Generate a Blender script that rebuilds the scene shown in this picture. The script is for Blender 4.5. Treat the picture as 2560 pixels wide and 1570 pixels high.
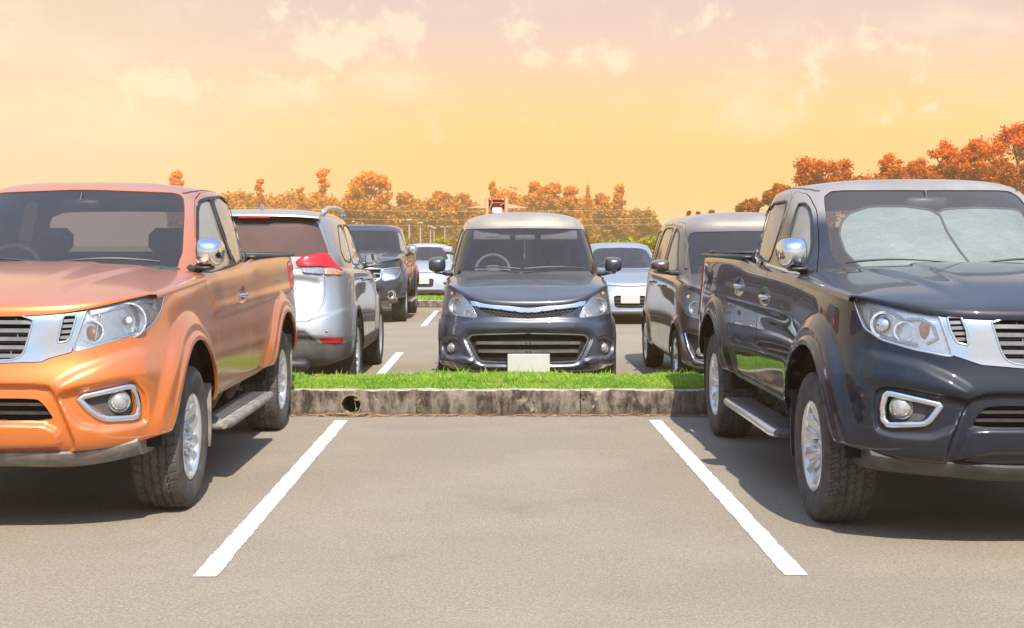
import bpy, math, random
import numpy as np
from mathutils import Vector, Matrix

for _o in list(bpy.data.objects):
    bpy.data.objects.remove(_o)
SC = bpy.context.scene
COL = SC.collection
R = math.radians
F_PX, VPX, VPY, CAM_H = 3450.0, 1238.0, 613.0, 1.41      # focal length in photo pixels, vanishing point, eye height

# ---------------------------------------------------------------- camera
cam_data = bpy.data.cameras.new('camera')
cam_data.sensor_width = 36.0
cam_data.lens = 36.0 * F_PX / 2560.0
cam_data.shift_x = (1280.0 - VPX) / 2560.0
cam_data.shift_y = -(785.0 - VPY) / 2560.0
cam_data.clip_start = 0.1
cam_data.clip_end = 6000.0
cam = bpy.data.objects.new('camera', cam_data)
cam.location = (0, 0, CAM_H)
cam.rotation_euler = (R(90), 0, 0)
COL.objects.link(cam)
SC.camera = cam

# ---------------------------------------------------------------- exposure
SC.view_settings.view_transform = 'Standard'
SC.view_settings.look = 'None'
SC.view_settings.gamma = 1.0
SC.view_settings.exposure = EXPOSURE = 1.32
EXP_K = 2.0 ** EXPOSURE
SC.cycles.max_bounces = 8
SC.cycles.transparent_max_bounces = 12
SC.cycles.caustics_reflective = False
SC.cycles.caustics_refractive = False
SC.cycles.sample_clamp_indirect = 6.0

def lin(r, g, b):
    """sRGB 0..255 to linear"""
    out = []
    for c in (r, g, b):
        c = c / 255.0
        out.append(c / 12.92 if c <= 0.04045 else ((c + 0.055) / 1.055) ** 2.4)
    return out

# ---------------------------------------------------------------- sun
SUN_POS = Vector((0.17, -0.90, 1.0)).normalized()
sl = bpy.data.lights.new('sun', 'SUN')
sl.energy = 3.3
sl.angle = R(0.55)
sl.color = (1.0, 0.93, 0.82)
sun = bpy.data.objects.new('sun', sl)
sun.rotation_euler = (-SUN_POS).to_track_quat('-Z', 'Y').to_euler()
COL.objects.link(sun)

# ---------------------------------------------------------------- node helpers
class NT:
    def __init__(self, tree):
        self.t = tree
    def n(self, typ, _inputs=None, **props):
        nd = self.t.nodes.new(typ)
        for k, v in props.items():
            setattr(nd, k, v)
        if _inputs:
            for k, v in _inputs.items():
                self.set(nd, k, v)
        return nd
    def set(self, nd, k, v):
        s = nd.inputs[k]
        if isinstance(v, bpy.types.NodeSocket):
            self.t.links.new(v, s)
        else:
            if isinstance(v, (list, tuple)) and hasattr(s, 'default_value') and not isinstance(s.default_value, (int, float)):
                L = len(s.default_value)
                v = list(v) + [1.0] * (L - len(v)) if len(v) < L else list(v)[:L]
            s.default_value = v
    def math(self, op, a, b=0.0, c=None, clamp=False):
        nd = self.n('ShaderNodeMath', operation=op, use_clamp=clamp)
        self.set(nd, 0, a); self.set(nd, 1, b)
        if c is not None: self.set(nd, 2, c)
        return nd.outputs[0]
    def mix(self, fac, a, b, blend='MIX'):
        nd = self.n('ShaderNodeMix', data_type='RGBA', blend_type=blend)
        self.set(nd, 0, fac); self.set(nd, 6, a); self.set(nd, 7, b)
        return nd.outputs[2]
    def rng(self, v, a, b, c=0.0, d=1.0, smooth=True):
        nd = self.n('ShaderNodeMapRange', interpolation_type='SMOOTHSTEP' if smooth else 'LINEAR')
        for k, x in zip((0, 1, 2, 3, 4), (v, a, b, c, d)): self.set(nd, k, x)
        return nd.outputs[0]
    def noise(self, vec, scale, detail=4, rough=0.55, dist=0.0):
        nd = self.n('ShaderNodeTexNoise', {'Scale': scale, 'Detail': detail, 'Roughness': rough, 'Distortion': dist})
        if vec is not None: self.set(nd, 'Vector', vec)
        return nd.outputs['Fac']
    def ramp(self, fac, stops):
        nd = self.n('ShaderNodeValToRGB')
        cr = nd.color_ramp
        while len(cr.elements) < len(stops): cr.elements.new(0.5)
        for e, (p, c) in zip(cr.elements, stops):
            e.position = p
            e.color = (c[0], c[1], c[2], 1)
        self.set(nd, 0, fac)
        return nd.outputs[0]

# ---------------------------------------------------------------- world: daylight sky, warm glow and clouds towards +Y
world = bpy.data.worlds.new('World')
SC.world = world
world.use_nodes = True
wt = NT(world.node_tree)
world.node_tree.nodes.clear()
tc = wt.n('ShaderNodeTexCoord')
sep = wt.n('ShaderNodeSeparateXYZ', {0: tc.outputs['Generated']})
X, Y, Z = sep.outputs
sky = wt.n('ShaderNodeTexSky', sky_type='NISHITA', sun_disc=False, sun_elevation=math.asin(SUN_POS.z),
           sun_rotation=math.atan2(SUN_POS.x, SUN_POS.y), air_density=1.2, dust_density=1.5, ozone_density=1.2)
k = 1.0 / EXP_K
def LK(r, g, b):
    return [c * k for c in lin(r, g, b)]
# elevation ramp of the warm side of the sky
rampf = wt.ramp(wt.rng(Z, 0.0, 0.5, smooth=False), [
    (0.0, LK(240, 228, 178)), (0.05, LK(243, 220, 158)), (0.105, LK(254, 221, 152)), (0.17, LK(255, 222, 164)),
    (0.235, LK(252, 212, 176)), (0.29, LK(242, 210, 192)), (0.345, LK(234, 208, 198)), (0.55, LK(222, 212, 214)), (1.0, LK(150, 178, 222))])
# the left of the picture is a little paler and cooler
leftf = wt.rng(X, -0.05, -0.36)
rampf = wt.mix(wt.math('MULTIPLY', leftf, 0.75), rampf, LK(242, 222, 186))
glow = wt.math('MULTIPLY', wt.math('MULTIPLY', wt.rng(Z, 0.0, 0.05), wt.rng(Z, 0.15, 0.07)), wt.math('MULTIPLY', wt.rng(X, -0.25, 0.0), wt.rng(X, 0.75, 0.35)))
rampf = wt.mix(wt.math('MULTIPLY', glow, 0.6), rampf, LK(255, 206, 122))
# clouds
mp = wt.n('ShaderNodeMapping', {0: tc.outputs['Generated'], 'Scale': (1.0, 1.0, 2.2)})
n1 = wt.noise(mp.outputs[0], 7.0, 9, 0.56, 0.1)
n2 = wt.noise(mp.outputs[0], 2.6, 3, 0.5, 0.3)
cl = wt.math('ADD', n1, wt.math('MULTIPLY', wt.math('SUBTRACT', n2, 0.5), 0.7))
clf = wt.math('MULTIPLY', wt.rng(cl, 0.48, 0.68), 0.75)
U_ = wt.math('DIVIDE', X, wt.math('MAXIMUM', Y, 0.05)); V_ = wt.math('DIVIDE', Z, wt.math('MAXIMUM', Y, 0.05))
G_ = None
for (u0, v0, su, sv, am) in ((-0.115, 0.147, 0.035, 0.018, .9), (-0.070, 0.156, 0.018, 0.014, .9), (0.012, 0.152, 0.018, 0.018, 1.0), (0.030, 0.136, 0.040, 0.011, .85), (0.088, 0.131, 0.013, 0.010, .95),
                            (-0.225, 0.170, 0.030, 0.012, .6), (-0.16, 0.165, 0.015, 0.006, .4), (-0.24, 0.112, 0.08, 0.022, .55), (0.27, 0.145, 0.09, 0.022, .5), (0.23, 0.095, 0.05, 0.014, .4)):
    du = wt.math('DIVIDE', wt.math('SUBTRACT', U_, u0), su); dv = wt.math('DIVIDE', wt.math('SUBTRACT', V_, v0), sv)
    e = wt.math('MULTIPLY', wt.math('EXPONENT', wt.math('MULTIPLY', wt.math('ADD', wt.math('MULTIPLY', du, du), wt.math('MULTIPLY', dv, dv)), -1.0)), am)
    G_ = e if G_ is None else wt.math('MAXIMUM', G_, e)
n4 = wt.noise(tc.outputs['Generated'], 30.0, 10, 0.66, 0.15)
puff = wt.rng(wt.math('ADD', wt.math('MULTIPLY', G_, 0.75), wt.math('MULTIPLY', wt.math('SUBTRACT', n4, 0.5), 2.7)), 0.20, 0.70)
puff = wt.math('MULTIPLY', puff, wt.rng(n4, 0.30, 0.62, 0.45, 1.0))
clf = wt.math('MAXIMUM', clf, wt.math('MULTIPLY', puff, 1.25), clamp=True)
band = wt.math('MULTIPLY', wt.rng(Z, 0.045, 0.10), wt.rng(Z, 0.42, 0.20))
ccol = wt.ramp(wt.rng(Z, 0.0, 0.30, smooth=False), [(0.0, LK(253, 232, 180)), (0.4, LK(255, 236, 196)), (0.6, LK(254, 232, 214)), (1.0, LK(246, 230, 230))])
warm = wt.mix(wt.math('MULTIPLY', wt.math('MULTIPLY', clf, band), 0.88), rampf, ccol)
# blue side (behind and above the camera) with white clouds
nish = wt.mix(1.0, sky.outputs[0], (0.085, 0.085, 0.085), 'MULTIPLY')
n3 = wt.noise(tc.outputs['Generated'], 3.0, 8, 0.6, 0.2)
cb = wt.rng(n3, 0.52, 0.66)
bl = wt.ramp(wt.rng(Z, 0.0, 1.0, smooth=False), [(0.0, LK(186, 200, 216)), (0.12, LK(160, 186, 216)), (0.45, LK(118, 158, 205)), (1.0, LK(96, 136, 190))])
blue = wt.mix(0.65, nish, bl)
blue = wt.mix(wt.math('MULTIPLY', cb, wt.rng(Z, 0.85, 0.25, 0.15, 0.75)), blue, LK(236, 234, 232))
warm = wt.mix(1.0, warm, wt.ramp(wt.rng(Z, 0.08, 0.18), [(0.0, (1.18, 1.17, 1.26)), (1.0, (1.02, 1.08, 1.10))]), 'MULTIPLY')
blue = wt.mix(1.0, blue, wt.ramp(wt.rng(Z, 0.2, 0.7), [(0.0, (1.12, 1.12, 1.12)), (1.0, (2.3, 2.3, 2.3))]), 'MULTIPLY')
facing = wt.rng(wt.math('ADD', Y, wt.math('MULTIPLY', Z, -0.9)), -0.25, 0.45)
out = wt.mix(facing, blue, warm)
bg = wt.n('ShaderNodeBackground', {0: out, 1: 1.0})
wo = wt.n('ShaderNodeOutputWorld')
world.node_tree.links.new(bg.outputs[0], wo.inputs[0])
# ================================================================ materials
MATS = {}
def newmat(name):
    m = bpy.data.materials.new(name); m.use_nodes = True
    m.node_tree.nodes.clear()
    t = NT(m.node_tree)
    o = t.n('ShaderNodeOutputMaterial')
    return m, t, o
def princ(name, col, rough=0.5, metal=0.0, coat=0.0, coatr=0.03, spec=0.5, noise=None, emis=None, bump=None, alpha=None):
    if name in MATS: return MATS[name]
    m, t, o = newmat(name)
    c = list(col)
    base = c
    tcn = t.n('ShaderNodeTexCoord').outputs['Object']
    if noise:                                  # (scale, amount)
        f = t.noise(tcn, noise[0], 5, 0.6)
        base = t.mix(t.rng(f, 0.3, 0.7), [x * (1 - noise[1]) for x in c], [min(1, x * (1 + noise[1])) for x in c])
    p = t.n('ShaderNodeBsdfPrincipled', {'Base Color': base, 'Roughness': rough, 'Metallic': metal, 'Coat Weight': coat,
                                         'Coat Roughness': coatr, 'Specular IOR Level': spec})
    if emis: t.set(p, 'Emission Color', emis[0]); t.set(p, 'Emission Strength', emis[1])
    if bump:
        b = t.n('ShaderNodeBump', {'Strength': bump[1], 'Distance': bump[2], 'Height': t.noise(tcn, bump[0], 6, 0.65)})
        t.set(p, 'Normal', b.outputs[0])
    m.node_tree.links.new(p.outputs[0], o.inputs[0])
    MATS[name] = m
    return m
def paint(name, col, dust_sky=0.25, metal=0.35, rough=0.38, dust_sky_col=(0.42, 0.36, 0.30), flake=0.12, side_sky=0.0, ior=1.5, roof=0.0, spec=0.5):
    """metallic lacquer, dusty on upward faces; sky tint painted on sides and roof"""
    m, t, o = newmat(name)
    geo = t.n('ShaderNodeNewGeometry')
    tcn = t.n('ShaderNodeTexCoord').outputs['Object']
    nz = t.n('ShaderNodeSeparateXYZ', {0: geo.outputs['Normal']}).outputs[2]
    n1 = t.noise(tcn, 2.3, 6, 0.6, 0.4); n2 = t.noise(tcn, 260.0, 2, 0.6)
    fl = t.mix(t.rng(n2, 0.35, 0.65), [c * (1 - flake) for c in col], [min(1, c * (1 + flake)) for c in col])
    up = t.rng(nz, 0.25, 0.95)
    zz = t.n('ShaderNodeSeparateXYZ', {0: tcn}).outputs[2]
    nx = t.math('ABSOLUTE', t.n('ShaderNodeSeparateXYZ', {0: geo.outputs['Normal']}).outputs[0])
    up = t.math('MAXIMUM', up, t.math('MULTIPLY', t.rng(nx, 0.70, 0.97), side_sky))  # pale sky veil on the flanks, painted into the colour
    low = t.math('MULTIPLY', t.rng(zz, 0.75, 0.35), 0.15)      # splash zone above the sills
    d = t.math('MULTIPLY', t.math('ADD', t.math('ADD', t.math('MULTIPLY', up, 0.95), 0.05), low), t.rng(n1, 0.25, 0.75, 0.55, 1.0))
    d = t.math('MULTIPLY', d, dust_sky, clamp=True)
    rf = t.math('MULTIPLY', t.math('MULTIPLY', t.rng(zz, 1.50, 1.64), t.rng(nz, 0.10, 0.6)), t.math('MULTIPLY', t.rng(n1, 0.25, 0.75, 0.7, 1.0), roof))  # warm sky on the roof painted in as a tan tint
    d = t.math('MAXIMUM', d, rf, clamp=True)
    base = t.mix(d, fl, dust_sky_col)
    p = t.n('ShaderNodeBsdfPrincipled', {'Base Color': base, 'Metallic': metal, 'Coat Weight': 1.0, 'Coat IOR': ior, 'Specular IOR Level': spec,
            'Roughness': rough, 'Coat Roughness': t.math('MULTIPLY_ADD', d, 0.30, 0.02)})
    m.node_tree.links.new(p.outputs[0], o.inputs[0])
    MATS[name] = m
    return m
def glass(name, tint=(0.10, 0.10, 0.11), refl=1.0, rough=0.01, dust_sky=0.06, dust_sky_col=(0.5, 0.45, 0.4)):
    if name in MATS: return MATS[name]
    m, t, o = newmat(name)
    tcn = t.n('ShaderNodeTexCoord').outputs['Object']
    tr = t.n('ShaderNodeBsdfTransparent', {0: tint})
    gl = t.n('ShaderNodeBsdfGlossy', {0: (1, 1, 1), 'Roughness': rough})
    df = t.n('ShaderNodeBsdfDiffuse', {0: dust_sky_col})
    fr = t.n('ShaderNodeFresnel', {0: 1.55})
    fac = t.math('MULTIPLY', fr.outputs[0], refl, clamp=True)
    a = t.n('ShaderNodeMixShader', {0: fac, 1: tr.outputs[0], 2: gl.outputs[0]})
    dn = t.math('MULTIPLY', t.rng(t.noise(tcn, 2.0, 5, 0.6), 0.2, 0.8, 0.8, 1.1), dust_sky)
    b = t.n('ShaderNodeMixShader', {0: dn, 1: a.outputs[0], 2: df.outputs[0]})
    m.node_tree.links.new(b.outputs[0], o.inputs[0])
    MATS[name] = m
    return m

P_ORANGE = paint('orange metallic paint', (0.60, 0.140, 0.004), 0.55, 0.45, 0.36, (0.42, 0.25, 0.19), flake=.08, side_sky=.95, ior=1.7, roof=.7)
P_BLACK = paint('blue black metallic paint', (0.003, 0.007, 0.015), 0.12, 0.0, 0.4, (0.36, 0.33, 0.30), roof=.75, spec=.1, side_sky=-.2, ior=1.42)
P_GREY = paint('dark slate metallic paint', (0.026, 0.034, 0.052), 0.16, 0.4, 0.35, (0.50, 0.41, 0.29), roof=.95)
P_SILVER = paint('bright silver metallic paint', (0.33, 0.34, 0.36), 0.12, 0.6, 0.4, (0.5, 0.45, 0.4), roof=.35)
P_BROWN = paint('brown grey metallic paint', (0.075, 0.055, 0.048), 0.30, 0.45, 0.35, (0.48, 0.40, 0.31), roof=.8)
P_NIGHT = paint('near black paint', (0.02, 0.024, 0.03), 0.18, 0.3, 0.3, (0.36, 0.33, 0.3))
P_WHITE = paint('white lacquer', (0.29, 0.31, 0.34), 0.08, 0.0, 0.3, (0.5, 0.46, 0.42), 0.02)
M_CHROME = princ('chrome', (0.72, 0.73, 0.75), 0.06, 1.0, noise=(6, 0.05))
M_ALLOY = princ('alloy wheel silver', (0.62, 0.63, 0.65), 0.3, 0.75, 0.6, noise=(9, 0.1))
M_BLACKP = princ('black plastic trim', (0.022, 0.022, 0.024), 0.45, noise=(20, 0.3))
M_GREYP = princ('dusty grey plastic', (0.06, 0.059, 0.057), 0.6, noise=(8, 0.3))
M_SLAT = princ('grille slat grey', (0.16, 0.16, 0.165), 0.35, 0.3, noise=(12, 0.2))
M_FOG = princ('fog lamp glass', (0.36, 0.36, 0.34), 0.12, 0.5, coat=1.0, noise=(40, 0.25))
M_DUSTP = princ('mud dusted plastic', (0.19, 0.172, 0.150), 0.8, noise=(10, 0.35))
M_DARK = princ('unlit black', (0.010, 0.010, 0.011), 0.8, spec=0.2, noise=(5, 0.3))
M_RUBBER = princ('dusty tyre rubber', (0.075, 0.070, 0.064), 0.85, spec=0.2, noise=(14, 0.30), bump=(90, 0.3, 0.004))
M_RUBBERD = princ('dark tyre rubber', (0.035, 0.034, 0.033), 0.8, spec=0.2, noise=(14, 0.3))
M_INT = princ('cabin trim', (0.05, 0.046, 0.044), 0.8, noise=(12, 0.2))
M_SEAT = princ('seat cloth', (0.07, 0.062, 0.058), 0.9, noise=(30, 0.3))
M_BEIGE = princ('beige visor cloth', (0.45, 0.42, 0.36), 0.8, noise=(20, 0.1))
M_CLEAR = princ('smoked clear lamp plastic', (0.34, 0.33, 0.33), 0.1, .6, coat=1.0, noise=(90, .5))
M_RED = princ('red lamp plastic', (0.42, 0.008, 0.012), 0.2, coat=.6, noise=(40, 0.15))
M_SMOKEAMB = princ('smoked amber lamp plastic', (0.50, 0.24, 0.12), 0.15, .2, coat=1.0, noise=(60, .4))
P_BLUESIL = paint('pale blue silver paint', (0.30, 0.34, 0.39), 0.08, 0.5, 0.35, (0.5, 0.46, 0.42))
M_AMBER = princ('amber lamp plastic', (0.85, 0.22, 0.03), 0.25, coat=1.0, noise=(40, 0.15))
M_REFL = princ('lamp reflector', (0.88, 0.89, 0.91), 0.24, 0.65, noise=(30, 0.12), bump=(28, .5, .006))
M_BOWL = princ('lamp bowl chrome', (0.85, 0.86, 0.88), 0.12, 0.9, noise=(60, 0.25), bump=(45, .7, .006))
M_LAMPW = princ('frosted lamp white', (0.75, 0.76, 0.76), 0.25, 0.2, 0.8, noise=(60, 0.2))
M_PLATE = princ('blank pale plate', (0.40, 0.385, 0.36), 0.5, noise=(4, 0.04))
M_MIRROR = princ('mirror glass', (0.7, 0.72, 0.75), 0.03, 1.0)
G_WIND = glass('tinted windshield', (0.50, 0.49, 0.54), 1.0, 0.012, 0.05)
G_CLEAR = glass('lightly dusty windshield', (0.86, 0.88, 0.87), 0.8, 0.012, 0.10)
G_SIDE = glass('dark side glass', (0.10, 0.10, 0.11), 1.5, 0.012, 0.42, (0.44, 0.42, 0.38))  # pale film imitates the sky reflected in the side glass
G_REAR = glass('privacy rear glass', (0.05, 0.045, 0.045), 1.1, 0.012, 0.28, (0.36, 0.21, 0.17))  # red brown film is a painted reflection colour
G_LENS = glass('clear lamp lens', (0.93, 0.94, 0.96), 1.0, 0.02, 0.08, (0.8, 0.8, 0.8))

# ================================================================ object helpers
def link(o, parent=None):
    COL.objects.link(o)
    if parent: o.parent = parent
    return o
def thing(name, label, cat, loc=(0, 0, 0), rotz=0.0, group=None):
    o = bpy.data.objects.new(name, None)
    o.empty_display_size = 0.2
    o.location = loc; o.rotation_euler = (0, 0, rotz)
    COL.objects.link(o)
    o['label'] = label; o['category'] = cat
    if group: o['group'] = group
    return o
def tag(o, label=None, cat=None, group=None, kind=None):
    if label: o['label'] = label
    if cat: o['category'] = cat
    if group: o['group'] = group
    if kind: o['kind'] = kind
    return o

class MB:
    """collects polygons for ONE mesh"""
    def __init__(s):
        s.v = []; s.f = []; s.mi = []; s.cur = 0
    def add(s, verts, faces):
        b = len(s.v)
        s.v += [tuple(map(float, p)) for p in verts]
        s.f += [tuple(b + i for i in f) for f in faces]
        s.mi += [s.cur] * len(faces)
        return s
    def box(s, c, size, bev=0.0, rot=None):
        hx, hy, hz = [max(d / 2, 1e-5) for d in size]
        b = min(bev, hx * .98, hy * .98, hz * .98)
        if b <= 0:
            P = [(sx * hx, sy * hy, sz * hz) for sz in (-1, 1) for sy in (-1, 1) for sx in (-1, 1)]
            Fc = [(0, 2, 3, 1), (4, 5, 7, 6), (0, 1, 5, 4), (2, 6, 7, 3), (0, 4, 6, 2), (1, 3, 7, 5)]
        else:
            P = []; idx = {}
            for sx in (-1, 1):
                for sy in (-1, 1):
                    for sz in (-1, 1):
                        idx[(sx, sy, sz, 0)] = len(P); P.append((sx * hx, sy * (hy - b), sz * (hz - b)))
                        idx[(sx, sy, sz, 1)] = len(P); P.append((sx * (hx - b), sy * hy, sz * (hz - b)))
                        idx[(sx, sy, sz, 2)] = len(P); P.append((sx * (hx - b), sy * (hy - b), sz * hz))
            Fc = []
            def q(*a):
                Fc.append(tuple(idx[t] for t in a))
            for sg in (-1, 1):
                a = [(sg, -1, -1, 0), (sg, 1, -1, 0), (sg, 1, 1, 0), (sg, -1, 1, 0)]; q(*(a if sg > 0 else a[::-1]))
                a = [(-1, sg, -1, 1), (-1, sg, 1, 1), (1, sg, 1, 1), (1, sg, -1, 1)]; q(*(a if sg > 0 else a[::-1]))
                a = [(-1, -1, sg, 2), (1, -1, sg, 2), (1, 1, sg, 2), (-1, 1, sg, 2)]; q(*(a if sg > 0 else a[::-1]))
            for s1 in (-1, 1):
                for s2 in (-1, 1):
                    a = [(s1, s2, -1, 0), (s1, s2, -1, 1), (s1, s2, 1, 1), (s1, s2, 1, 0)]; q(*(a if s1 * s2 > 0 else a[::-1]))
                    a = [(s1, -1, s2, 0), (s1, 1, s2, 0), (s1, 1, s2, 2), (s1, -1, s2, 2)]; q(*(a if s1 * s2 > 0 else a[::-1]))
                    a = [(-1, s1, s2, 1), (-1, s1, s2, 2), (1, s1, s2, 2), (1, s1, s2, 1)]; q(*(a if s1 * s2 > 0 else a[::-1]))
            for sx in (-1, 1):
                for sy in (-1, 1):
                    for sz in (-1, 1):
                        a = [(sx, sy, sz, 0), (sx, sy, sz, 1), (sx, sy, sz, 2)]; q(*(a if sx * sy * sz > 0 else a[::-1]))
        M = rot if rot is not None else Matrix.Identity(3)
        c = Vector(c)
        return s.add([M @ Vector(p) + c for p in P], Fc)
    def tube(s, pts, r, n=8, cap=True, close=False):
        pts = [Vector(p) for p in pts]
        rs = r if isinstance(r, (list, tuple)) else [r] * len(pts)
        V_ = []; F_ = []
        up = Vector((0, 0, 1)); prev = None
        m = len(pts)
        for i, p in enumerate(pts):
            if close: d = pts[(i + 1) % m] - pts[i - 1]
            else: d = pts[min(i + 1, m - 1)] - pts[max(i - 1, 0)]
            d.normalize()
            if prev is None:
                a = d.cross(up)
                if a.length < 1e-3: a = d.cross(Vector((1, 0, 0)))
                a.normalize()
            else:
                a = prev - d * prev.dot(d); a.normalize()
            prev = a; b = d.cross(a)
            for k_ in range(n):
                t = 2 * math.pi * k_ / n
                V_.append(p + (a * math.cos(t) + b * math.sin(t)) * rs[i])
        for i in range(m if close else m - 1):
            i2 = (i + 1) % m
            for k_ in range(n):
                k2 = (k_ + 1) % n
                F_.append((i * n + k_, i * n + k2, i2 * n + k2, i2 * n + k_))
        if cap and not close:
            F_.append(tuple(range(n))[::-1]); F_.append(tuple((m - 1) * n + k_ for k_ in range(n)))
        return s.add(V_, F_)
    def lathe(s, prof, n=48, axis='x', c=(0, 0, 0), close=False):
        """prof: (radius, axial)"""
        V_ = []; F_ = []
        c = Vector(c)
        for k_ in range(n):
            t = 2 * math.pi * k_ / n
            for (r, a) in prof:
                u, w = r * math.cos(t), r * math.sin(t)
                V_.append(c + (Vector((a, u, w)) if axis == 'x' else Vector((u, a, w)) if axis == 'y' else Vector((u, w, a))))
        m = len(prof)
        for k_ in range(n):
            k2 = (k_ + 1) % n
            for i in range(m if close else m - 1):
                i2 = (i + 1) % m
                F_.append((k_ * m + i, k_ * m + i2, k2 * m + i2, k2 * m + i))
        return s.add(V_, F_)
    def prism(s, poly, d0, d1, axis='y', M=None):
        """poly of 2-tuples extruded along axis between d0 and d1"""
        def mk(a, b, d):
            return (a, d, b) if axis == 'y' else (d, a, b) if axis == 'x' else (a, b, d)
        n = len(poly)
        V_ = [Vector(mk(a, b, d0)) for a, b in poly] + [Vector(mk(a, b, d1)) for a, b in poly]
        if M is not None: V_ = [M @ v for v in V_]
        F_ = [tuple(range(n)), tuple(range(n, 2 * n))[::-1]] + [(i, i + n, (i + 1) % n + n, (i + 1) % n) for i in range(n)]
        return s.add(V_, F_)
    def ellipsoid(s, c, r, nu=16, nv=10, M=None):
        V_ = []; F_ = []
        for i in range(nv + 1):
            ph = math.pi * i / nv
            for j in range(nu):
                th = 2 * math.pi * j / nu
                v = Vector((r[0] * math.sin(ph) * math.cos(th), r[1] * math.sin(ph) * math.sin(th), r[2] * math.cos(ph)))
                if M is not None: v = M @ v
                V_.append(v + Vector(c))
        for i in range(nv):
            for j in range(nu):
                j2 = (j + 1) % nu
                F_.append((i * nu + j, (i + 1) * nu + j, (i + 1) * nu + j2, i * nu + j2))
        return s.add(V_, F_)
    def build(s, name, mats, parent=None, smooth=40, fix=True):
        me = bpy.data.meshes.new(name)
        me.from_pydata(s.v, [], s.f)
        mats = mats if isinstance(mats, (list, tuple)) else [mats]
        for m in mats: me.materials.append(m)
        if len(mats) > 1:
            me.polygons.foreach_set('material_index', s.mi)
        if fix and len(s.f) < 60000:
            import bmesh
            bm = bmesh.new(); bm.from_mesh(me)
            bmesh.ops.recalc_face_normals(bm, faces=bm.faces)
            bm.to_mesh(me); bm.free()
        if smooth:
            me.shade_smooth()
            me.set_sharp_from_angle(angle=R(smooth))
        me.update()
        o = bpy.data.objects.new(name, me)
        link(o, parent)
        return o

# ================================================================ panel surfaces (cubic B-spline sheets that are cut into panels)
def _basis(t):
    return np.array([(1 - t) ** 3, 3 * t ** 3 - 6 * t ** 2 + 4, -3 * t ** 3 + 3 * t ** 2 + 3 * t + 1, t ** 3]) / 6.0
def _wmat(n, counts):
    rows = []
    for i in range(n - 1):
        c = counts[i]
        for k_ in range(c):
            w = np.zeros(n + 2); w[i:i + 4] = _basis(k_ / c); rows.append(w)
    w = np.zeros(n + 2); w[n - 2:n + 2] = _basis(1.0)
    rows.append(w)
    return np.array(rows)
def bsheet(ctrl, res, mirror0=True, mirror1=True):
    """ctrl (rows, cols, 3) -> dense grid; column ends lie on x = 0 when mirrored"""
    C = np.asarray(ctrl, float)
    r, c, _ = C.shape
    dcol = np.linalg.norm(np.diff(C, axis=1), axis=2).max(0); drow = np.linalg.norm(np.diff(C, axis=0), axis=2).max(1)
    cc = np.maximum(2, np.ceil(dcol / res)).astype(int); rc = np.maximum(2, np.ceil(drow / res)).astype(int)
    f = np.array([-1, 1, 1.0])
    a = C[:, 1:2] * f if mirror0 else 2 * C[:, :1] - C[:, 1:2]
    b = C[:, -2:-1] * f if mirror1 else 2 * C[:, -1:] - C[:, -2:-1]
    C = np.concatenate([a, C, b], 1)
    C = np.concatenate([2 * C[:1] - C[1:2], C, 2 * C[-1:] - C[-2:-1]], 0)
    G = np.einsum('ir,rcx->icx', _wmat(r, rc), C)
    return np.einsum('jc,icx->ijx', _wmat(c, cc), G)
def sdf(P, poly):
    """signed distance (inside positive) and nearest point; P (...,2)"""
    P = np.asarray(P, float); sh = P.shape[:-1]; Q = P.reshape(-1, 2)
    poly = np.asarray(poly, float); n = len(poly)
    best = np.full(len(Q), 1e18); near = np.zeros_like(Q); inside = np.zeros(len(Q), bool)
    for i in range(n):
        a, b = poly[i], poly[(i + 1) % n]
        d = b - a; L = (d * d).sum()
        if L < 1e-12: continue
        t = np.clip(((Q - a) @ d) / L, 0, 1)
        q = a + t[:, None] * d
        dd = ((Q - q) ** 2).sum(1)
        m = dd < best
        best[m] = dd[m]; near[m] = q[m]
        if a[1] != b[1]:
            c = ((a[1] > Q[:, 1]) != (b[1] > Q[:, 1])) & (Q[:, 0] < (b[0] - a[0]) * (Q[:, 1] - a[1]) / (b[1] - a[1]) + a[0])
            inside ^= c
    sd = np.sqrt(best) * np.where(inside, 1, -1)
    return sd.reshape(sh), near.reshape(sh + (2,))
def smooth_poly(poly, it=2, keep=0.12):
    """cut the corners of a polygon (Chaikin)"""
    P = np.asarray(poly, float)
    for _ in range(it):
        Nx = np.roll(P, -1, 0)
        P = np.stack([P * (1 - keep) + Nx * keep, P * keep + Nx * (1 - keep)], 1).reshape(-1, 2)
    return P
def sstep(a, b, x):
    t = np.clip((x - a) / (b - a), 0, 1)
    return t * t * (3 - 2 * t)

class Place:
    """where a car stands: local (x, y, z) -> world and -> photo pixel"""
    def __init__(s, cx, cy, sg=1, dy=1):
        s.cx, s.cy, s.sg, s.dy = cx, cy, sg, dy
    def world(s, P):
        P = np.asarray(P, float)
        return np.stack([s.cx + s.sg * P[..., 0], s.cy + s.dy * P[..., 1], P[..., 2]], -1)
    def px(s, P):
        W = s.world(P)
        return np.stack([VPX + F_PX * W[..., 0] / W[..., 1], VPY - F_PX * (W[..., 2] - CAM_H) / W[..., 1]], -1)

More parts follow.
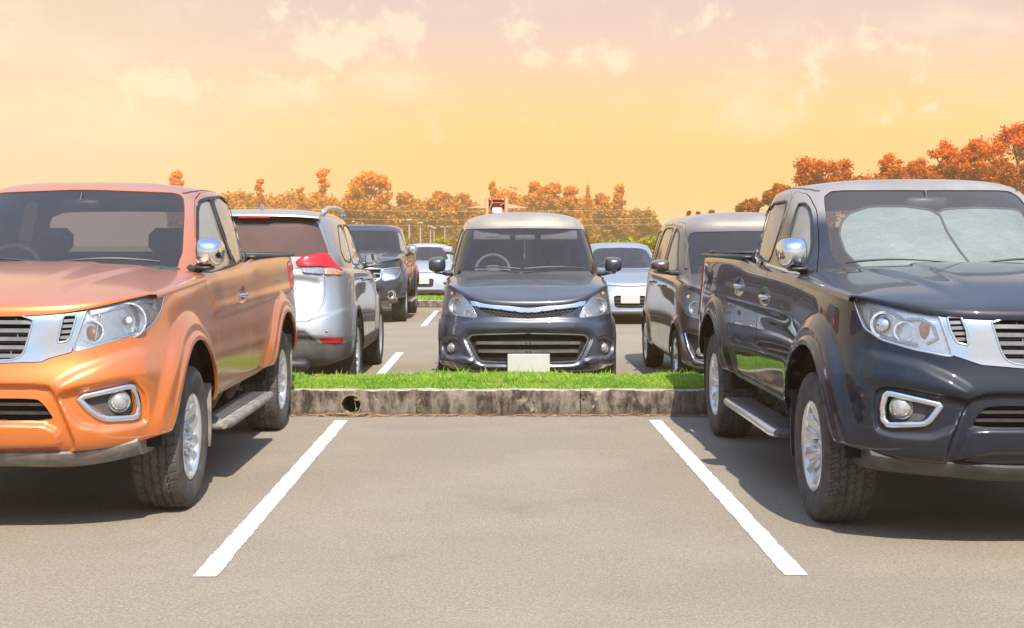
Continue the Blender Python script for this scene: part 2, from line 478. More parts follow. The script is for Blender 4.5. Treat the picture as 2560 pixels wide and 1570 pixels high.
class Sheet:
    def __init__(s, G, place, res):
        s.G = G; s.place = place; s.res = res
        s.nr, s.nc = G.shape[:2]
        s.label = np.zeros((s.nr - 1, s.nc - 1), int)
        s.regs = [None]
        s.normals()
    def normals(s):
        Gi = np.gradient(s.G, axis=0); Gj = np.gradient(s.G, axis=1)
        N = np.cross(Gj, Gi); L = np.linalg.norm(N, axis=2, keepdims=True)
        s.N = N / np.maximum(L, 1e-9); s.Gi, s.Gj = Gi, Gj
        # the two centre-line columns have no sideways normal
        for j in (0, -1):
            if np.abs(s.G[:, j, 0]).max() < 1e-4:
                s.N[:, j, 0] = 0; s.N[:, j] /= np.maximum(np.linalg.norm(s.N[:, j], axis=1, keepdims=True), 1e-9)
    def chart(s, kind):
        G = s.G
        if kind == 'cam': return s.place.px(G)
        if kind == 'side': return G[..., 1:3]
        if kind in ('front', 'rear'): return G[..., (0, 2)]
        if kind == 'top': return G[..., :2]
    def maskv(s, mask):
        if mask is None: return np.ones((s.nr, s.nc), bool)
        x, y, z = s.G[..., 0], s.G[..., 1], s.G[..., 2]
        return np.broadcast_to(mask(x, y, z, s.N), (s.nr, s.nc))
    def displace(s, kind, poly, depth, soft, mask=None, round_=True, vec=None):
        poly = smooth_poly(poly) if round_ else np.asarray(poly, float)
        d, _ = sdf(s.chart(kind), poly)
        w = sstep(-soft / 2, soft / 2, d) * s.maskv(mask)
        s.G = s.G + (w * depth)[..., None] * (s.N if vec is None else np.asarray(vec, float))
        s.normals()
    def push(s, fn):
        s.G = fn(s.G.copy(), s.N); s.normals()
    def cut(s, name, kind, poly, mask=None, round_=True, gap=0.002, fold=0.012, foldin=None, off=0.0, over=None):
        poly = smooth_poly(poly) if round_ else np.asarray(poly, float)
        ch = s.chart(kind)
        cen = (ch[:-1, :-1] + ch[1:, :-1] + ch[:-1, 1:] + ch[1:, 1:]) / 4
        d, _ = sdf(cen, poly)
        mv = s.maskv(mask)
        fm = mv[:-1, :-1] & mv[1:, :-1] & mv[:-1, 1:] & mv[1:, 1:]
        sel = (d > 0) & fm
        if over is not None:
            ok = np.zeros_like(sel)
            for nm in over:
                if nm == 'body': ok |= s.label == 0
                for i, r_ in enumerate(s.regs):
                    if r_ and r_['name'] == nm: ok |= s.label == i
            sel &= ok
        k_ = len(s.regs)
        ci = np.gradient(ch, axis=0); cj = np.gradient(ch, axis=1)
        s.regs.append(dict(name=name, ch=ch, poly=poly, gap=gap, fold=fold, foldin=fold if foldin is None else foldin, off=off, ci=ci, cj=cj, kind=kind))
        s.label[sel] = k_
    def piece(s, name, sides=(1, -1), extra_off=0.0, nofold=False):
        """(verts, normals, faces) of every region of that name ('body' = label 0)"""
        ids = [0] if name == 'body' else [i for i, r_ in enumerate(s.regs) if r_ and r_['name'] == name]
        V_, N_, F_ = [], [], []
        base = 0
        for L in ids:
            sel = s.label == L
            if not sel.any(): continue
            off = (s.regs[L]['off'] if L else 0.0) + extra_off
            used = np.zeros((s.nr, s.nc), bool)
            used[:-1, :-1] |= sel; used[1:, :-1] |= sel; used[:-1, 1:] |= sel; used[1:, 1:] |= sel
            # max of neighbouring other labels
            lab = np.pad(s.label, 1, constant_values=-1)
            nb = np.stack([lab[:-1, :-1], lab[1:, :-1], lab[:-1, 1:], lab[1:, 1:]], -1)   # (nr,nc,4)
            other = np.where(nb == L, -1, nb).max(-1)
            isb = used & (other >= 0)
            top = np.maximum(other, L)
            P = s.G.copy(); T = np.zeros_like(P)
            for r_i in range(1, len(s.regs)):
                m = isb & (top == r_i)
                if not m.any(): continue
                rg = s.regs[r_i]
                c = rg['ch'][m]
                d, q = sdf(c, rg['poly'])
                ci, cj = rg['ci'][m], rg['cj'][m]
                det = ci[:, 0] * cj[:, 1] - ci[:, 1] * cj[:, 0]
                det = np.where(np.abs(det) < 1e-12, 1e-12, det)
                def solve(dc):
                    di = (dc[:, 0] * cj[:, 1] - dc[:, 1] * cj[:, 0]) / det
                    dj = (ci[:, 0] * dc[:, 1] - ci[:, 1] * dc[:, 0]) / det
                    return di, dj
                di, dj = solve(q - c)
                mag = np.maximum(np.abs(di), np.abs(dj)); sc = np.where(mag > 1.3, 1.3 / np.maximum(mag, 1e-9), 1.0)
                D = (di * sc)[:, None] * s.Gi[m] + (dj * sc)[:, None] * s.Gj[m]
                n2 = (c - q) * np.sign(d)[:, None]                                   # towards the inside
                di, dj = solve(n2 / np.maximum(np.linalg.norm(n2, axis=1, keepdims=True), 1e-9))
                t3 = di[:, None] * s.Gi[m] + dj[:, None] * s.Gj[m]
                t3 /= np.maximum(np.linalg.norm(t3, axis=1, keepdims=True), 1e-9)
                sg = 1.0 if r_i == L else -1.0
                P[m] = P[m] + D + sg * rg['gap'] * t3
                T[m] = -sg * t3
            P = P + s.N * off
            idx = -np.ones((s.nr, s.nc), int)
            idx[used] = np.arange(used.sum())
            Vv = list(P[used]); Nn = list(s.N[used])
            ii, jj = np.nonzero(sel)
            Fc = np.stack([idx[ii, jj], idx[ii, jj + 1], idx[ii + 1, jj + 1], idx[ii + 1, jj]], 1).tolist()
            # folded edges
            if not nofold:
                fv = {}
                def foldv(i, j):
                    key = (i, j)
                    if key not in fv:
                        o_ = other[i, j]; r_i = max(o_, L)
                        rg = s.regs[r_i] if r_i > 0 else None
                        dep = 0.012 if rg is None else (rg['foldin'] if r_i == L else rg['fold'])
                        a = len(Vv)
                        Vv.append(P[i, j]); Nn.append(T[i, j]); Vv.append(P[i, j] - s.N[i, j] * dep); Nn.append(T[i, j])
                        fv[key] = a
                    return fv[key]
                Lp = np.pad(s.label, 1, constant_values=-1)
                for i, j in zip(ii, jj):
                    for (di_, dj_, e) in ((-1, 0, ((i, j), (i, j + 1))), (1, 0, ((i + 1, j + 1), (i + 1, j))), (0, -1, ((i + 1, j), (i, j))), (0, 1, ((i, j + 1), (i + 1, j + 1)))):
                        o_ = Lp[i + 1 + di_, j + 1 + dj_]
                        if o_ >= 0 and o_ != L:
                            rg = s.regs[max(o_, L)]
                            if (rg['foldin'] if max(o_, L) == L else rg['fold']) <= 0: continue
                            a, b = foldv(*e[0]), foldv(*e[1])
                            Fc.append([b, a, a + 1, b + 1])
            for sd in sides:
                Va = np.array(Vv); Na = np.array(Nn)
                if sd < 0: Va = Va * (-1, 1, 1); Na = Na * (-1, 1, 1)
                V_.append(Va); N_.append(Na)
                F_ += [[base + q_ for q_ in (f if sd > 0 else f[::-1])] for f in Fc]
                base += len(Va)
        if not V_: return None
        return np.concatenate(V_), np.concatenate(N_), F_
    def at(s, c, kind='cam', mask=None):
        """surface point and normal at a chart coordinate"""
        ch = s.chart(kind); mv = s.maskv(mask)
        d = ((ch - np.asarray(c)) ** 2).sum(-1) + np.where(mv, 0, 1e9)
        i, j = np.unravel_index(d.argmin(), d.shape)
        i = min(max(i, 1), s.nr - 2); j = min(max(j, 0), s.nc - 1)
        ci = np.gradient(ch[:, j], axis=0)[i]; j0 = min(max(j, 1), s.nc - 2)
        cj = (ch[i, j0 + 1] - ch[i, j0 - 1]) / 2
        M_ = np.array([ci, cj]).T
        try: w = np.linalg.solve(M_, np.asarray(c) - ch[i, j])
        except Exception: w = np.zeros(2)
        w = np.clip(w, -1.2, 1.2)
        P = s.G[i, j] + w[0] * s.Gi[i, j] + w[1] * s.Gj[i, j]
        return P, s.N[i, j]
    def path(s, pts, kind='cam', mask=None, closed=False, step=None, off=0.0):
        """poly-line on the surface through chart points; returns P, N lists"""
        pts = np.asarray(pts, float)
        if closed: pts = np.concatenate([pts, pts[:1]])
        if step is None: step = 8.0 if kind == 'cam' else 0.04
        out = []
        for a, b in zip(pts[:-1], pts[1:]):
            n = max(1, int(np.ceil(np.linalg.norm(b - a) / step)))
            out += [a + (b - a) * k_ / n for k_ in range(n)]
        if not closed: out.append(pts[-1])
        PN = [s.at(c, kind, mask) for c in out]
        P = np.array([p + n * off for p, n in PN]); N = np.array([n for p, n in PN])
        return P, N

def join(*pieces):
    V_, N_, F_ = [], [], []; b = 0
    for p in pieces:
        if p is None: continue
        V_.append(p[0]); N_.append(p[1]); F_ += [[q + b for q in f] for f in p[2]]; b += len(p[0])
    if not V_: return None
    return np.concatenate(V_), np.concatenate(N_), F_
def mkobj(name, piece, mat, parent, label=None):
    if piece is None: return None
    V_, N_, F_ = piece
    # hard geometry that came without a normal gets none: fall back to up
    L = np.linalg.norm(N_, axis=1); N_ = np.where(L[:, None] < 1e-6, (0, 0, 1), N_)
    me = bpy.data.meshes.new(name)
    me.from_pydata(V_.tolist(), [], F_)
    me.materials.append(mat)
    me.shade_smooth()
    me.normals_split_custom_set_from_vertices(N_.tolist())
    o = bpy.data.objects.new(name, me)
    link(o, parent)
    if label: o['label'] = label
    return o
def strip(P, N, w, h, closed=False, round_=False, sides=(1, -1), flare=None):
    """a raised moulding running along a surface path: width w across, height h off the surface; returns an MB"""
    m = MB()
    n = len(P)
    P = np.asarray(P); N = np.asarray(N)
    if closed: D = np.roll(P, -1, 0) - np.roll(P, 1, 0)
    else: D = np.gradient(P, axis=0)
    D /= np.maximum(np.linalg.norm(D, axis=1, keepdims=True), 1e-9)
    B = np.cross(N, D); B /= np.maximum(np.linalg.norm(B, axis=1, keepdims=True), 1e-9)
    ws = np.full(n, w) if np.isscalar(w) else np.asarray(w)
    prof = [(-.5, -.35), (-.5, .55), (-.3, .9), (0, 1.0), (.3, .9), (.5, .55), (.5, -.35)] if round_ else [(-.5, -.35), (-.47, 1), (.47, 1), (.5, -.35)]
    k_ = len(prof)
    for sd in sides:
        V_ = []
        for i in range(n):
            for (a, b) in prof:
                v = P[i] + B[i] * a * ws[i] + N[i] * b * h
                V_.append((v[0] * sd, v[1], v[2]))
        F_ = []
        for i in range(n if closed else n - 1):
            i2 = (i + 1) % n
            for q in range(k_ - 1):
                f = (i * k_ + q, i2 * k_ + q, i2 * k_ + q + 1, i * k_ + q + 1)
                F_.append(f if sd > 0 else f[::-1])
        if not closed:
            F_.append(tuple(range(k_))); F_.append(tuple((n - 1) * k_ + q for q in range(k_))[::-1])
        m.add(V_, F_)
    return m

def ring(cols, rows):
    """cols: (xB, yB, xU, yU, zb, zt); rows: (t, w, inset) -> control net"""
    cols = np.array(cols, float)
    out = []
    for (t, w, ins) in rows:
        x = cols[:, 0] * (1 - w) + cols[:, 2] * w
        y = cols[:, 1] * (1 - w) + cols[:, 3] * w
        xe = np.concatenate([[-x[1]], x, [-x[-2]]]); ye = np.concatenate([[y[1]], y, [y[-2]]])
        tx = xe[2:] - xe[:-2]; ty = ye[2:] - ye[:-2]
        L = np.hypot(tx, ty); nx, ny = ty / L, -tx / L
        z = cols[:, 4] + t * (cols[:, 5] - cols[:, 4])
        out.append(np.stack([x - nx * ins, y - ny * ins, z], 1))
    return np.array(out)
def dome(cols, rows, spine):
    """greenhouse: cols (xb, yb, xt, yt, zb, zt); rows (t, bulge) up to the roof edge, then spine rows (f, dz)"""
    cols = np.array(cols, float); out = []
    for (t, bulge) in rows:
        x = cols[:, 0] + t * (cols[:, 2] - cols[:, 0]); y = cols[:, 1] + t * (cols[:, 3] - cols[:, 1])
        z = cols[:, 4] + t * (cols[:, 5] - cols[:, 4])
        xe = np.concatenate([[-x[1]], x, [-x[-2]]]); ye = np.concatenate([[y[1]], y, [y[-2]]])
        tx = xe[2:] - xe[:-2]; ty = ye[2:] - ye[:-2]; L = np.hypot(tx, ty)
        out.append(np.stack([x + ty / L * bulge, y - tx / L * bulge, z], 1))
    x1, y1, z1 = cols[:, 2], cols[:, 3], cols[:, 5]
    ys0, ys1, ztop = spine['y0'], spine['y1'], spine['z']
    sy = np.clip(y1, ys0, ys1)
    for (f, g) in spine['rows']:
        out.append(np.stack([x1 * (1 - f), y1 * (1 - f) + sy * f, z1 * (1 - g) + np.full_like(z1, ztop) * g], 1))
    return np.array(out)

def cam_lens(place, sheets, poly, off=.012, mask=None):
    """a smooth lamp lens spanning two neighbouring skins: quadratic depth fitted under an outline; +x side only"""
    poly = smooth_poly(poly, 2, .12)
    c = poly.mean(0)
    rings = [1.0, .97, .85, .6, .3]
    pts = [c + (p - c) * k_ for k_ in rings for p in poly] + [c]
    A, B = [], []
    for p in pts:
        best = None
        for sh in sheets:
            P, N = sh.at(p, 'cam', mask)
            q = place.px(P)
            if np.linalg.norm(q - p) > 6: continue
            w = place.world(P)
            if best is None or w[1] < best: best = w[1]
        if best is not None:
            u, v = (p - c) / 100.0; A.append([1, u, v, u * u, u * v]); B.append(best)
    co, *_ = np.linalg.lstsq(np.array(A), np.array(B), rcond=None)
    n = len(poly); V_ = []
    for i, p in enumerate(pts):
        u, v = (p - c) / 100.0
        y = co @ [1, u, v, u * u, u * v] - off * (0 if i < n else .8 if i < 2 * n else 1) + (.012 if i < n else 0)
        wx = (p[0] - VPX) * y / F_PX; wz = CAM_H - (p[1] - VPY) * y / F_PX
        V_.append((place.sg * (wx - place.cx), place.dy * (y - place.cy), wz))
    F_ = [(k_ * n + i, k_ * n + (i + 1) % n, (k_ + 1) * n + (i + 1) % n, (k_ + 1) * n + i) for k_ in range(len(rings) - 1) for i in range(n)]
    F_ += [((len(rings) - 1) * n + i, (len(rings) - 1) * n + (i + 1) % n, len(pts) - 1) for i in range(n)]
    def mk(name, sd, mat, parent):
        v = [(x * sd, y, z) for x, y, z in V_]
        return MB().add(v, F_).build(name, mat, parent, 50)
    return mk

def at_both(sheet, c, mask=None):
    """like Sheet.at for the photo chart, but also looks on the mirrored half (negative x)"""
    best = None
    for sd in (1, -1):
        Gm = sheet.G * (sd, 1, 1); ch = sheet.place.px(Gm)
        d = ((ch - np.asarray(c)) ** 2).sum(-1) + np.where(sheet.maskv(mask), 0, 1e9)
        i, j = np.unravel_index(d.argmin(), d.shape)
        if best is None or d[i, j] < best[0]:
            i = min(max(i, 1), sheet.nr - 2); j = min(max(j, 1), sheet.nc - 2)
            M_ = np.array([(ch[i + 1, j] - ch[i - 1, j]) / 2, (ch[i, j + 1] - ch[i, j - 1]) / 2]).T
            w = np.clip(np.linalg.solve(M_, np.asarray(c) - ch[i, j]), -3, 3)
            P = Gm[i, j] + w[0] * sheet.Gi[i, j] * (sd, 1, 1) + w[1] * sheet.Gj[i, j] * (sd, 1, 1)
            best = (d.min(), P, sheet.N[i, j] * (sd, 1, 1))
    return best[1], best[2]
def outline_rubber(sheet, polys, kind, mask, root, w=.015, mat=None):
    for p in polys:
        P, N = sheet.path(smooth_poly(p, 1), kind, mask, closed=True)
        for sd in (1, -1): strip(P, N, w, .004, True, False, (sd,)).build('window_rubber', mat or M_BLACKP, root, 40)
# ================================================================ wheels
_wheel_cache = {}
def _tyre(Rt, rr, w, tread):
    key = ('t', Rt, rr, w, tread)
    if key in _wheel_cache: return _wheel_cache[key]
    hi = tread > 0
    nth = 480 if hi else 72
    side = Rt - rr
    prof = []      # (radius, axial)  inner bead -> tread -> outer bead
    hw = w / 2
    half = [(rr - .006, hw * .80), (rr + .010, hw * .90), (rr + side * .22, hw * 1.00), (rr + side * .5, hw * 1.07), (rr + side * .62, hw * 1.075),
            (rr + side * .75, hw * 1.05), (rr + side * .87, hw * .99), (Rt - .017, hw * .935), (Rt - .009, hw * .895)]
    nt = 80 if hi else 10
    tr = [(None, hw * .87 * (1 - 2 * i / nt)) for i in range(nt + 1)]
    full = [(r, a) for r, a in half] + tr + [(r, -a) for r, a in half[::-1]]
    V_, F_ = [], []
    m = len(full)
    for k_ in range(nth):
        th = 2 * math.pi * k_ / nth
        for q, (r, a) in enumerate(full):
            if r is None:
                u = a / hw
                r = Rt - .010 * abs(u) ** 3
                if hi:
                    g = 0.0
                    zz = 0.030 * (1 if (k_ % 10) < 5 else -1)
                    for gc in (-.50, -.17, .17, .50):
                        if abs(u - gc - zz * (1 if gc > 0 else -1)) < .034: g = .008
                    ph = (k_ + int(8 * abs(u))) % 10
                    if ph == 0 and abs(u) > .55: g = .007
                    if tread == 2 and (k_ + int(14 * u)) % 10 == 0: g = max(g, .006)
                    r -= g
                else:
                    if any(abs(u - gc) < .06 for gc in (-.5, 0, .5)): r -= .006
            V_.append((a, r * math.cos(th), r * math.sin(th)))
    for k_ in range(nth):
        k2 = (k_ + 1) % nth
        for i in range(m - 1):
            F_.append((k_ * m + i, k2 * m + i, k2 * m + i + 1, k_ * m + i + 1))
    me = bpy.data.meshes.new('tyre')
    me.from_pydata(V_, [], F_)
    me.shade_smooth(); me.set_sharp_from_angle(angle=R(38))
    # two rings of raised sidewall relief are part of the profile
    _wheel_cache[key] = me
    return me
def _rim(rr, w, n, style):
    key = ('r', rr, w, n, style)
    if key in _wheel_cache: return _wheel_cache[key]
    mb = MB()
    hw = w / 2
    # flange and barrel
    mb.lathe([(rr + .006, hw * .86), (rr + .009, hw * .93), (rr + .001, hw * .955), (rr - .010, hw * .92), (rr - .018, hw * .84), (rr - .028, hw * .70),
              (rr - .032, hw * .2), (rr - .04, -hw * .8)], 96)
    nth, nr = 24 * n, 26
    r0, r1 = .03, rr - .014
    def depth(r, th):
        u = (th * n / (2 * math.pi)) % 1.0
        u = abs(u - .5) * 2                     # 0 spoke centre, 1 between spokes
        f = (r - r0) / (r1 - r0)
        dish = hw * (.62 + .26 * f ** 1.6) - .018 * math.exp(-((f - .35) / .3) ** 2)
        if style == 'wide':
            wd = .80 - .28 * math.exp(-((f - .38) / .22) ** 2)
            groove = .016 * math.exp(-(u / .20) ** 2) * min(1, max(0, (f - .22) * 4)) * (1 if f < .97 else .2)
        elif style == 'thin':
            wd = .40 + .10 * (1 - f); groove = 0
        elif style == 'double':
            wd = .46 - .05 * f; groove = .02 * math.exp(-(u / .16) ** 2) * min(1, max(0, (f - .15) * 4))
        else:
            wd = .62; groove = .006
        wd_ = 1.2 if f < .17 or f > .965 else wd
        t = min(1, max(0, (u - wd_) / .10)); t = t * t * (3 - 2 * t)
        soft = .010 * (u / max(wd_, .1)) ** 2 if u < wd_ else .010
        return dish - groove - soft - t * .075, t
    V_, F_, mi = [], [], []
    tt = {}
    for i in range(nr + 1):
        r = r0 + (r1 - r0) * i / nr
        for k_ in range(nth):
            th = 2 * math.pi * k_ / nth
            d, t = depth(r, th)
            tt[(i, k_)] = t
            V_.append((d, r * math.cos(th), r * math.sin(th)))
    for i in range(nr):
        for k_ in range(nth):
            k2 = (k_ + 1) % nth
            F_.append((i * nth + k_, (i + 1) * nth + k_, (i + 1) * nth + k2, i * nth + k2))
    b = len(mb.f); mb.add(V_, F_)
    for q in range(nr * nth):
        i, k_ = divmod(q, nth)
        if min(tt[(i, k_)], tt[(i + 1, k_)]) > .85: mb.mi[b + q] = 1
    # wheel nuts
    for k_ in range(n):
        th = 2 * math.pi * (k_ + .0) / n
        mb.lathe([(.0, .022), (.009, .018), (.011, 0.0)], 8, 'x', (hw * .60, .062 * math.cos(th), .062 * math.sin(th)))
    o = mb.build('rim', [M_ALLOY, M_DARK], None, 40, fix=False)
    me = o.data
    bpy.data.objects.remove(o)
    _wheel_cache[key] = me
    return me
def _cap(hw):
    key = ('c', hw)
    if key in _wheel_cache: return _wheel_cache[key]
    mb = MB().lathe([(0, .006), (.02, .005), (.031, 0), (.035, -.006), (.036, -.03)], 24, 'x', (hw * .62, 0, 0))
    o = mb.build('wheel_cap', M_ALLOY, None, 40); me = o.data; bpy.data.objects.remove(o)
    _wheel_cache[key] = me
    return me
def _hub(rr, hw):
    key = ('h', rr, hw)
    if key in _wheel_cache: return _wheel_cache[key]
    mb = MB().lathe([(0, -.03), (.12, -.03), (.14, -.035), (.14, -.05), (rr - .05, -.05), (rr - .05, -.075), (0, -.075)], 40, 'x', (0, 0, 0))
    o = mb.build('wheel', M_DARK, None, 40); me = o.data; bpy.data.objects.remove(o)
    _wheel_cache[key] = me
    return me
def wheel(parent, x, y, Rt, rr, w, n=6, style='wide', tread=0, mat=None, spin=0.0):
    """x is the middle plane of the tyre, outside face away from the car"""
    sd = 1 if x > 0 else -1
    h = link(bpy.data.objects.new('wheel', _hub(rr, w / 2)), parent)
    h.location = (x, y, Rt - .004); h.rotation_euler = (spin, 0, 0 if sd > 0 else math.pi)
    t = link(bpy.data.objects.new('tyre', _tyre(Rt, rr, w, tread).copy() if False else _tyre(Rt, rr, w, tread)), h)
    if not t.data.materials: t.data.materials.append(mat or (M_RUBBER if tread else M_RUBBERD))
    link(bpy.data.objects.new('rim', _rim(rr, w, n, style)), h)
    link(bpy.data.objects.new('wheel_cap', _cap(w / 2)), h)
    return h

# ================================================================ shared small parts
def arch(cy, cz, r, drop=-.3):
    """side-view polygon of a wheel opening"""
    p = [(cy - r, drop), (cy - r, cz)]
    p += [(cy + r * math.cos(t), cz + r * math.sin(t)) for t in np.linspace(math.pi, 0, 40)[1:-1]]
    p += [(cy + r, cz), (cy + r, drop)]
    return p
def liner(parent, cy, cz, r, x0, x1):
    for sd in (1, -1):
        mb = MB()
        V_, F_ = [], []
        ts = np.linspace(R(2), R(178), 30)
        for t in ts:
            for x in (x0, x1):
                V_.append((sd * x, cy + r * math.cos(t), cz + r * math.sin(t)))
        for i in range(len(ts) - 1): F_.append((2 * i, 2 * i + 1, 2 * i + 3, 2 * i + 2))
        mb.add(V_, F_)
        mb.prism([(cy + r * math.cos(t), cz + r * math.sin(t)) for t in ts], sd * x0, sd * (x0 - .01), 'x')
        mb.build('wheel_well', M_DARK, parent, 60, fix=False)
def seat(parent, x, y, zb, top, w=.48, mat=None):
    """zb cushion height, top of the backrest; the car faces -y"""
    mb = MB()
    mb.box((x, y, zb), (w, .5, .16), .06)
    mb.box((x, y + .27, zb + (top - .1 - zb) / 2), (w, .14, top - .1 - zb), .06, Matrix.Rotation(R(-12), 3, 'X'))
    o = mb.build('seat', mat or M_SEAT, parent, 60)
    h = MB().box((x, y + .36, top + .02), (.26, .10, .17), .045, Matrix.Rotation(R(-8), 3, 'X')).tube([(x - .06, y + .34, top - .12), (x - .06, y + .35, top)], .006).tube([(x + .06, y + .34, top - .12), (x + .06, y + .35, top)], .006)
    h.build('headrest', mat or M_SEAT, o, 60)
    return o
def steering(parent, x, y, z, r=.185, mat=None):
    mb = MB()
    a = R(62)
    pts = [(x + r * math.cos(t), y + r * math.sin(t) * math.cos(a), z + r * math.sin(t) * math.sin(a)) for t in np.linspace(0, 2 * math.pi, 37)[:-1]]
    mb.tube(pts, .016, 8, close=True)
    mb.box((x, y - .01, z), (.14, .05, .10), .02, Matrix.Rotation(a - R(90), 3, 'X'))
    for q in (0, math.pi, -math.pi / 2):
        mb.tube([(x, y, z), (x + r * math.cos(q), y + r * math.sin(q) * math.cos(a), z + r * math.sin(q) * math.sin(a))], .012, 6)
    mb.tube([(x, y, z), (x, y - .35, z - .15)], .03, 8)
    return mb.build('steering_wheel', mat or M_INT, parent, 60)
def door_mirror(parent, x, y, z, sd, w, h, d, capmat, armmat, arm_len=.12, label=None, taper=.8, arm_z=-.09):
    """sd: +1 on the +x side; the housing's closed face looks forward (-y)"""
    cx = x + sd * (arm_len + w / 2)
    def sect(y_, k_, e=3.2, n=28):
        out = []
        for q in range(n):
            t = 2 * math.pi * q / n
            c, s_ = math.cos(t), math.sin(t)
            u = math.copysign(abs(c) ** (2 / e), c) * w / 2 * k_; v = math.copysign(abs(s_) ** (2 / e), s_) * h / 2 * k_
            v *= 1 - (1 - taper) * (.5 + sd * u / w)     # tapers outwards
            out.append((cx + u, y_, z + v))
        return out
    rings = [sect(y - d * .62, .10), sect(y - d * .6, .42), sect(y - d * .52, .70), sect(y - d * .35, .88), sect(y - d * .1, .98), sect(y + d * .25, 1.0), sect(y + d * .38, .96)]
    V_, F_ = [], []
    n = 28
    for r_ in rings: V_ += r_
    for i in range(len(rings) - 1):
        for q in range(n):
            F_.append((i * n + q, i * n + (q + 1) % n, (i + 1) * n + (q + 1) % n, (i + 1) * n + q))
    F_.append(tuple(range(n)))
    cap = MB().add(V_, F_)
    arm = MB()
    arm.tube([(x - sd * .02, y + .02, z + arm_z), (x + sd * arm_len * .7, y, z + arm_z - .005), (cx - sd * w * .12, y - d * .05, z - h * .36)], [.030, .026, .034], 10)
    arm.box((cx - sd * w * .18, y, z - h * .47), (w * .62, d * .8, .03), .012)
    a = arm.build('door_mirror', armmat, parent, 50, )
    if label: a['label'] = label
    cap.build('mirror_cap', capmat, a, 55)
    V2 = sect(y + d * .39, .90)
    g = MB().add(V2, [tuple(range(n))[::-1]])
    g.build('mirror_glass', M_MIRROR, a, 0, fix=False)
    return a
def wiper(parent, P, blade=.30):
    """P: points on the glass (with offset)"""
    m = MB().tube(P, .007, 6)
    return m.build('wiper', M_BLACKP, parent, 50)
def fog(parent, c, n, r=.047, mat=None):
    """round lamp: centre c, facing n"""
    M_ = Vector(n).to_track_quat('Z', 'Y').to_matrix()
    mb = MB()
    prof = [(0, .018), (r * .45, .016), (r * .8, .008), (r, -.008)]
    V_ = []; nn = 28; F_ = []
    for k_ in range(nn):
        t = 2 * math.pi * k_ / nn
        for (rr_, a) in prof + [(r * 1.12, -.004), (r * 1.16, -.03)]:
            V_.append(M_ @ Vector((rr_ * math.cos(t), rr_ * math.sin(t), a)) + Vector(c))
    k6 = len(prof) + 2
    for k_ in range(nn):
        k2 = (k_ + 1) % nn
        for i in range(k6 - 1):
            F_.append((k_ * k6 + i, k_ * k6 + i + 1, k2 * k6 + i + 1, k2 * k6 + i))
    mb.add(V_, F_)
    return mb.build('fog_lamp', M_REFL if mat is None else mat, parent, 50, fix=False)
def bowl(parent, name, c, n, r, mat, depth=.06, ring_w=.008):
    if mat is M_REFL: mat = M_BOWL
    """a concave reflector bowl facing n"""
    M_ = Vector(n).to_track_quat('Z', 'Y').to_matrix()
    V_, F_ = [], []; nn = 32
    prof = [(r + ring_w, -.01), (r + ring_w, .006), (r, .006), (r * .95, -depth * .25), (r * .75, -depth * .6), (r * .45, -depth * .9), (0.004, -depth)]
    for k_ in range(nn):
        t = 2 * math.pi * k_ / nn
        for (a, b) in prof: V_.append(M_ @ Vector((a * math.cos(t), a * math.sin(t), b)) + Vector(c))
    m = len(prof)
    for k_ in range(nn):
        k2 = (k_ + 1) % nn
        for i in range(m - 1): F_.append((k_ * m + i, k_ * m + i + 1, k2 * m + i + 1, k2 * m + i))
    return MB().add(V_, F_).build(name, mat, parent, 50, fix=False)
def ball(parent, name, c, r, mat, sc=(1, 1, 1)):
    return MB().ellipsoid(c, (r * sc[0], r * sc[1], r * sc[2])).build(name, mat, parent, 60)
def handle(parent, P, N, L=.16, mat=None):
    """P a point on the side skin, N outward (+x side)"""
    P = np.array(P); sdx = 1 if N[0] > 0 else -1
    m = MB()
    pts = [P + np.array((sdx * .004, -L / 2, 0)), P + np.array((sdx * .030, -L / 2 + .025, .002)), P + np.array((sdx * .036, 0, .004)), P + np.array((sdx * .030, L / 2 - .025, .002)), P + np.array((sdx * .004, L / 2, 0))]
    m.tube(pts, [.012, .016, .017, .016, .012], 10)
    return m
def apply_side(P, N, sd):
    return (np.array(P) * (sd, 1, 1), np.array(N) * (sd, 1, 1))
# ================================================================ pickup trucks in the front row
TR_COLS = [  # xB, yB, xU, yU, zb, zt
    (0, -.935, 0, -.885, .42, 1.105), (.24, -.932, .23, -.880, .42, 1.105), (.46, -.905, .43, -.858, .42, 1.110), (.63, -.852, .59, -.805, .425, 1.118),
    (.76, -.765, .71, -.700, .43, 1.148), (.855, -.650, .805, -.560, .44, 1.170), (.908, -.500, .868, -.370, .455, 1.186), (.922, -.300, .888, -.160, .48, 1.198),
    (.922, .0, .893, .10, .50, 1.208), (.912, .45, .892, .45, .50, 1.236), (.900, .95, .888, .95, .50, 1.262), (.900, 1.55, .888, 1.55, .50, 1.275),
    (.900, 2.10, .888, 2.10, .50, 1.285), (.905, 2.26, .890, 2.26, .50, 1.325), (.912, 2.7, .892, 2.7, .52, 1.332), (.920, 3.2, .893, 3.2, .54, 1.338),
    (.915, 3.7, .890, 3.7, .55, 1.343), (.905, 4.0, .880, 4.0, .55, 1.345), (.880, 4.20, .855, 4.19, .52, 1.345), (.76, 4.29, .75, 4.27, .50, 1.345),
    (.40, 4.31, .40, 4.29, .50, 1.345), (0, 4.31, 0, 4.29, .50, 1.345)]
TR_ROWS = [(-.05, 0, .20), (-.015, 0, .08), (.0, 0, .035), (.05, 0, .012), (.13, 0, .0), (.25, 0, -.002), (.38, .0, .0), (.50, .15, .002), (.60, .55, .004), (.72, .9, .004),
           (.84, 1, .008), (.93, 1, .018), (.985, 1, .034), (1.0, 1, .060)]
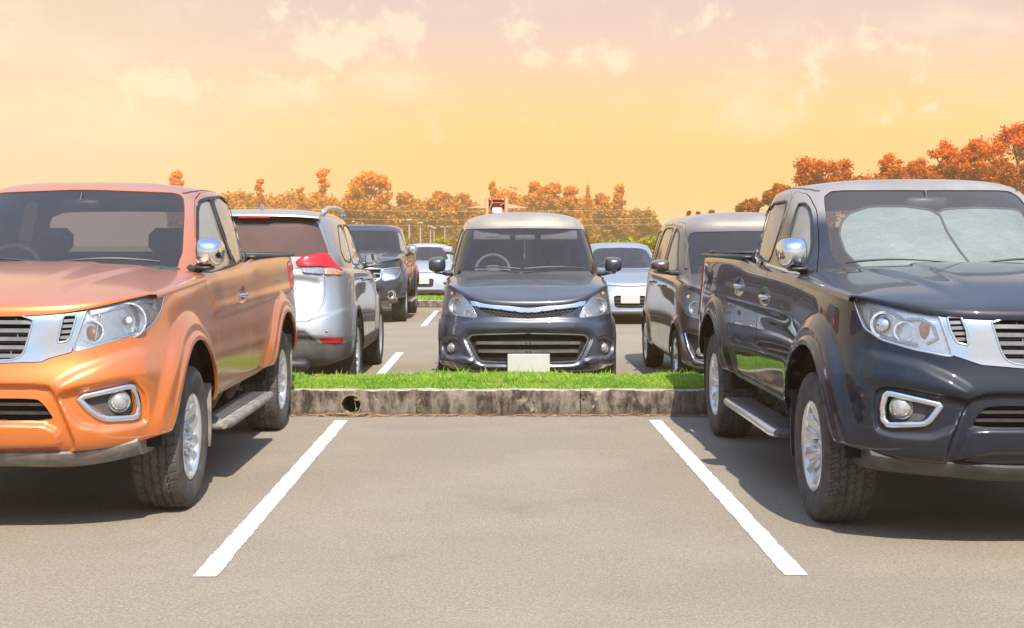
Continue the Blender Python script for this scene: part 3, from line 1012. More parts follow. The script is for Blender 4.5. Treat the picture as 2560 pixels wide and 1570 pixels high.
TR_DOME = [  # xb, yb, xt, yt, zb, zt
    (0, .38, 0, 1.10, 1.20, 1.755), (.28, .39, .27, 1.11, 1.20, 1.752), (.52, .43, .46, 1.14, 1.20, 1.748), (.68, .50, .575, 1.19, 1.20, 1.742), (.775, .575, .640, 1.26, 1.20, 1.738),
    (.835, .70, .685, 1.38, 1.20, 1.738), (.858, .92, .708, 1.52, 1.20, 1.742), (.862, 1.25, .718, 1.70, 1.22, 1.745), (.860, 1.62, .718, 1.86, 1.23, 1.742), (.850, 1.95, .708, 2.00, 1.24, 1.735),
    (.815, 2.13, .66, 2.085, 1.24, 1.728), (.70, 2.20, .55, 2.12, 1.24, 1.725), (.36, 2.22, .30, 2.135, 1.24, 1.725), (0, 2.22, 0, 2.14, 1.24, 1.725)]

def truck_shell(place, res=.02):
    lower = Sheet(bsheet(ring(TR_COLS, TR_ROWS), res * .72), place, res)
    # swollen wings round the wheels, tucked-in sills and a waist line
    def flare(G, N):
        x, y, z = G[..., 0], G[..., 1], G[..., 2]
        d = np.zeros_like(x)
        for cy in (0.0, 3.15):
            r = np.hypot(y - cy, z - .38)
            d += (.036 * (1 - sstep(.60, .68, r)) + .012 * (1 - sstep(.545, .565, r))) * (z > .2)
        side = sstep(.6, .85, np.abs(N[..., 0]))
        d += -.020 * sstep(.78, .56, z) * sstep(.6, .8, y) * sstep(2.7, 2.5, y)
        d += .010 * np.exp(-((z - (1.02 + .012 * y)) / .035) ** 2) * sstep(.5, .9, y) * sstep(4.1, 3.6, y)
        G[..., 0] += d * side
        return G
    lower.push(flare)
    top = Sheet(bsheet(dome(TR_DOME, [(-.12, -.01), (0, 0), (.12, .006), (.35, .014), (.62, .016), (.82, .012), (.92, .006), (1.0, -.004)],
                            dict(y0=1.45, y1=1.80, z=1.815, rows=[(.07, .32), (.18, .62), (.38, .86), (.65, .97), (1.0, 1.0)])), res), place, res)
    # bonnet
    fr = [(0, -.865, 1.105), (.25, -.860, 1.106), (.44, -.838, 1.110), (.60, -.780, 1.124), (.735, -.665, 1.152), (.838, -.50, 1.178)]
    bk = [(0, .50, 1.295), (.28, .51, 1.293), (.52, .54, 1.285), (.68, .585, 1.272), (.80, .60, 1.255), (.872, .52, 1.238)]
    rows = []
    for b, h, e in ((0, -.035, 0), (.0, .004, 0), (.04, .030, 0), (.12, .050, .004), (.28, .060, .006), (.5, .056, .006), (.72, .045, .006), (.9, .022, .004), (1.0, .0, 0)):
        row = []
        for q, (p0, p1) in enumerate(zip(fr, bk)):
            hh = h * (1, 1, .98, .82, .42, .0)[q]
            if b == 0 and h < 0: hh = h * (1, 1, .9, .6, .35, .25)[q]
            row.append([p0[i] + b * (p1[i] - p0[i]) for i in range(2)] + [p0[2] + b * (p1[2] - p0[2]) + hh])
        # edge roll-over
        e0 = row[-1]
        row.append([e0[0] + .012, e0[1], e0[2] - .012]); row.append([e0[0] + .014, e0[1], e0[2] - .034])
        rows.append(row)
    hood = Sheet(bsheet(rows, res, True, False), place, res)
    def bulge(G, N):
        x, y = G[..., 0], G[..., 1]
        edge = .42 + .16 * sstep(-.8, .5, y)
        G[..., 2] += .016 * sstep(edge + .03, edge - .03, x) * sstep(-.80, -.45, y) * sstep(.52, .3, y)
        G[..., 2] += .010 * sstep(.30 + .03, .30 - .02, x) * sstep(-.80, -.2, y) * sstep(.52, .3, y)
        return G
    hood.push(bulge)
    return lower, top, hood

def pick_bed(root, paintm):
    m = MB()
    zt = 1.335
    for sd in (1, -1):
        m.box((sd * .822, 3.20, zt - .006), (.095, 1.86, .030), .012)
        m.box((sd * .79, 3.22, zt - .18), (.02, 1.95, .38), .005)
    m.box((0, 4.20, zt + .002), (1.50, .06, .028), .012)
    m.box((0, 2.235, zt - .1), (1.6, .03, .26), .01)
    m.box((0, 3.2, .92), (1.6, 1.95, .04), .01)
    m.box((0, 4.17, zt - .2), (1.6, .02, .4), .005)
    m.build('bed_liner', M_BLACKP, root, 50)

def truck_under(root, pan=None):
    m = MB()
    m.box((0, .1, .62), (1.2, 1.3, .30), .05); m.box((0, 2.2, .62), (1.5, 3.9, .16), .04)
    for sd in (1, -1): m.box((sd * .42, 1.7, .50), (.10, 4.6, .14), .02)
    m.tube([(-.7, 3.15, .38), (.7, 3.15, .38)], .05, 12); m.ellipsoid((0, 3.15, .38), (.16, .17, .15))
    m.tube([(-.7, 0, .38), (-.2, 0, .42), (.2, 0, .42), (.7, 0, .38)], .04, 10)
    m.build('chassis', M_DARK, root, 50)
    sk = MB()
    prof = [(-.86, .43), (-.885, .41), (-.86, .365), (-.80, .335), (-.62, .325), (-.30, .36), (-.30, .42), (-.6, .43)]
    # grey belly pan under the bumper, following its plan curve
    V_, F_ = [], []
    xs = np.linspace(-.80, .80, 33)
    for x in xs:
        back = .16 * (abs(x) / .8) ** 3
        for (y, z) in prof: V_.append((x, y + back + .02, z + (.035 * (abs(x) / .8) ** 4) + (.006 * math.sin(x * 9))))
    k_ = len(prof)
    for i in range(len(xs) - 1):
        for q in range(k_):
            F_.append((i * k_ + q, i * k_ + (q + 1) % k_, (i + 1) * k_ + (q + 1) % k_, (i + 1) * k_ + q))
    F_.append(tuple(range(k_))); F_.append(tuple((len(xs) - 1) * k_ + q for q in range(k_))[::-1])
    sk.add(V_, F_)
    sk.build('belly_pan', pan or M_DUSTP, root, 40)

def running_board(root, metal):
    for sd in (1, -1):
        m = MB()
        m.box((sd * .885, 1.47, .352), (.17, 1.66, .050), .016)
        for y in (.86, 1.47, 2.1): m.box((sd * .74, y, .43), (.05, .06, .16), .01, Matrix.Rotation(R(30) * sd, 3, 'Y'))
        o = m.build('running_board', M_DUSTP if not metal else M_GREYP, root, 50)
        t = MB()
        t.tube([(sd * .96, .64, .355), (sd * .972, .72, .355), (sd * .972, 2.22, .355), (sd * .96, 2.30, .355)], [.022, .028, .028, .022], 12)
        t.build('edge_rail', M_ALLOY if metal else M_DUSTP, o, 60)
        r_ = MB()
        for q in range(6): r_.box((sd * (.815 + .022 * q), 1.47, .380), (.010, 1.5, .008), .002)
        r_.build('tread_rib', M_GREYP if not metal else M_BLACKP, o, 50)
def mudflap(root, x, y, z0, z1, w=.26, mat=None):
    for sd in (1, -1):
        m = MB()
        n = 12; V_ = []; F_ = []
        for i in range(n + 1):
            f = i / n; z = z1 + (z0 - z1) * f
            yy = y + .05 * f * f; ww = w * (1 - .12 * f ** 4)
            for (a, b) in ((-.5, -.006), (.5, -.006), (.5, .006), (-.5, .006)): V_.append((sd * (x + a * ww), yy + b, z))
        for i in range(n):
            for q in range(4): F_.append((i * 4 + q, i * 4 + (q + 1) % 4, i * 4 + 4 + (q + 1) % 4, i * 4 + 4 + q))
        F_ += [(0, 1, 2, 3), (n * 4 + 3, n * 4 + 2, n * 4 + 1, n * 4)]
        m.add(V_, F_)
        for (a, b) in ((-.08, .04), (.08, .04), (.09, .2)): m.lathe([(0, -.012), (.009, -.010), (.010, 0)], 8, 'y', (sd * (x + a), y - .004, z1 - b))
        m.build('mudflap', mat or M_DUSTP, root, 40)
def slats(name, sheet, rows, mat, parent, kind='cam', off=-.03, w=.012, h=.010, mask=None, sides=(1, -1)):
    """rows: list of poly-lines on the sheet"""
    m = MB()
    for pts in rows:
        P, N = sheet.path(pts, kind, mask)
        P = P + N * off
        s_ = strip(P, N, w, h, sides=sides)
        m.add(s_.v, s_.f)
    return m.build(name, mat, parent, 40)

def build_truck(which):
    org = which == 'orange'
    pl = Place(-2.55, 7.45, 1) if org else Place(2.54, 7.09, -1)
    lower, top, hood = truck_shell(pl)
    if org:
        root = thing('pickup_truck', 'orange extended cab pickup with chrome grille, on the left beside the empty bay', 'pickup truck', (pl.cx, pl.cy, 0), group='pickup trucks')
    else:
        root = thing('pickup_truck', 'dark blue black double cab pickup with silver sunshade behind its windscreen', 'pickup truck', (pl.cx, pl.cy, 0), group='pickup trucks')
    if pl.sg < 0: pass
    PM = P_ORANGE if org else P_BLACK
    front = lambda x, y, z, N: (y < .2)
    fr2 = lambda x, y, z, N: (y < -.28)
    side = lambda x, y, z, N: (N[..., 0] > .35) & (y < 4.25)
    dside = lambda x, y, z, N: (N[..., 0] > .35) & (z < 1.80)
    if org:
        head = [(220.3, 761.5), (310, 743), (397, 726.5), (410.5, 741), (404.4, 772), (386, 808), (362, 827), (267.5, 856.5), (179, 881)]
        chrome = [(-200, 772), (93, 770.5), (220.3, 761.5), (179, 881), (120, 897), (104, 905), (0, 908.5), (-200, 910)]
        grille = [(-200, 789), (87, 788.5), (60, 880), (46, 895), (20, 901), (-200, 902)]
        vent = [(158, 788), (192, 788), (175, 846), (164, 854.5), (143, 857)]
        fogf = [(182.6, 991.5), (335, 957), (348, 985), (354, 1012), (350, 1042), (333, 1049), (264, 1054), (240, 1050), (218, 1033.5)]
        fogin = [(205, 998), (322, 969.5), (332, 985), (338, 1012), (336, 1032), (326, 1039), (270, 1040.5), (249, 1029)]
        fogc = (299.5, 1004)
        intake = [(-200, 996), (92, 996), (113, 1015), (138, 1052), (-200, 1051)]
        sunk = [(-200, 962), (118, 966), (135, 990), (196, 1140), (-200, 1145)]
        lip = [(-200, 1056), (110, 1060), (146, 1078), (154, 1100), (150, 1118), (-200, 1124)]
        fogrec = [(143, 986), (330, 948), (362, 985), (366, 1020), (364, 1060), (255, 1074), (200, 1064), (180, 1045)]
        ffront = [(494.6, 604), (494.6, 520), (501, 503), (518, 497), (526, 500), (548, 566), (583, 662), (529, 679), (510, 676), (498, 648)]
        quarter = [(531, 497), (552, 492), (572, 511), (617.5, 626), (608, 648), (588, 659), (556, 572)]
        black_sash = [(491, 640), (490, 518), (498, 499), (517, 492.5), (555, 488), (576, 509), (622, 626), (612, 651), (586, 666), (528, 683), (507, 681)]
        door = [(489, 640), (486, 500), (500, 482), (530, 477), (603.5, 679), (614, 716), (624, 766), (628, 866), (634, 948), (551, 998), (550, 866), (543, 797), (511, 700)]
        doors = [('door', door, (605.5, 737))]
        ws = [(-300, 481), (0, 477.5), (218, 473.5), (429, 481), (450, 486), (460, 497), (462, 525), (457, 632), (449, 650), (445, 672), (-300, 672)]
        lamp = [(718, 655), (726, 652), (744, 700), (742, 730), (729, 725), (722, 690)]
        flap = [(684, 705), (699, 700), (700, 745), (686, 748)]
        beltchrome = None
    else:
        head = [(2133, 739), (2146, 730.5), (2237.6, 752.5), (2341, 768.6), (2382.5, 888.5), (2368.6, 889.8), (2281, 872), (2202, 848), (2160, 820), (2145, 784.5)]
        chrome = [(2341, 768.6), (2400, 773.5), (2560, 776.6), (2760, 778), (2760, 927), (2560, 922), (2454, 913), (2382.5, 889)]
        grille = [(2476, 796.4), (2760, 798), (2760, 914), (2560, 912), (2535, 909), (2515, 899), (2503, 880)]
        vent = [(2366.6, 792.5), (2403, 792.5), (2417, 828), (2421, 864), (2392.5, 857), (2377, 829)]
        fogf = [(2219, 976.5), (2372, 1004.7), (2377.5, 1013), (2339, 1057), (2315.7, 1068.5), (2219, 1068.5), (2202.6, 1050), (2199, 1016.4), (2206, 984.4)]
        fogin = [(2226, 987), (2320, 1006.4), (2325, 1018), (2310, 1047), (2295.7, 1057.7), (2229, 1058), (2215, 1046), (2215, 1006.4)]
        fogc = (2252.5, 1019.7)
        intake = [(2466, 1014.7), (2760, 1015), (2760, 1070), (2430, 1068), (2440, 1043)]
        sunk = [(2432, 988), (2760, 988), (2760, 1172), (2362, 1168), (2380, 1100)]
        lip = [(2425, 1076), (2440, 1072), (2760, 1074), (2760, 1135), (2480, 1130), (2388, 1150), (2400, 1118)]
        fogrec = [(2190, 975), (2230, 966), (2400, 1000), (2424, 1006), (2385, 1072), (2330, 1094), (2230, 1090), (2192, 1076), (2184, 1030)]
        ffront = [(1995, 510), (2013, 508), (2025, 522), (2030, 548), (2031, 616), (2012, 676), (2000, 680), (1952, 662)]
        quarter = [(1929, 510), (1968, 502), (1960, 541), (1924, 655), (1903, 650), (1886, 624), (1895, 594)]
        black_sash = None
        door = [(1985, 477), (2021, 486), (2043, 528), (2048, 616), (2041, 690), (1992, 733), (1974, 820), (1963, 900), (1962, 1012), (1889, 964), (1890, 922), (1892, 780), (1904, 718), (1927, 664)]
        rdoor = [(1984, 477), (1950, 480), (1926, 489), (1905, 530), (1870, 616), (1848, 678), (1836, 785), (1834, 864), (1845, 918), (1862, 953), (1888, 964), (1889, 922), (1891, 780), (1903, 718), (1926, 664)]
        doors = [('door', rdoor, (1848, 716)), ('door', door, (1912, 742.5))]
        ws = [(2058, 493), (2076, 478), (2110, 475.5), (2300, 475), (2560, 482), (2760, 488), (2760, 675), (2120, 672), (2088, 650), (2080, 640)]
        lamp = None
        flap = None
        beltchrome = [(1881, 627), (1886, 640), (1898, 655), (1912, 661.5), (1937, 669), (1975, 680), (2003, 686)]
    # ---- relief of the bumper (deeper centre, hollow round the fog lamps, proud lip)
    lower.displace('cam', sunk, 1.0, 11, front, vec=(0, .034, 0))
    lower.displace('cam', fogrec, 1.0, 14, front, vec=(-.008, .030, 0))
    lower.displace('cam', lip, 1.0, 8, front, vec=(0, -.026, 0))
    brow = [(138, 964), (190, 934), (290, 893), (345, 878), (378, 878), (382, 950), (330, 946), (200, 976), (146, 988)] if org else \
        [(2426, 978), (2375, 946), (2290, 908), (2215, 892), (2172, 884), (2172, 950), (2232, 958), (2400, 992), (2420, 1000)]
    lower.displace('cam', brow, 1.0, 30, front, vec=(0, -.020, .004))
    # rim-of-arch lip
    # door-handle hollows
    for _, _, hc in doors:
        rad = 12 if not org else 11
        ell = [(hc[0] + rad * .8 * math.cos(t), hc[1] + rad * 1.45 * math.sin(t)) for t in np.linspace(0, 2 * math.pi, 20)[:-1]]
        lower.displace('cam', ell, -.014, 9, side, round_=False)
    # ---- openings and panels
    lower.cut('opening', 'side', arch(0, .38, .52), lambda x, y, z, N: (x > .45) & (y > -.62) & (y < 1), False, 0, .016)
    lower.cut('opening', 'side', arch(3.15, .38, .52), lambda x, y, z, N: (x > .45) & (y > 1), False, 0, .016)
    lower.cut('headlight', 'cam', head, front, True, .003, .014, .012)
    lower.cut('grille_frame', 'cam', chrome, fr2, False, .002, .012, .014, over=['body'])
    lower.cut('grille_hole', 'cam', grille, fr2, True, .0, .05, 0)
    lower.cut('vent_hole', 'cam', vent, fr2, True, .0, .03, 0)
    lower.cut('fog_hole', 'cam', fogin, fr2, True, .0, .02, 0)
    lower.cut('intake_hole', 'cam', intake, fr2, True, .0, .06, 0)
    for nm, pol, _ in doors:
        lower.cut(nm, 'cam', pol, lambda x, y, z, N: (N[..., 0] > .3) & (y > .3) & (y < 2.7), True, .003, .016, over=['body'])
        top.cut(nm, 'cam', pol, dside, True, .003, .016, over=['body'])
    if lamp:
        lower.cut('tail_lamp', 'cam', lamp, lambda x, y, z, N: (y > 3.6), True, .002, .02, over=['body'])
    else:
        lower.cut('tail_lamp', 'side', [(4.02, .88), (4.02, 1.22), (4.10, 1.27), (4.5, 1.27), (4.5, .86), (4.1, .84)], lambda x, y, z, N: (y > 3.9) & (x > .72), False, .002, .02, over=['body'])
    if flap:
        lower.cut('fuel_flap', 'cam', flap, side, True, .002, .008, over=['body'])
    # bonnet edge wrap is separate; the windscreen and side glass
    top.cut('windscreen', 'cam', ws, lambda x, y, z, N: (N[..., 1] < -.25) & (z < 1.80), True, .0, .016, 0, off=-.006)
    top.cut('rear_window', 'rear', [(-.2, 1.32), (.60, 1.32), (.53, 1.64), (-.2, 1.65)], lambda x, y, z, N: (N[..., 1] > .5), True, 0, .012, 0, off=-.005)
    if black_sash:
        for sh in (top, lower): sh.cut('sash', 'cam', black_sash, dside, True, .001, .012, over=['body', 'door'])
    for sh in (top, lower):
        sh.cut('side_window', 'cam', ffront, dside, True, .0, .018, 0, off=-.008, over=['body', 'door', 'sash'])
        sh.cut('side_window', 'cam', quarter, dside, True, .0, .018, 0, off=-.008, over=['body', 'door', 'sash'])
    # body = lower + top
    body = mkobj('body', join(lower.piece('body'), top.piece('body')), PM, root)
    mkobj('hood', hood.piece('body'), PM, root)
    sides_ = ((1, -1) if True else (1,))
    for sd in (1, -1):
        dk = {}
        for nm, pol, hc in doors:
            ids = [i for i, r_ in enumerate(lower.regs) if r_ and r_['name'] == nm]
        # one object per door
        nd = len(doors)
        for q in range(nd):
            def only(sh, q=q):
                ids = [i for i, r_ in enumerate(sh.regs) if r_ and r_['name'] == 'door']
                save = [(i, sh.regs[i]['name']) for i in ids]
                for a, i in enumerate(ids): sh.regs[i]['name'] = 'door' if a == q else 'other'
                p = sh.piece('door', (sd,))
                for i, n_ in save: sh.regs[i]['name'] = n_
                return p
            d = mkobj('door', join(only(lower), only(top)), PM, root)
            P, N = lower.at(doors[q][2], 'cam', side)
            P, N = apply_side(P, N, sd)
            handle(root, P - N * .012, N, .15).build('door_handle', M_CHROME, d, 60)
        if black_sash:
            mkobj('window_frame', join(lower.piece('sash', (sd,)), top.piece('sash', (sd,))), M_BLACKP, root)
        pc = join(top.piece('side_window', (sd,)), lower.piece('side_window', (sd,)))
        mkobj('side_window', pc, G_SIDE, root)
        for pol in (ffront, quarter):
            P, N = top.path(smooth_poly(pol, 1), 'cam', dside, closed=True)
            kz = P[:, 2] > 1.27
            ks = np.nonzero(~kz)[0]
            if len(ks): P = np.roll(P, -ks[-1] - 1, 0); N = np.roll(N, -ks[-1] - 1, 0); kz = np.roll(kz, -ks[-1] - 1)
            if kz.sum() > 3: strip(P[kz], N[kz], .014, .004, False, False, (sd,)).build('window_rubber', M_BLACKP, root, 40)
        hl = mkobj('headlight', lower.piece('headlight', (sd,)), G_LENS, root)
        back = mkobj('reflector', lower.piece('headlight', (sd,), -.022, nofold=True), M_REFL, hl)
        P, N = lower.path(smooth_poly(head, 1), 'cam', front, closed=True)
        strip(P - N * .004, N, .012, .006, True, True, (sd,)).build('lamp_bezel', M_CHROME, hl, 50)
        def hp(c, o): 
            P_, N_ = lower.at(c, 'cam', front); P_ = P_ + N_ * o
            a, b = apply_side(P_, N_, sd); b = b * .5 + np.array((0, -.5, 0)); return a, b
        if org:
            c, n_ = hp((323, 801), -.008); bowl(hl, 'lamp_bowl', c, n_, .082, M_REFL, .05); ball(hl, 'bulb', c + n_ * .0, .020, M_LAMPW)
            c, n_ = hp((232, 829), -.012); bowl(hl, 'lamp_bowl', c, n_, .048, M_REFL, .03)
            c, n_ = hp((230, 832), -.016); ball(hl, 'indicator', c, .024, M_AMBER, (1, .5, 1.5))
            P, N = lower.path([(226, 779), (310, 760), (380, 748), (391, 754), (388, 772)], 'cam', front)
            strip(P - N * .010, N, .034, .010, False, True, (sd,)).build('chrome_band', M_LAMPW, hl, 50)
            P, N = lower.path([(251, 785), (240, 850)], 'cam', front)
            strip(P - N * .016, N, .014, .012, False, True, (sd,)).build('divider', M_REFL, hl, 50)
        else:
            c, n_ = hp((2207, 811), -.010); bowl(hl, 'lamp_bowl', c, n_, .052, M_REFL, .03, .012); ball(hl, 'projector', c - n_ * .01, .040, M_CHROME)
            c, n_ = hp((2258, 828), -.012); bowl(hl, 'lamp_bowl', c, n_, .040, M_REFL, .04)
            c, n_ = hp((2310, 823), -.018); ball(hl, 'indicator', c, .026, M_AMBER, (1, .45, 1.7))
            P, N = lower.path([(2168, 776), (2172, 805), (2190, 836), (2235, 850), (2290, 862)], 'cam', front)
            strip(P - N * .014, N, .016, .012, False, True, (sd,)).build('light_guide', M_LAMPW, hl, 50)
            P, N = lower.path([(2170, 772), (2230, 782), (2256, 800), (2300, 797), (2330, 812), (2344, 846), (2316, 860)], 'cam', front)
            strip(P - N * .014, N, .014, .012, False, True, (sd,)).build('light_guide', M_LAMPW, hl, 50)
        # fog lamp set
        fr_ = MB()
        P, N = lower.path(smooth_poly((np.array(fogf) + np.array(smooth_resample(fogin, fogf))) / 2, 1), 'cam', fr2, closed=True)
        fg = strip(P, N, .030, .018, True, True, (sd,)).build('fog_lamp_frame', M_CHROME, root, 60)
        mkobj('fog_housing', lower.piece('fog_hole', (sd,), -.028, nofold=True), M_GREYP, fg)
        P, N = lower.at(fogc, 'cam', fr2); P = P - N * .004; P, N = apply_side(P, N, sd); N = N * .6 + np.array((0, -.4, 0))
        fog(fg, P, N, .047, M_FOG)
        if True:
            mkobj('tail_lamp', lower.piece('tail_lamp', (sd,), .006), M_RED, root)
    if flap: mkobj('fuel_flap', lower.piece('fuel_flap', (1,)), PM, root)
    # hole backings
    mkobj('grille_backing', join(lower.piece('grille_hole', (1, -1), -.06, True), lower.piece('vent_hole', (1, -1), -.03, True), lower.piece('intake_hole', (1, -1), -.07, True)), M_DARK, root)
    gf = mkobj('grille_frame', lower.piece('grille_frame'), M_CHROME, root)
    gp = np.array(grille); y0, y1 = gp[:, 1].min(), gp[:, 1].max()
    rowsl = []
    if org:
        for q in range(5):
            y = 805 + q * 21
            xr = 84 - (y - 790) * .32
            rowsl.append([(-160, y - 1), (xr + 3, y)])
    else:
        for q in range(5):
            y = 815 + q * 21.5
            xr = 2480 + (y - 797) * .36
            rowsl.append([(xr - 3, y), (2700, y + 2)])
    vb_ = [[(x0_ - (y_ - 790) * .06, y_ + 2), (x0_ - (y_ - 790) * .06 - 1, y_ + 17)] for q_, x0_ in enumerate((38, -40, 44, -30, 30)) for y_ in (790 + q_ * 21,)] if org else \
        [[(x0_, y_ + 2), (x0_ + 2, y_ + 18)] for q_, x0_ in enumerate((2545, 2610, 2560, 2625, 2565)) for y_ in (798 + q_ * 21.5,)]
    slats('grille_bar', lower, vb_, M_SLAT, gf, off=-.030, w=.006, h=.010, mask=fr2, sides=(1,))
    slats('grille_bar', lower, vb_, M_SLAT, gf, off=-.030, w=.006, h=.010, mask=fr2, sides=(-1,))
    slats('grille_slat', lower, rowsl, M_SLAT, gf, off=-.022, w=.020, h=.012, mask=fr2)
    vl = []
    for q in range(4):
        if org:
            y = 800 + q * 14; vl.append([(190 - (y - 788) * .28, y), (157 - (y - 788) * .22, y + 2)])
        else:
            y = 806 + q * 14; vl.append([(2369 + (y - 792) * .25, y), (2405 + (y - 792) * .3, y - 1)])
    for sd in (1, -1): slats('vent_slat', lower, vl, M_SLAT, gf, off=-.014, w=.016, h=.008, mask=fr2, sides=(sd,))
    P, N = lower.path(smooth_poly(vent, 1), 'cam', fr2, closed=True)
    for sd in (1, -1): strip(P, N, .012, .008, True, True, (sd,)).build('vent_bezel', M_CHROME, gf, 60)
    P, N = lower.path(smooth_poly(grille, 1), 'cam', fr2, closed=True)
    keep = P[:, 0] > .01
    strip(P[keep], N[keep], .010, .006, False, True).build('grille_bezel', M_CHROME, gf, 60)
    # emblem: a plain round badge with a bar in the middle of the grille
    em = MB().lathe([(.062, .0), (.064, .012), (.078, .014), (.082, .0)], 40, 'y', (0, -.915, .985)).box((0, -.925, .985), (.19, .014, .030), .006)
    em.build('badge', M_CHROME, gf, 40)
    sl = []
    if org: sl = [[(-160, 1010), (118, 1012)], [(-160, 1032), (132, 1034)]]; vb = [[(10, 998), (16, 1050)]]
    else: sl = [[(2452, 1031), (2700, 1032)], [(2440, 1052), (2700, 1053)]]; vb = [[(2548, 1015), (2544, 1068)]]
    slats('intake_bar', lower, sl, M_BLACKP, root, off=-.035, w=.014, h=.02, mask=fr2)
    # windscreen and what is behind it
    mkobj('rear_window', top.piece('rear_window'), G_WIND, root)
    wsO = mkobj('windscreen', top.piece('windscreen'), G_WIND if org else G_CLEAR, root)
    wpts = [[(.16, .45), (.40, .48), (.62, .55)], [(-.62, .52), (-.35, .46), (-.05, .44)]]
    for (pa) in ((.08, .62), (-.62, -.06)):
        n_ = 8; P_ = []
        for q in range(n_ + 1):
            x = pa[0] + (pa[1] - pa[0]) * q / n_
            yb = .385 + .13 * (abs(x) / .68) ** 2.2
            P_.append((x, yb - .005, 1.315 + .02 * math.sin(q / n_ * math.pi)))
        w_ = wiper(root, P_)
    MB().box((0, .62, 1.20), (1.5, .5, .16), .05).box((0, .50, 1.27), (1.3, .25, .04), .015).build('dashboard', M_INT, root, 50)
    sx = .40 if pl.sg < 0 else -.40
    sx = -.40 * 1
    steering(root, sx if org else .40, .93, 1.24)
    for x in (-.38, .38): seat(root, x, 1.35, .85, 1.42)
    MB().box((0, 1.98, 1.08), (1.36, .12, .52), .04).build('rear_bench', M_SEAT, root, 50)
    MB().box((0, 1.04, 1.66), (.24, .03, .065), .012).tube([(0, 1.03, 1.68), (0, 1.06, 1.73)], .01).build('rear_view_mirror', M_BLACKP, root, 50)
    # door mirrors
    for sd in (1, -1):
        door_mirror(root, sd * .770, .66, 1.368, sd, .165, .190, .16, M_CHROME, M_BLACKP, .020, arm_z=-.10)
    # rear: tailgate detail, bed
    MB().box((0, 4.32, 1.12), (.26, .03, .06), .01).build('tailgate_handle', M_BLACKP, root, 40)
    MB().box((0, 4.38, .60), (1.5, .12, .14), .04).build('rear_bumper', M_CHROME, root, 40)
    pick_bed(root, PM)
    truck_under(root, M_DUSTP if org else M_GREYP)
    running_board(root, not org)
    mudflap(root, .80, .47, .25, .62, .24, M_DUSTP if org else M_BLACKP)
    mudflap(root, .80, 3.15 + .47, .27, .70, .24, M_DUSTP if org else M_BLACKP)
    liner(root, 0, .38, .525, .50, .875); liner(root, 3.15, .38, .525, .50, .875)
    for y in (0, 3.15):
        for sd in (1, -1):
            wheel(root, sd * .80, y, .383, .222, .245, 6, 'wide', 1 if org else 2, spin=.3 if y else 0.05)
    # weather strip round the door glass
    if beltchrome:
        P, N = top.path(beltchrome, 'cam', lambda x, y, z, N: (N[..., 0] > .35) & (z < 1.7))
        for sd in (1, -1): strip(P, N, .022, .010, False, True, (sd,)).build('belt_moulding', M_CHROME, root, 50)
    # bonnet shut line and roof drip channel: a thin dark rubber line
    P, N = top.path([(.55, 1.18), (.70, 1.5), (.72, 1.9)] and [(x, y) for x, y in ((.600, 1.20), (.640, 1.35), (.655, 1.6), (.655, 1.85), (.64, 2.02))], 'top', lambda x, y, z, N: z > 1.74)
    for sd in (1, -1): strip(P, N, .010, .002, sides=(sd,)).build('roof_channel', M_BLACKP if org else M_GREYP, root, 40)
    root.scale = (1, 1, 1)
    if not org:
        # rolled tonneau cap at the tail of the bed and a folded cloth on it
        MB().box((0, 4.00, 1.352), (1.62, .24, .040), .018).build('bed_cap', M_BLACKP, root, 50)
        # silver folding sunshade behind the glass: two overlapping lobes with a twisted crease between them
        left = [(2102, 572), (2108, 545), (2130, 524), (2178, 510), (2260, 509), (2325, 517), (2350, 530), (2366, 566), (2398, 610), (2424, 640), (2436, 672), (2190, 672), (2150, 640), (2118, 612)]
        right = [(2356, 519), (2374, 511), (2450, 508), (2540, 511), (2600, 528), (2632, 560), (2640, 600), (2620, 640), (2590, 672), (2450, 672), (2428, 640), (2402, 610), (2372, 566)]
        mws = lambda x, y, z, N: (N[..., 1] < -.2) & (z < 1.80)
        m = MB(); mr = MB()
        for pol, off in ((left, -.045), (right, -.058)):
            pol = smooth_poly(pol, 2, .12); c2 = pol.mean(0); pol = c2 + (pol - c2) * (1.05, 1.13); n_ = len(pol); V_ = []
            for k_ in (1.0, .75, .5, .25):
                for p in pol:
                    P, N = at_both(top, c2 + (p - c2) * k_, mws); V_.append(P + N * off)
            P, N = at_both(top, c2, mws); V_.append(P + N * off)
            # the shell is drawn in the mirrored placement: flip x into object space
            V_ = [(v[0] * pl.sg, v[1], v[2]) for v in V_]
            m.add(V_, [(k_ * n_ + i, k_ * n_ + (i + 1) % n_, (k_ + 1) * n_ + (i + 1) % n_, (k_ + 1) * n_ + i) for k_ in range(3) for i in range(n_)] + [(3 * n_ + i, 3 * n_ + (i + 1) % n_, 4 * n_) for i in range(n_)])
            mr.tube([(a_, b_ - .004, c_) for a_, b_, c_ in V_[:n_]], .007, 6, close=True)
        so = m.build('sunshade', princ('silvery sunshade cloth', (0.25, 0.30, 0.285), .42, .25, noise=(5, .10), bump=(5, .5, .05)), root, 60, fix=False)
        mr.build('sunshade_rim', M_GREYP, so, 60)
    return root

def smooth_resample(inner, outer):
    """for every outer point the nearest point of the inner outline"""
    _, q = sdf(np.asarray(outer, float), np.asarray(inner, float))
    return q
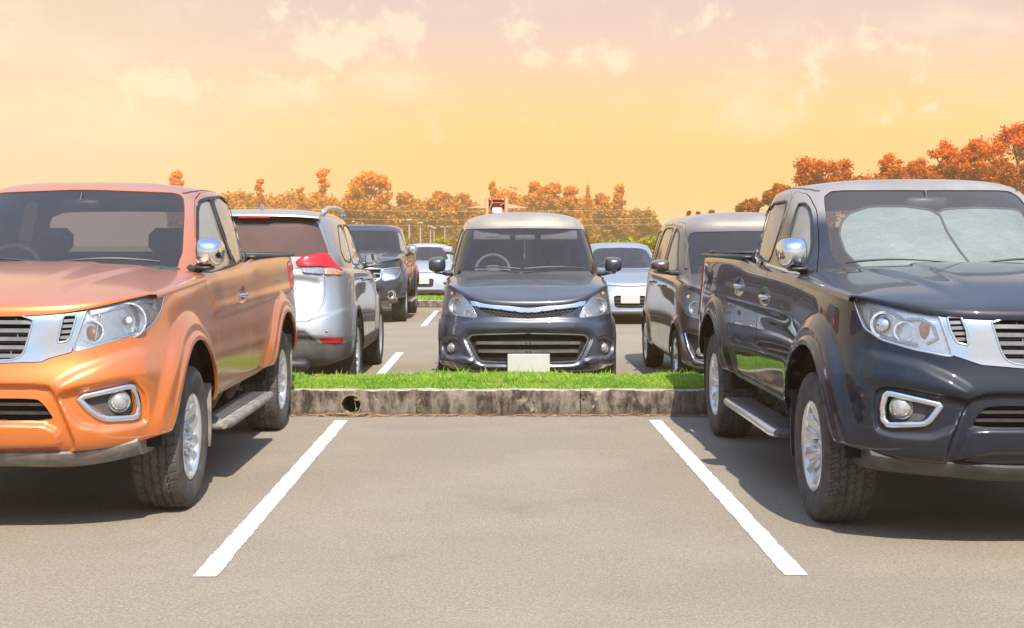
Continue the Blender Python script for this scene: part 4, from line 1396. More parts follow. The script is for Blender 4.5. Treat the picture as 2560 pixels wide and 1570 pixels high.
# ================================================================ the other vehicles
ROWS_CAR = [(-.07, 0, .20), (-.02, 0, .08), (.0, 0, .04), (.05, 0, .014), (.13, 0, .0), (.25, 0, .0), (.38, .1, .0), (.52, .35, .002), (.65, .65, .004), (.78, .9, .008),
            (.88, 1, .014), (.95, 1, .024), (.985, 1, .038), (1.0, 1, .065)]
DROWS = [(-.12, -.01), (0, 0), (.12, .006), (.35, .016), (.62, .018), (.82, .014), (.93, .006), (1.0, -.004)]
SP_ROWS = [(.07, .34), (.18, .62), (.38, .86), (.65, .97), (1.0, 1.0)]
def make_hood(fr, bk, place, res, hts=((0, -.030), (.0, .004), (.04, .022), (.12, .036), (.28, .044), (.5, .042), (.72, .032), (.9, .016), (1.0, .0)), roll=.012):
    rows = []
    for b, h in hts:
        row = []
        for q, (p0, p1) in enumerate(zip(fr, bk)):
            hh = h * (1, 1, .98, .85, .55, .0)[q] if h > 0.001 else h
            if h < 0 and b > 0: hh = 0
            row.append([p0[0] + b * (p1[0] - p0[0]), p0[1] + b * (p1[1] - p0[1]), p0[2] + b * (p1[2] - p0[2]) + hh])
        e = row[-1]
        row.append([e[0] + roll, e[1], e[2] - .010]); row.append([e[0] + roll * 1.1, e[1], e[2] - .028])
        rows.append(row)
    return Sheet(bsheet(rows, res, True, False), place, res)
def flare_fn(axles, rw, r, amt, edge=.10):
    def f(G, N):
        x, y, z = G[..., 0], G[..., 1], G[..., 2]
        d = np.zeros_like(x)
        for cy in axles: d += amt * (1 - sstep(r + edge * .6, r + edge * 1.3, np.hypot(y - cy, z - rw)))
        G[..., 0] += d * sstep(.6, .85, np.abs(N[..., 0]))
        return G
    return f
def pairs(name, fn, mat, parent, smooth=50):
    return [fn(sd).build(name, mat, parent, smooth) for sd in (1, -1)]

MPV_COLS = [
    (0, -.75, 0, -.70, .25, .885), (.22, -.745, .22, -.695, .25, .888), (.42, -.722, .42, -.668, .25, .900), (.58, -.672, .56, -.605, .25, .938), (.70, -.585, .68, -.485, .255, 1.002),
    (.790, -.445, .765, -.305, .26, 1.045), (.835, -.26, .800, -.09, .27, 1.066), (.845, .0, .815, .14, .27, 1.080), (.840, .5, .820, .5, .26, 1.100), (.835, 1.2, .820, 1.2, .26, 1.118),
    (.835, 2.0, .820, 2.0, .26, 1.128), (.840, 2.65, .818, 2.65, .28, 1.135), (.835, 3.0, .80, 2.98, .30, 1.14), (.80, 3.24, .765, 3.18, .32, 1.14), (.68, 3.37, .65, 3.29, .32, 1.14),
    (.38, 3.41, .36, 3.33, .32, 1.14), (0, 3.42, 0, 3.34, .32, 1.14)]
MPV_DOME = [
    (0, .20, 0, .80, 1.06, 1.60), (.26, .21, .25, .81, 1.06, 1.60), (.48, .25, .43, .845, 1.06, 1.597), (.63, .33, .525, .91, 1.06, 1.60), (.715, .47, .580, 1.02, 1.06, 1.61),
    (.765, .70, .615, 1.20, 1.06, 1.63), (.785, 1.1, .635, 1.5, 1.08, 1.655), (.790, 1.8, .64, 2.0, 1.10, 1.66), (.790, 2.4, .64, 2.5, 1.10, 1.65), (.78, 2.9, .63, 2.85, 1.10, 1.64),
    (.74, 3.15, .58, 3.02, 1.10, 1.63), (.60, 3.25, .48, 3.10, 1.10, 1.62), (.30, 3.28, .25, 3.12, 1.10, 1.62), (0, 3.29, 0, 3.13, 1.10, 1.62)]
MPV_HOOD = ([(0, -.695, .885), (.22, -.69, .889), (.41, -.662, .902), (.545, -.60, .938), (.665, -.485, 1.000), (.745, -.33, 1.040)],
            [(0, .40, 1.150), (.26, .41, 1.148), (.48, .445, 1.140), (.62, .48, 1.128), (.71, .48, 1.112), (.775, .40, 1.090)])
def mpv_shell(pl, res=.02):
    lower = Sheet(bsheet(ring(MPV_COLS, ROWS_CAR), res), pl, res)
    lower.push(flare_fn((0, 2.655), .305, .34, .022, .07))
    top = Sheet(bsheet(dome(MPV_DOME, DROWS, dict(y0=1.3, y1=2.5, z=1.762, rows=SP_ROWS)), res), pl, res)
    return lower, top, make_hood(*MPV_HOOD, pl, res)
def cut_side_glass(sheets, polys, **kw):
    m = lambda x, y, z, N: (N[..., 0] > .35) & (z < 1.72)
    for sh in sheets:
        for p in polys: sh.cut('side_window', 'side', p, m, True, 0, .014, 0, off=-.006)
def side_doors(sheets, polys):
    m = lambda x, y, z, N: (N[..., 0] > .3)
    for sh in sheets:
        for q, p in enumerate(polys): sh.cut('door%d' % q, 'side', p, m, True, .002, .012, over=['body'])
def emit_doors(root, sheets, n, mat, hpts, hm):
    for sd in (1, -1):
        for q in range(n):
            d = mkobj('door', join(*[sh.piece('door%d' % q, (sd,)) for sh in sheets]), mat, root)
            if d is None: continue
            P, N = sheets[0].at(hpts[q], 'side', lambda x, y, z, N: N[..., 0] > .3)
            P, N = apply_side(P, N, sd)
            handle(root, P, N, .17).build('door_handle', hm, d, 60)
FR = lambda x, y, z, N: y < .25
def belly(root, y0, y1, z0, z1, hw):
    MB().box((0, (y0 + y1) / 2, (z0 + z1) / 2), (hw * 2, y1 - y0, z1 - z0), .05).build('chassis', M_DARK, root, 50)
def cabin(root, ydash, zbelt, hw, yseats, ztop, rhd=-1, wheelr=.18, mat=None):
    MB().box((0, ydash, zbelt - .06), (hw * 1.9, .42, .16), .05).box((0, ydash - .12, zbelt - .005), (hw * 1.5, .2, .03), .012).build('dashboard', M_INT, root, 50)
    steering(root, rhd * hw * .48, ydash + .30, zbelt - .02, wheelr, mat)
    for ys in yseats:
        for x in (-.36, .36): seat(root, x, ys, .62, ztop)

def build_mpv():
    pl = Place(.305, 13.38, 1)
    lower, top, hood = mpv_shell(pl)
    root = thing('people_carrier', 'dark slate people carrier with honeycomb grille, parked facing the empty bay', 'people carrier', (pl.cx, pl.cy, 0))
    head = [(1449, 790.4), (1459, 770), (1475, 749), (1511, 713), (1523, 715), (1530, 735), (1535.5, 777), (1528, 784), (1452, 794.5)]
    bar = [(1320.5, 771.5), (1464.4, 752.4), (1461, 764.6), (1320.5, 782), (1180, 765), (1176, 752)]
    mesh_ = [(1300, 781), (1320.5, 783.5), (1442, 767.5), (1446, 771.5), (1425, 783.5), (1390.4, 792), (1320.5, 797.3), (1300, 797)]
    intake = [(1300, 833.5), (1461, 837), (1471, 849), (1452, 887), (1442, 904), (1370, 907.5), (1300, 909)]
    fogc = (1508.5, 869.6)
    circ = lambda c, r, k_=1.0: [(c[0] + r * math.cos(t), c[1] + r * k_ * math.sin(t)) for t in np.linspace(0, 2 * math.pi, 28)[:-1]]
    ws = [(1250, 571), (1320.5, 570.5), (1455, 572), (1466, 580.5), (1494, 664), (1492, 690), (1250, 690)]
    # relief: corner creases beside the intake, hollow for the fog lamp, chin
    lower.displace('cam', [(1300, 828), (1468, 831), (1482, 848), (1450, 914), (1300, 916)], 1.0, 6, FR, vec=(0, .022, 0))
    lower.displace('cam', circ((1512, 868), 21, 1.2), 1.0, 6, FR, vec=(-.012, .035, 0))
    lower.displace('cam', [(1300, 801), (1400, 799), (1452, 800), (1500, 812), (1540, 800), (1560, 850), (1490, 845), (1474, 826), (1300, 822)], 1.0, 10, FR, vec=(0, -.014, 0))
    lower.displace('cam', [(1455, 905), (1480, 892), (1560, 893), (1560, 912), (1480, 914)], 1.0, 6, FR, vec=(.004, -.022, 0))
    lower.cut('opening', 'side', arch(0, .305, .345), lambda x, y, z, N: (x > .45) & (y > -.62) & (y < 1), False, 0, .016)
    lower.cut('opening', 'side', arch(2.655, .305, .345), lambda x, y, z, N: (x > .45) & (y > 1), False, 0, .016)
    lower.cut('headlight', 'cam', head, FR, True, .003, .012, .012)
    lower.cut('chrome_bar', 'cam', bar, FR, False, .001, .012, .012, over=['body'])
    lower.cut('mesh_hole', 'cam', mesh_, FR, True, 0, .03, 0)
    lower.cut('intake_hole', 'cam', intake, FR, True, 0, .06, 0)
    lower.cut('tail_lamp', 'side', [(3.05, .85), (3.05, 1.13), (3.6, 1.13), (3.6, .85)], lambda x, y, z, N: (y > 3.02) & (x > .62), True, .002, .012, over=['body'])
    side_doors((lower, top), [[(.52, .34), (.50, 1.05), (.66, 1.30), (1.10, 1.64), (1.52, 1.66), (1.52, .34)], [(1.53, .34), (1.53, 1.66), (2.36, 1.66), (2.46, 1.1), (2.30, .62), (2.2, .34)]])
    cut_side_glass((top,), [[(.72, 1.16), (1.12, 1.56), (1.46, 1.60), (1.48, 1.16)], [(1.58, 1.16), (1.58, 1.60), (2.30, 1.60), (2.40, 1.17)], [(2.50, 1.18), (2.42, 1.58), (2.88, 1.56), (3.02, 1.20)]])
    top.cut('windscreen', 'cam', ws, lambda x, y, z, N: (N[..., 1] < -.2) & (z < 1.66), True, 0, .014, 0, off=-.005)
    top.cut('rear_window', 'rear', [(-.2, 1.16), (.62, 1.16), (.54, 1.56), (-.2, 1.57)], lambda x, y, z, N: N[..., 1] > .4, True, 0, .012, 0, off=-.005)
    mkobj('body', join(lower.piece('body'), top.piece('body')), P_GREY, root)
    mkobj('hood', hood.piece('body'), P_GREY, root)
    emit_doors(root, (lower, top), 2, P_GREY, [(1.38, 1.0), (2.22, 1.02)], P_GREY)
    for sd in (1, -1):
        mkobj('side_window', top.piece('side_window', (sd,)), G_SIDE, root)
        if sd > 0: outline_rubber(top, [r_['poly'] for r_ in top.regs if r_ and r_['name'] == 'side_window'], 'side', lambda x, y, z, N: (N[..., 0] > .3) & (z < 1.72), root)
        hl = mkobj('headlight', lower.piece('headlight', (sd,)), G_LENS, root)
        mkobj('reflector', lower.piece('headlight', (sd,), -.022, True), M_REFL, hl)
        P, N = lower.path(smooth_poly(head, 1), 'cam', FR, closed=True)
        strip(P - N * .004, N, .009, .005, True, True, (sd,)).build('lamp_bezel', M_CHROME, hl, 50)
        for c, r, m_, o in (((1500, 764), .070, M_REFL, -.002), ((1471, 783), .03, M_REFL, -.004)):
            P, N = lower.at(c, 'cam', FR); P = P + N * o; P, N = apply_side(P, N, sd)
            bowl(hl, 'lamp_bowl', P, N * .5 + np.array((0, -.5, 0)), r, m_, .03, .005)
        P, N = lower.at((1506, 733), 'cam', FR); P = P - N * .016; P, N = apply_side(P, N, sd)
        ball(hl, 'indicator', P, .032, M_AMBER, (1.1, .5, .7))
        P, N = lower.at(fogc, 'cam', FR); P = P + N * .004; P, N = apply_side(P, N, sd)
        fog(root, P, N * .4 + np.array((0, -.6, 0)), .044, M_FOG)
        mkobj('tail_lamp', lower.piece('tail_lamp', (sd,)), M_RED, root)
        door_mirror(root, sd * .765, .66, 1.212, sd, .175, .165, .14, P_GREY, P_GREY, .045, taper=.88, arm_z=-.085)
    mkobj('grille_bar', lower.piece('chrome_bar', (1, -1), .008), M_CHROME, root)
    mkobj('grille_backing', join(lower.piece('mesh_hole', (1, -1), -.03, True), lower.piece('intake_hole', (1, -1), -.06, True)), M_DARK, root)
    # honeycomb: hexagon outlines laid on the mesh opening
    hc = MB(); pxy = smooth_poly(mesh_, 2)
    cen, rr = [], 6.2
    for iy in range(4):
        for ix in range(14):
            c = (1320.5 + (ix + .5 * (iy % 2)) * rr * 1.78, 787.0 - .135 * (ix * rr * 1.78) * .95 + (iy - 1) * 5.0)
            if sdf(np.array([c]), pxy)[0][0] > -1.5: cen.append(c)
    for c in cen:
        hx = [(c[0] + rr * 1.0 * math.cos(R(60 * q)), c[1] + 3.3 * math.sin(R(60 * q))) for q in range(6)]
        P, N = lower.path(hx, 'cam', FR, closed=True, step=50)
        P = P - N * .010
        for sd in (1, -1): hc.tube([(p[0] * sd, p[1], p[2]) for p in P[:-1]], .0032, 4, close=True)
    hc.build('honeycomb', M_GREYP, root, 0)
    slats('intake_bar', lower, [[(1300, 857.5), (1452, 857)], [(1300, 879), (1447, 878)]], M_GREYP, root, off=-.03, w=.03, h=.014, mask=FR)
    P, N = lower.path(smooth_poly(intake, 1), 'cam', FR, closed=True); keep = P[:, 0] > .01
    strip(P[keep], N[keep], .012, .004, False, True).build('intake_bezel', M_GREYP, root, 50)
    MB().box((0, -.795, .335), (.385, .012, .168), .005).build('number_plate', M_PLATE, root, 30)
    MB().box((0, -.780, .335), (.36, .03, .14), .01).build('plate_holder', M_BLACKP, root, 30)
    P = [(0, 0, 0)]
    for a, b in ((-.02, .60), (-.60, -.06)):
        n_ = 8
        wiper(root, [(a + (b - a) * q / n_, .235 + .09 * (abs(a + (b - a) * q / n_) / .6) ** 2, 1.178 + .018 * math.sin(q / n_ * math.pi)) for q in range(n_ + 1)])
    mkobj('windscreen', top.piece('windscreen'), G_WIND2, root)
    mkobj('rear_window', top.piece('rear_window'), G_REAR, root)
    MB().box((0, .46, 1.09), (1.36, .45, .12), .05).build('dashboard', M_INT, root, 50)
    steering(root, -.33, .74, 1.16, .17, M_BEIGE)
    for x in (-.36, .36): seat(root, x, 1.30, .70, 1.33)
    for x in (-.36, .36): seat(root, x, 2.2, .70, 1.30)
    for x in (-.34, .35): MB().box((x, .86, 1.515), (.38, .02, .115), .02, Matrix.Rotation(R(-35), 3, 'X')).build('sun_visor', M_BEIGE, root, 50)
    MB().box((-.335, .842, 1.52), (.14, .006, .06), .002, Matrix.Rotation(R(-35), 3, 'X')).build('paper_slip', M_PLATE, root, 30)
    MB().box((0.0, .80, 1.485), (.21, .03, .06), .015).build('rear_view_mirror', M_BEIGE, root, 50)
    MB().tube([(-.0, .79, 1.46), (-.005, .79, 1.33)], .004, 5).ellipsoid((-.006, .79, 1.30), (.012, .012, .035)).build('hanging_charm', M_PLATE, root, 50)
    MB().tube([(0, 2.8, 1.76), (0, 2.86, 1.80)], .008, 6).build('roof_aerial', M_BLACKP, root)
    belly(root, -.55, 3.2, .24, .45, .62)
    liner(root, 0, .305, .35, .45, .80); liner(root, 2.655, .305, .35, .45, .80)
    for y in (0, 2.655):
        for sd in (1, -1): wheel(root, sd * .745, y, .303, .20, .185, 6, 'double')
    return root
G_WIND2 = glass('clear windshield', (0.42, 0.41, 0.45), 0.9, 0.012, 0.04)

def build_brown():
    pl = Place(2.59, 13.42, -1)
    lower, top, hood = mpv_shell(pl, .022)
    root = thing('people_carrier', 'brown grey people carrier with swept headlight, half hidden behind the dark double cab pickup', 'people carrier', (pl.cx, pl.cy, 0))
    head = [(1695, 741), (1706, 727), (1716, 722), (1752, 742), (1782, 790), (1782, 802), (1752, 798), (1718, 789), (1706, 768)]
    tri = [(1713, 833), (1735, 836), (1768, 846), (1790, 880), (1775, 905), (1738, 898), (1722, 870)]
    edge = [(1713, 833), (1722, 872), (1736, 900), (1772, 912)]
    lower.displace('cam', [(1700, 828), (1810, 828), (1810, 915), (1735, 915), (1718, 880)], 1.0, 7, FR, vec=(-.004, .02, 0))
    ws = [(1719, 600), (1722, 586), (1735, 580), (1884, 577), (2010, 578), (2010, 705), (1755, 700), (1728, 689), (1724, 660)]
    lower.cut('opening', 'side', arch(0, .305, .345), lambda x, y, z, N: (x > .45) & (y > -.62) & (y < 1), False, 0, .016)
    lower.cut('opening', 'side', arch(2.655, .305, .345), lambda x, y, z, N: (x > .45) & (y > 1), False, 0, .016)
    lower.cut('headlight', 'cam', head, FR, True, .003, .012, .012)
    lower.cut('fog_hole', 'cam', tri, FR, True, 0, .05, 0)
    lower.cut('grille_hole', 'front', [(-.1, .70), (.48, .72), (.52, .80), (-.1, .80)], FR, True, 0, .03, 0)
    lower.cut('intake_hole', 'front', [(-.1, .36), (.38, .36), (.44, .56), (-.1, .56)], FR, True, 0, .05, 0)
    side_doors((lower, top), [[(.50, .34), (.48, 1.05), (.66, 1.30), (1.10, 1.64), (1.42, 1.66), (1.42, .34)], [(1.43, .34), (1.43, 1.66), (2.36, 1.66), (2.46, 1.1), (2.30, .62), (2.2, .34)]])
    cut_side_glass((top,), [[(.66, 1.14), (1.12, 1.54), (1.36, 1.60), (1.38, 1.14)], [(1.48, 1.14), (1.48, 1.60), (2.25, 1.60), (2.38, 1.15)], [(2.50, 1.18), (2.42, 1.58), (2.88, 1.56), (3.02, 1.20)]])
    top.cut('windscreen', 'cam', ws, lambda x, y, z, N: (N[..., 1] < -.2) & (z < 1.64), True, 0, .014, 0, off=-.005)
    mkobj('body', join(lower.piece('body'), top.piece('body')), P_BROWN, root)
    mkobj('hood', hood.piece('body'), P_BROWN, root)
    emit_doors(root, (lower, top), 2, P_BROWN, [(1.30, .98), (2.20, 1.0)], M_CHROME)
    for sd in (1, -1):
        mkobj('side_window', top.piece('side_window', (sd,)), G_SIDE, root)
        if sd > 0: outline_rubber(top, [r_['poly'] for r_ in top.regs if r_ and r_['name'] == 'side_window'], 'side', lambda x, y, z, N: (N[..., 0] > .3) & (z < 1.72), root)
        hl = mkobj('headlight', lower.piece('headlight', (sd,)), G_LENS, root)
        mkobj('reflector', lower.piece('headlight', (sd,), -.008, True), M_LAMPW, hl)
        P, N = lower.path(smooth_poly(head, 1), 'cam', FR, closed=True)
        strip(P - N * .004, N, .009, .005, True, True, (sd,)).build('lamp_bezel', M_CHROME, hl, 50)
        P, N = lower.at((1738, 770), 'cam', FR); P = P - N * .006; P, N = apply_side(P, N, sd)
        bowl(hl, 'lamp_bowl', P, N * .5 + np.array((0, -.5, 0)), .062, M_REFL, .03, .005)
        P, N = lower.at((1722, 742), 'cam', FR); P = P - N * .016; P, N = apply_side(P, N, sd)
        ball(hl, 'indicator', P, .034, M_AMBER, (1.1, .5, .7))
        P, N = lower.path(edge, 'cam', FR)
        fh = mkobj('fog_housing', lower.piece('fog_hole', (sd,), -.04, True), M_BLACKP, root)
        strip(P, N, .020, .012, False, True, (sd,)).build('chrome_trim', M_CHROME, fh, 60)
        P, N = lower.at((1751, 880), 'cam', FR); P = P - N * .02; P, N = apply_side(P, N, sd)
        fog(fh, P, N * .4 + np.array((0, -.6, 0)), .044, M_FOG)
        door_mirror(root, sd * .765, .50, 1.205, sd, .185, .135, .17, P_BROWN, M_BLACKP, .07, taper=.75, arm_z=-.07)
        w_ = MB()
        P, N = top.path([(.52, 1.17), (.75, 1.40), (1.10, 1.605), (1.6, 1.645), (2.3, 1.64)], 'side', lambda x, y, z, N: (N[..., 0] > .3) & (z < 1.72))
        strip(P, N, .035, .014, False, True, (sd,)).build('rain_visor', P_BROWN, root, 50)
    mkobj('grille_backing', join(lower.piece('grille_hole', (1, -1), -.03, True), lower.piece('intake_hole', (1, -1), -.05, True)), M_DARK, root)
    slats('grille_slat', lower, [[(-.0, .745), (.49, .755)]], M_CHROME, root, 'front', -.006, .02, .01, FR)
    MB().box((0, -.78, .47), (.38, .012, .15), .005).build('number_plate', M_PLATE, root, 30)
    mkobj('windscreen', top.piece('windscreen'), G_WIND, root)
    cabin(root, .45, 1.10, .68, (1.25,), 1.33)
    MB().ellipsoid((.52, .33, 1.155), (.085, .05, .04)).ellipsoid((.45, .34, 1.15), (.05, .05, .03)).build('plush_toy', M_PLATE, root, 60)
    MB().tube([(.22, .98, 1.70), (.26, .86, 1.83)], .006, 6).tube([(.22, .98, 1.70), (.22, 1.0, 1.72)], .014, 8).build('roof_aerial', M_BLACKP, root)
    belly(root, -.55, 3.2, .24, .45, .62)
    liner(root, 0, .305, .35, .45, .80); liner(root, 2.655, .305, .35, .45, .80)
    for y in (0, 2.655):
        for sd in (1, -1): wheel(root, sd * .750, y, .303, .205, .185, 7, 'thin')
    return root

SUV_COLS = [
    (0, -.90, 0, -.86, .30, 1.00), (.3, -.89, .3, -.85, .30, 1.00), (.58, -.82, .56, -.77, .30, 1.01), (.76, -.68, .73, -.58, .30, 1.025), (.87, -.44, .83, -.28, .30, 1.05),
    (.905, 0, .87, .1, .30, 1.09), (.905, .6, .88, .6, .30, 1.13), (.90, 1.3, .885, 1.3, .30, 1.15), (.90, 2.0, .885, 2.0, .30, 1.17), (.910, 2.65, .885, 2.6, .32, 1.185),
    (.905, 3.05, .87, 2.98, .33, 1.195), (.880, 3.34, .83, 3.22, .33, 1.20), (.80, 3.51, .74, 3.38, .33, 1.20), (.62, 3.60, .57, 3.47, .33, 1.20), (.3, 3.645, .28, 3.52, .33, 1.20), (0, 3.65, 0, 3.53, .33, 1.20)]
SUV_DOME = [
    (0, .15, 0, .98, 1.06, 1.63), (.3, .16, .28, .99, 1.06, 1.63), (.55, .22, .49, 1.04, 1.06, 1.63), (.73, .36, .60, 1.16, 1.06, 1.63), (.80, .6, .645, 1.38, 1.08, 1.645),
    (.835, 1.1, .67, 1.7, 1.10, 1.67), (.845, 1.9, .68, 2.1, 1.12, 1.685), (.845, 2.45, .675, 2.52, 1.14, 1.685), (.83, 2.9, .66, 2.88, 1.15, 1.682), (.79, 3.17, .63, 3.12, 1.15, 1.678),
    (.69, 3.34, .55, 3.25, 1.15, 1.675), (.5, 3.41, .42, 3.31, 1.15, 1.672), (.25, 3.44, .2, 3.335, 1.15, 1.672), (0, 3.45, 0, 3.34, 1.15, 1.672)]
SUV_HOOD = ([(0, -.85, .995), (.29, -.84, .997), (.53, -.76, 1.005), (.69, -.60, 1.02), (.78, -.42, 1.035), (.82, -.2, 1.055)],
            [(0, .35, 1.15), (.3, .36, 1.15), (.55, .40, 1.145), (.70, .46, 1.13), (.79, .50, 1.12), (.845, .45, 1.11)])
def suv_shell(pl, res):
    lower = Sheet(bsheet(ring(SUV_COLS, ROWS_CAR), res), pl, res)
    lower.push(flare_fn((0, 2.705), .36, .40, .020, .08))
    top = Sheet(bsheet(dome(SUV_DOME, DROWS, dict(y0=1.5, y1=2.7, z=1.765, rows=SP_ROWS)), res), pl, res)
    return lower, top, make_hood(*SUV_HOOD, pl, res)
def build_suv():
    pl = Place(-2.27, 16.40, 1, -1)
    lower, top, hood = suv_shell(pl, .02)
    root = thing('sport_utility', 'silver sport utility seen from behind with roof rails, between orange pickup and slate people carrier', 'SUV', (pl.cx, pl.cy, 0), math.pi)
    RE = lambda x, y, z, N: y > 2.75
    RB = lambda x, y, z, N: (N[..., 1] > .3) & (z < 1.74)
    rwin = [(400, 538), (740, 538), (775, 541), (796, 560), (822, 632), (815, 640), (770, 642), (400, 643)]
    lampr = [(734, 656), (753, 641), (801, 631), (819.5, 632), (836, 652), (857, 673), (858, 678), (810, 667), (745, 668)]
    lampc = [(740, 668), (810, 667), (858, 678), (858.5, 690), (812, 687.5), (755, 682)]
    clad = [(400, 826), (741.6, 826), (762, 829), (797, 858), (857, 860), (880, 850), (884, 930), (400, 930)]
    refl = [(797, 845), (858, 844), (858, 858), (806, 857)]
    gate = [(400, 560), (800, 640), (812, 690), (812.5, 733), (805, 767), (780, 800), (747, 805.5), (400, 806)]
    gate2 = [(400, 530), (782, 533), (806, 560), (830, 636), (812, 660), (812, 690), (400, 690)]
    lower.displace('cam', [(400, 805), (760, 806), (800, 792), (870, 770), (900, 780), (900, 850), (400, 828)], 1.0, 9, RE, vec=(0, .030, 0))
    lower.displace('cam', [(400, 690), (800, 694), (795, 760), (760, 790), (400, 792)], 1.0, 14, RE, vec=(0, -.018, 0))
    lower.displace('cam', clad, 1.0, 6, RE, vec=(0, -.012, 0))
    lower.cut('opening', 'side', arch(0, .36, .395), lambda x, y, z, N: (x > .45) & (y > -.62) & (y < 1), False, 0, .016)
    lower.cut('opening', 'side', arch(2.705, .36, .395), lambda x, y, z, N: (x > .45) & (y > 1), False, 0, .016)
    lower.cut('bumper_cladding', 'cam', clad, RE, False, .001, .012, over=['body'])
    lower.cut('reflector', 'cam', refl, RE, True, .002, .012)
    S = lambda x, y, z, N: N[..., 0] > .3
    for q, cy in enumerate((0, 2.705)): lower.cut('arch%d' % q, 'side', arch(cy, .36, .455), lambda x, y, z, N, cy=cy: (N[..., 0] > .3) & (abs(y - cy) < .7), False, .001, .012, over=['body'])
    lower.cut('sill_cladding', 'side', [(.3, .1), (.3, .44), (2.4, .46), (2.4, .1)], S, False, .001, .012, over=['body'])
    lower.cut('tailgate', 'cam', gate, RE, True, .0025, .014, over=['body'])
    top.cut('tailgate', 'cam', gate2, RB, True, .0025, .014, over=['body'])
    side_doors((lower, top), [[(.52, .46), (.50, 1.10), (.72, 1.32), (1.2, 1.66), (1.56, 1.69), (1.56, .46)], [(1.57, .46), (1.57, 1.69), (2.40, 1.68), (2.52, 1.15), (2.34, .74), (2.25, .46)]])
    cut_side_glass((top,), [[(.80, 1.20), (1.22, 1.58), (1.50, 1.62), (1.52, 1.20)], [(1.60, 1.20), (1.60, 1.62), (2.30, 1.62), (2.46, 1.22)], [(2.52, 1.23), (2.38, 1.62), (2.72, 1.60), (2.98, 1.36), (2.90, 1.26)]])
    top.cut('rear_window', 'cam', rwin, RB, True, 0, .016, 0, off=-.006, over=['body', 'tailgate'])
    top.cut('windscreen', 'front', [(-.2, 1.14), (.66, 1.16), (.54, 1.58), (-.2, 1.6)], lambda x, y, z, N: (N[..., 1] < -.2) & (z < 1.64), True, 0, .014, 0, off=-.005)
    mkobj('body', join(lower.piece('body'), top.piece('body')), P_SILVER, root)
    mkobj('hood', hood.piece('body'), P_SILVER, root)
    mkobj('tailgate', join(lower.piece('tailgate'), top.piece('tailgate')), P_SILVER, root)
    mkobj('rear_window', top.piece('rear_window'), G_REAR, root)
    mkobj('windscreen', top.piece('windscreen'), G_WIND, root)
    emit_doors(root, (lower, top), 2, P_SILVER, [(1.42, 1.04), (2.24, 1.07)], M_CHROME)
    mkobj('bumper_cladding', lower.piece('bumper_cladding'), M_GREYP, root)
    mk_ = lambda x, y, z, N: (y > 2.75) & ((N[..., 1] > .02) | (N[..., 0] > .3))
    LR = cam_lens(pl, (lower, top), [(736, 655), (753, 641), (801, 631.5), (820, 632.5), (836, 652), (857, 673), (857, 676), (810, 666.5), (748, 667)], .030, mk_)
    LB = cam_lens(pl, (lower, top), [(732, 656), (752, 638.5), (801, 629), (822, 630), (839, 652), (860.5, 674), (861, 692), (812, 690), (753, 684)], .006, mk_)
    LC = cam_lens(pl, (lower, top), [(748, 668.5), (809, 668), (809, 686), (756, 681.5)], .024, mk_)
    LI = cam_lens(pl, (lower, top), [(811, 668), (856.5, 678), (857, 688.5), (811, 686.2)], .024, mk_)
    for sd in (1, -1):
        for q in (0, 1): mkobj('arch_cladding', lower.piece('arch%d' % q, (sd,), .006), M_GREYP, root)
        mkobj('sill_cladding', lower.piece('sill_cladding', (sd,), .004), M_GREYP, root)
        mkobj('side_window', top.piece('side_window', (sd,)), G_SIDE, root)
        if sd > 0: outline_rubber(top, [r_['poly'] for r_ in top.regs if r_ and r_['name'] == 'side_window'], 'side', lambda x, y, z, N: (N[..., 0] > .3) & (z < 1.72), root)
        tl = LR('tail_lamp', sd, M_RED, root)
        LC('reverse_lamp', sd, M_CLEAR, tl); LI('indicator', sd, M_SMOKEAMB, tl); 0
        mkobj('reflector', lower.piece('reflector', (sd,), .004), M_RED, root)
        P, N = lower.at((815.7, 828), 'cam', RE); P, N = apply_side(P, N, sd)
        fog(root, P, N, .014, P_SILVER).name = 'parking_sensor'
        door_mirror(root, sd * .775, .62, 1.245, sd, .145, .16, .17, M_CHROME, M_BLACKP, .01, arm_z=-.07)
        rail = [(sd * .615, 1.35, 1.715), (sd * .625, 1.48, 1.765), (sd * .635, 1.8, 1.79), (sd * .635, 2.3, 1.792), (sd * .62, 2.75, 1.780), (sd * .60, 3.02, 1.735)]
        MB().tube(rail, [.012, .018, .018, .018, .018, .022], 8).box((sd * .605, 2.98, 1.73), (.05, .12, .06), .02).box((sd * .62, 1.42, 1.73), (.05, .12, .05), .02).build('roof_rail', M_ALLOY, root, 60)
    # spoiler lip and high brake light, shark fin
    m = MB(); V_ = []; F_ = []
    xs = np.linspace(-.60, .60, 25)
    for x in xs:
        yb = 3.36 - .10 * (abs(x) / .6) ** 2.5
        zb = 1.715 - .022 * (abs(x) / .6) ** 3
        for (a, b) in ((-.16, .012), (-.05, .008), (.06, -.016), (.065, -.030), (.02, -.038), (-.06, -.040)): V_.append((x, yb + a, zb + b))
    for i in range(24):
        for q in range(6): F_.append((i * 6 + q, i * 6 + (q + 1) % 6, i * 6 + 6 + (q + 1) % 6, i * 6 + 6 + q))
    F_ += [tuple(range(6)), tuple(24 * 6 + q for q in range(6))[::-1]]
    m.add(V_, F_).build('spoiler', P_SILVER, root, 50)
    MB().box((0, 3.412, 1.672), (.30, .02, .018), .004).build('brake_light', M_RED, root, 30)
    fin = MB(); V_ = []
    for (z, l, w_, o) in ((0, .13, .055, 0), (.035, .10, .036, .015), (.07, .055, .018, .04), (.088, .02, .007, .055)):
        for t in np.linspace(0, 2 * math.pi, 13)[:-1]: V_.append((w_ / 2 * math.cos(t), 2.95 + o + l / 2 * math.sin(t), 1.735 + z))
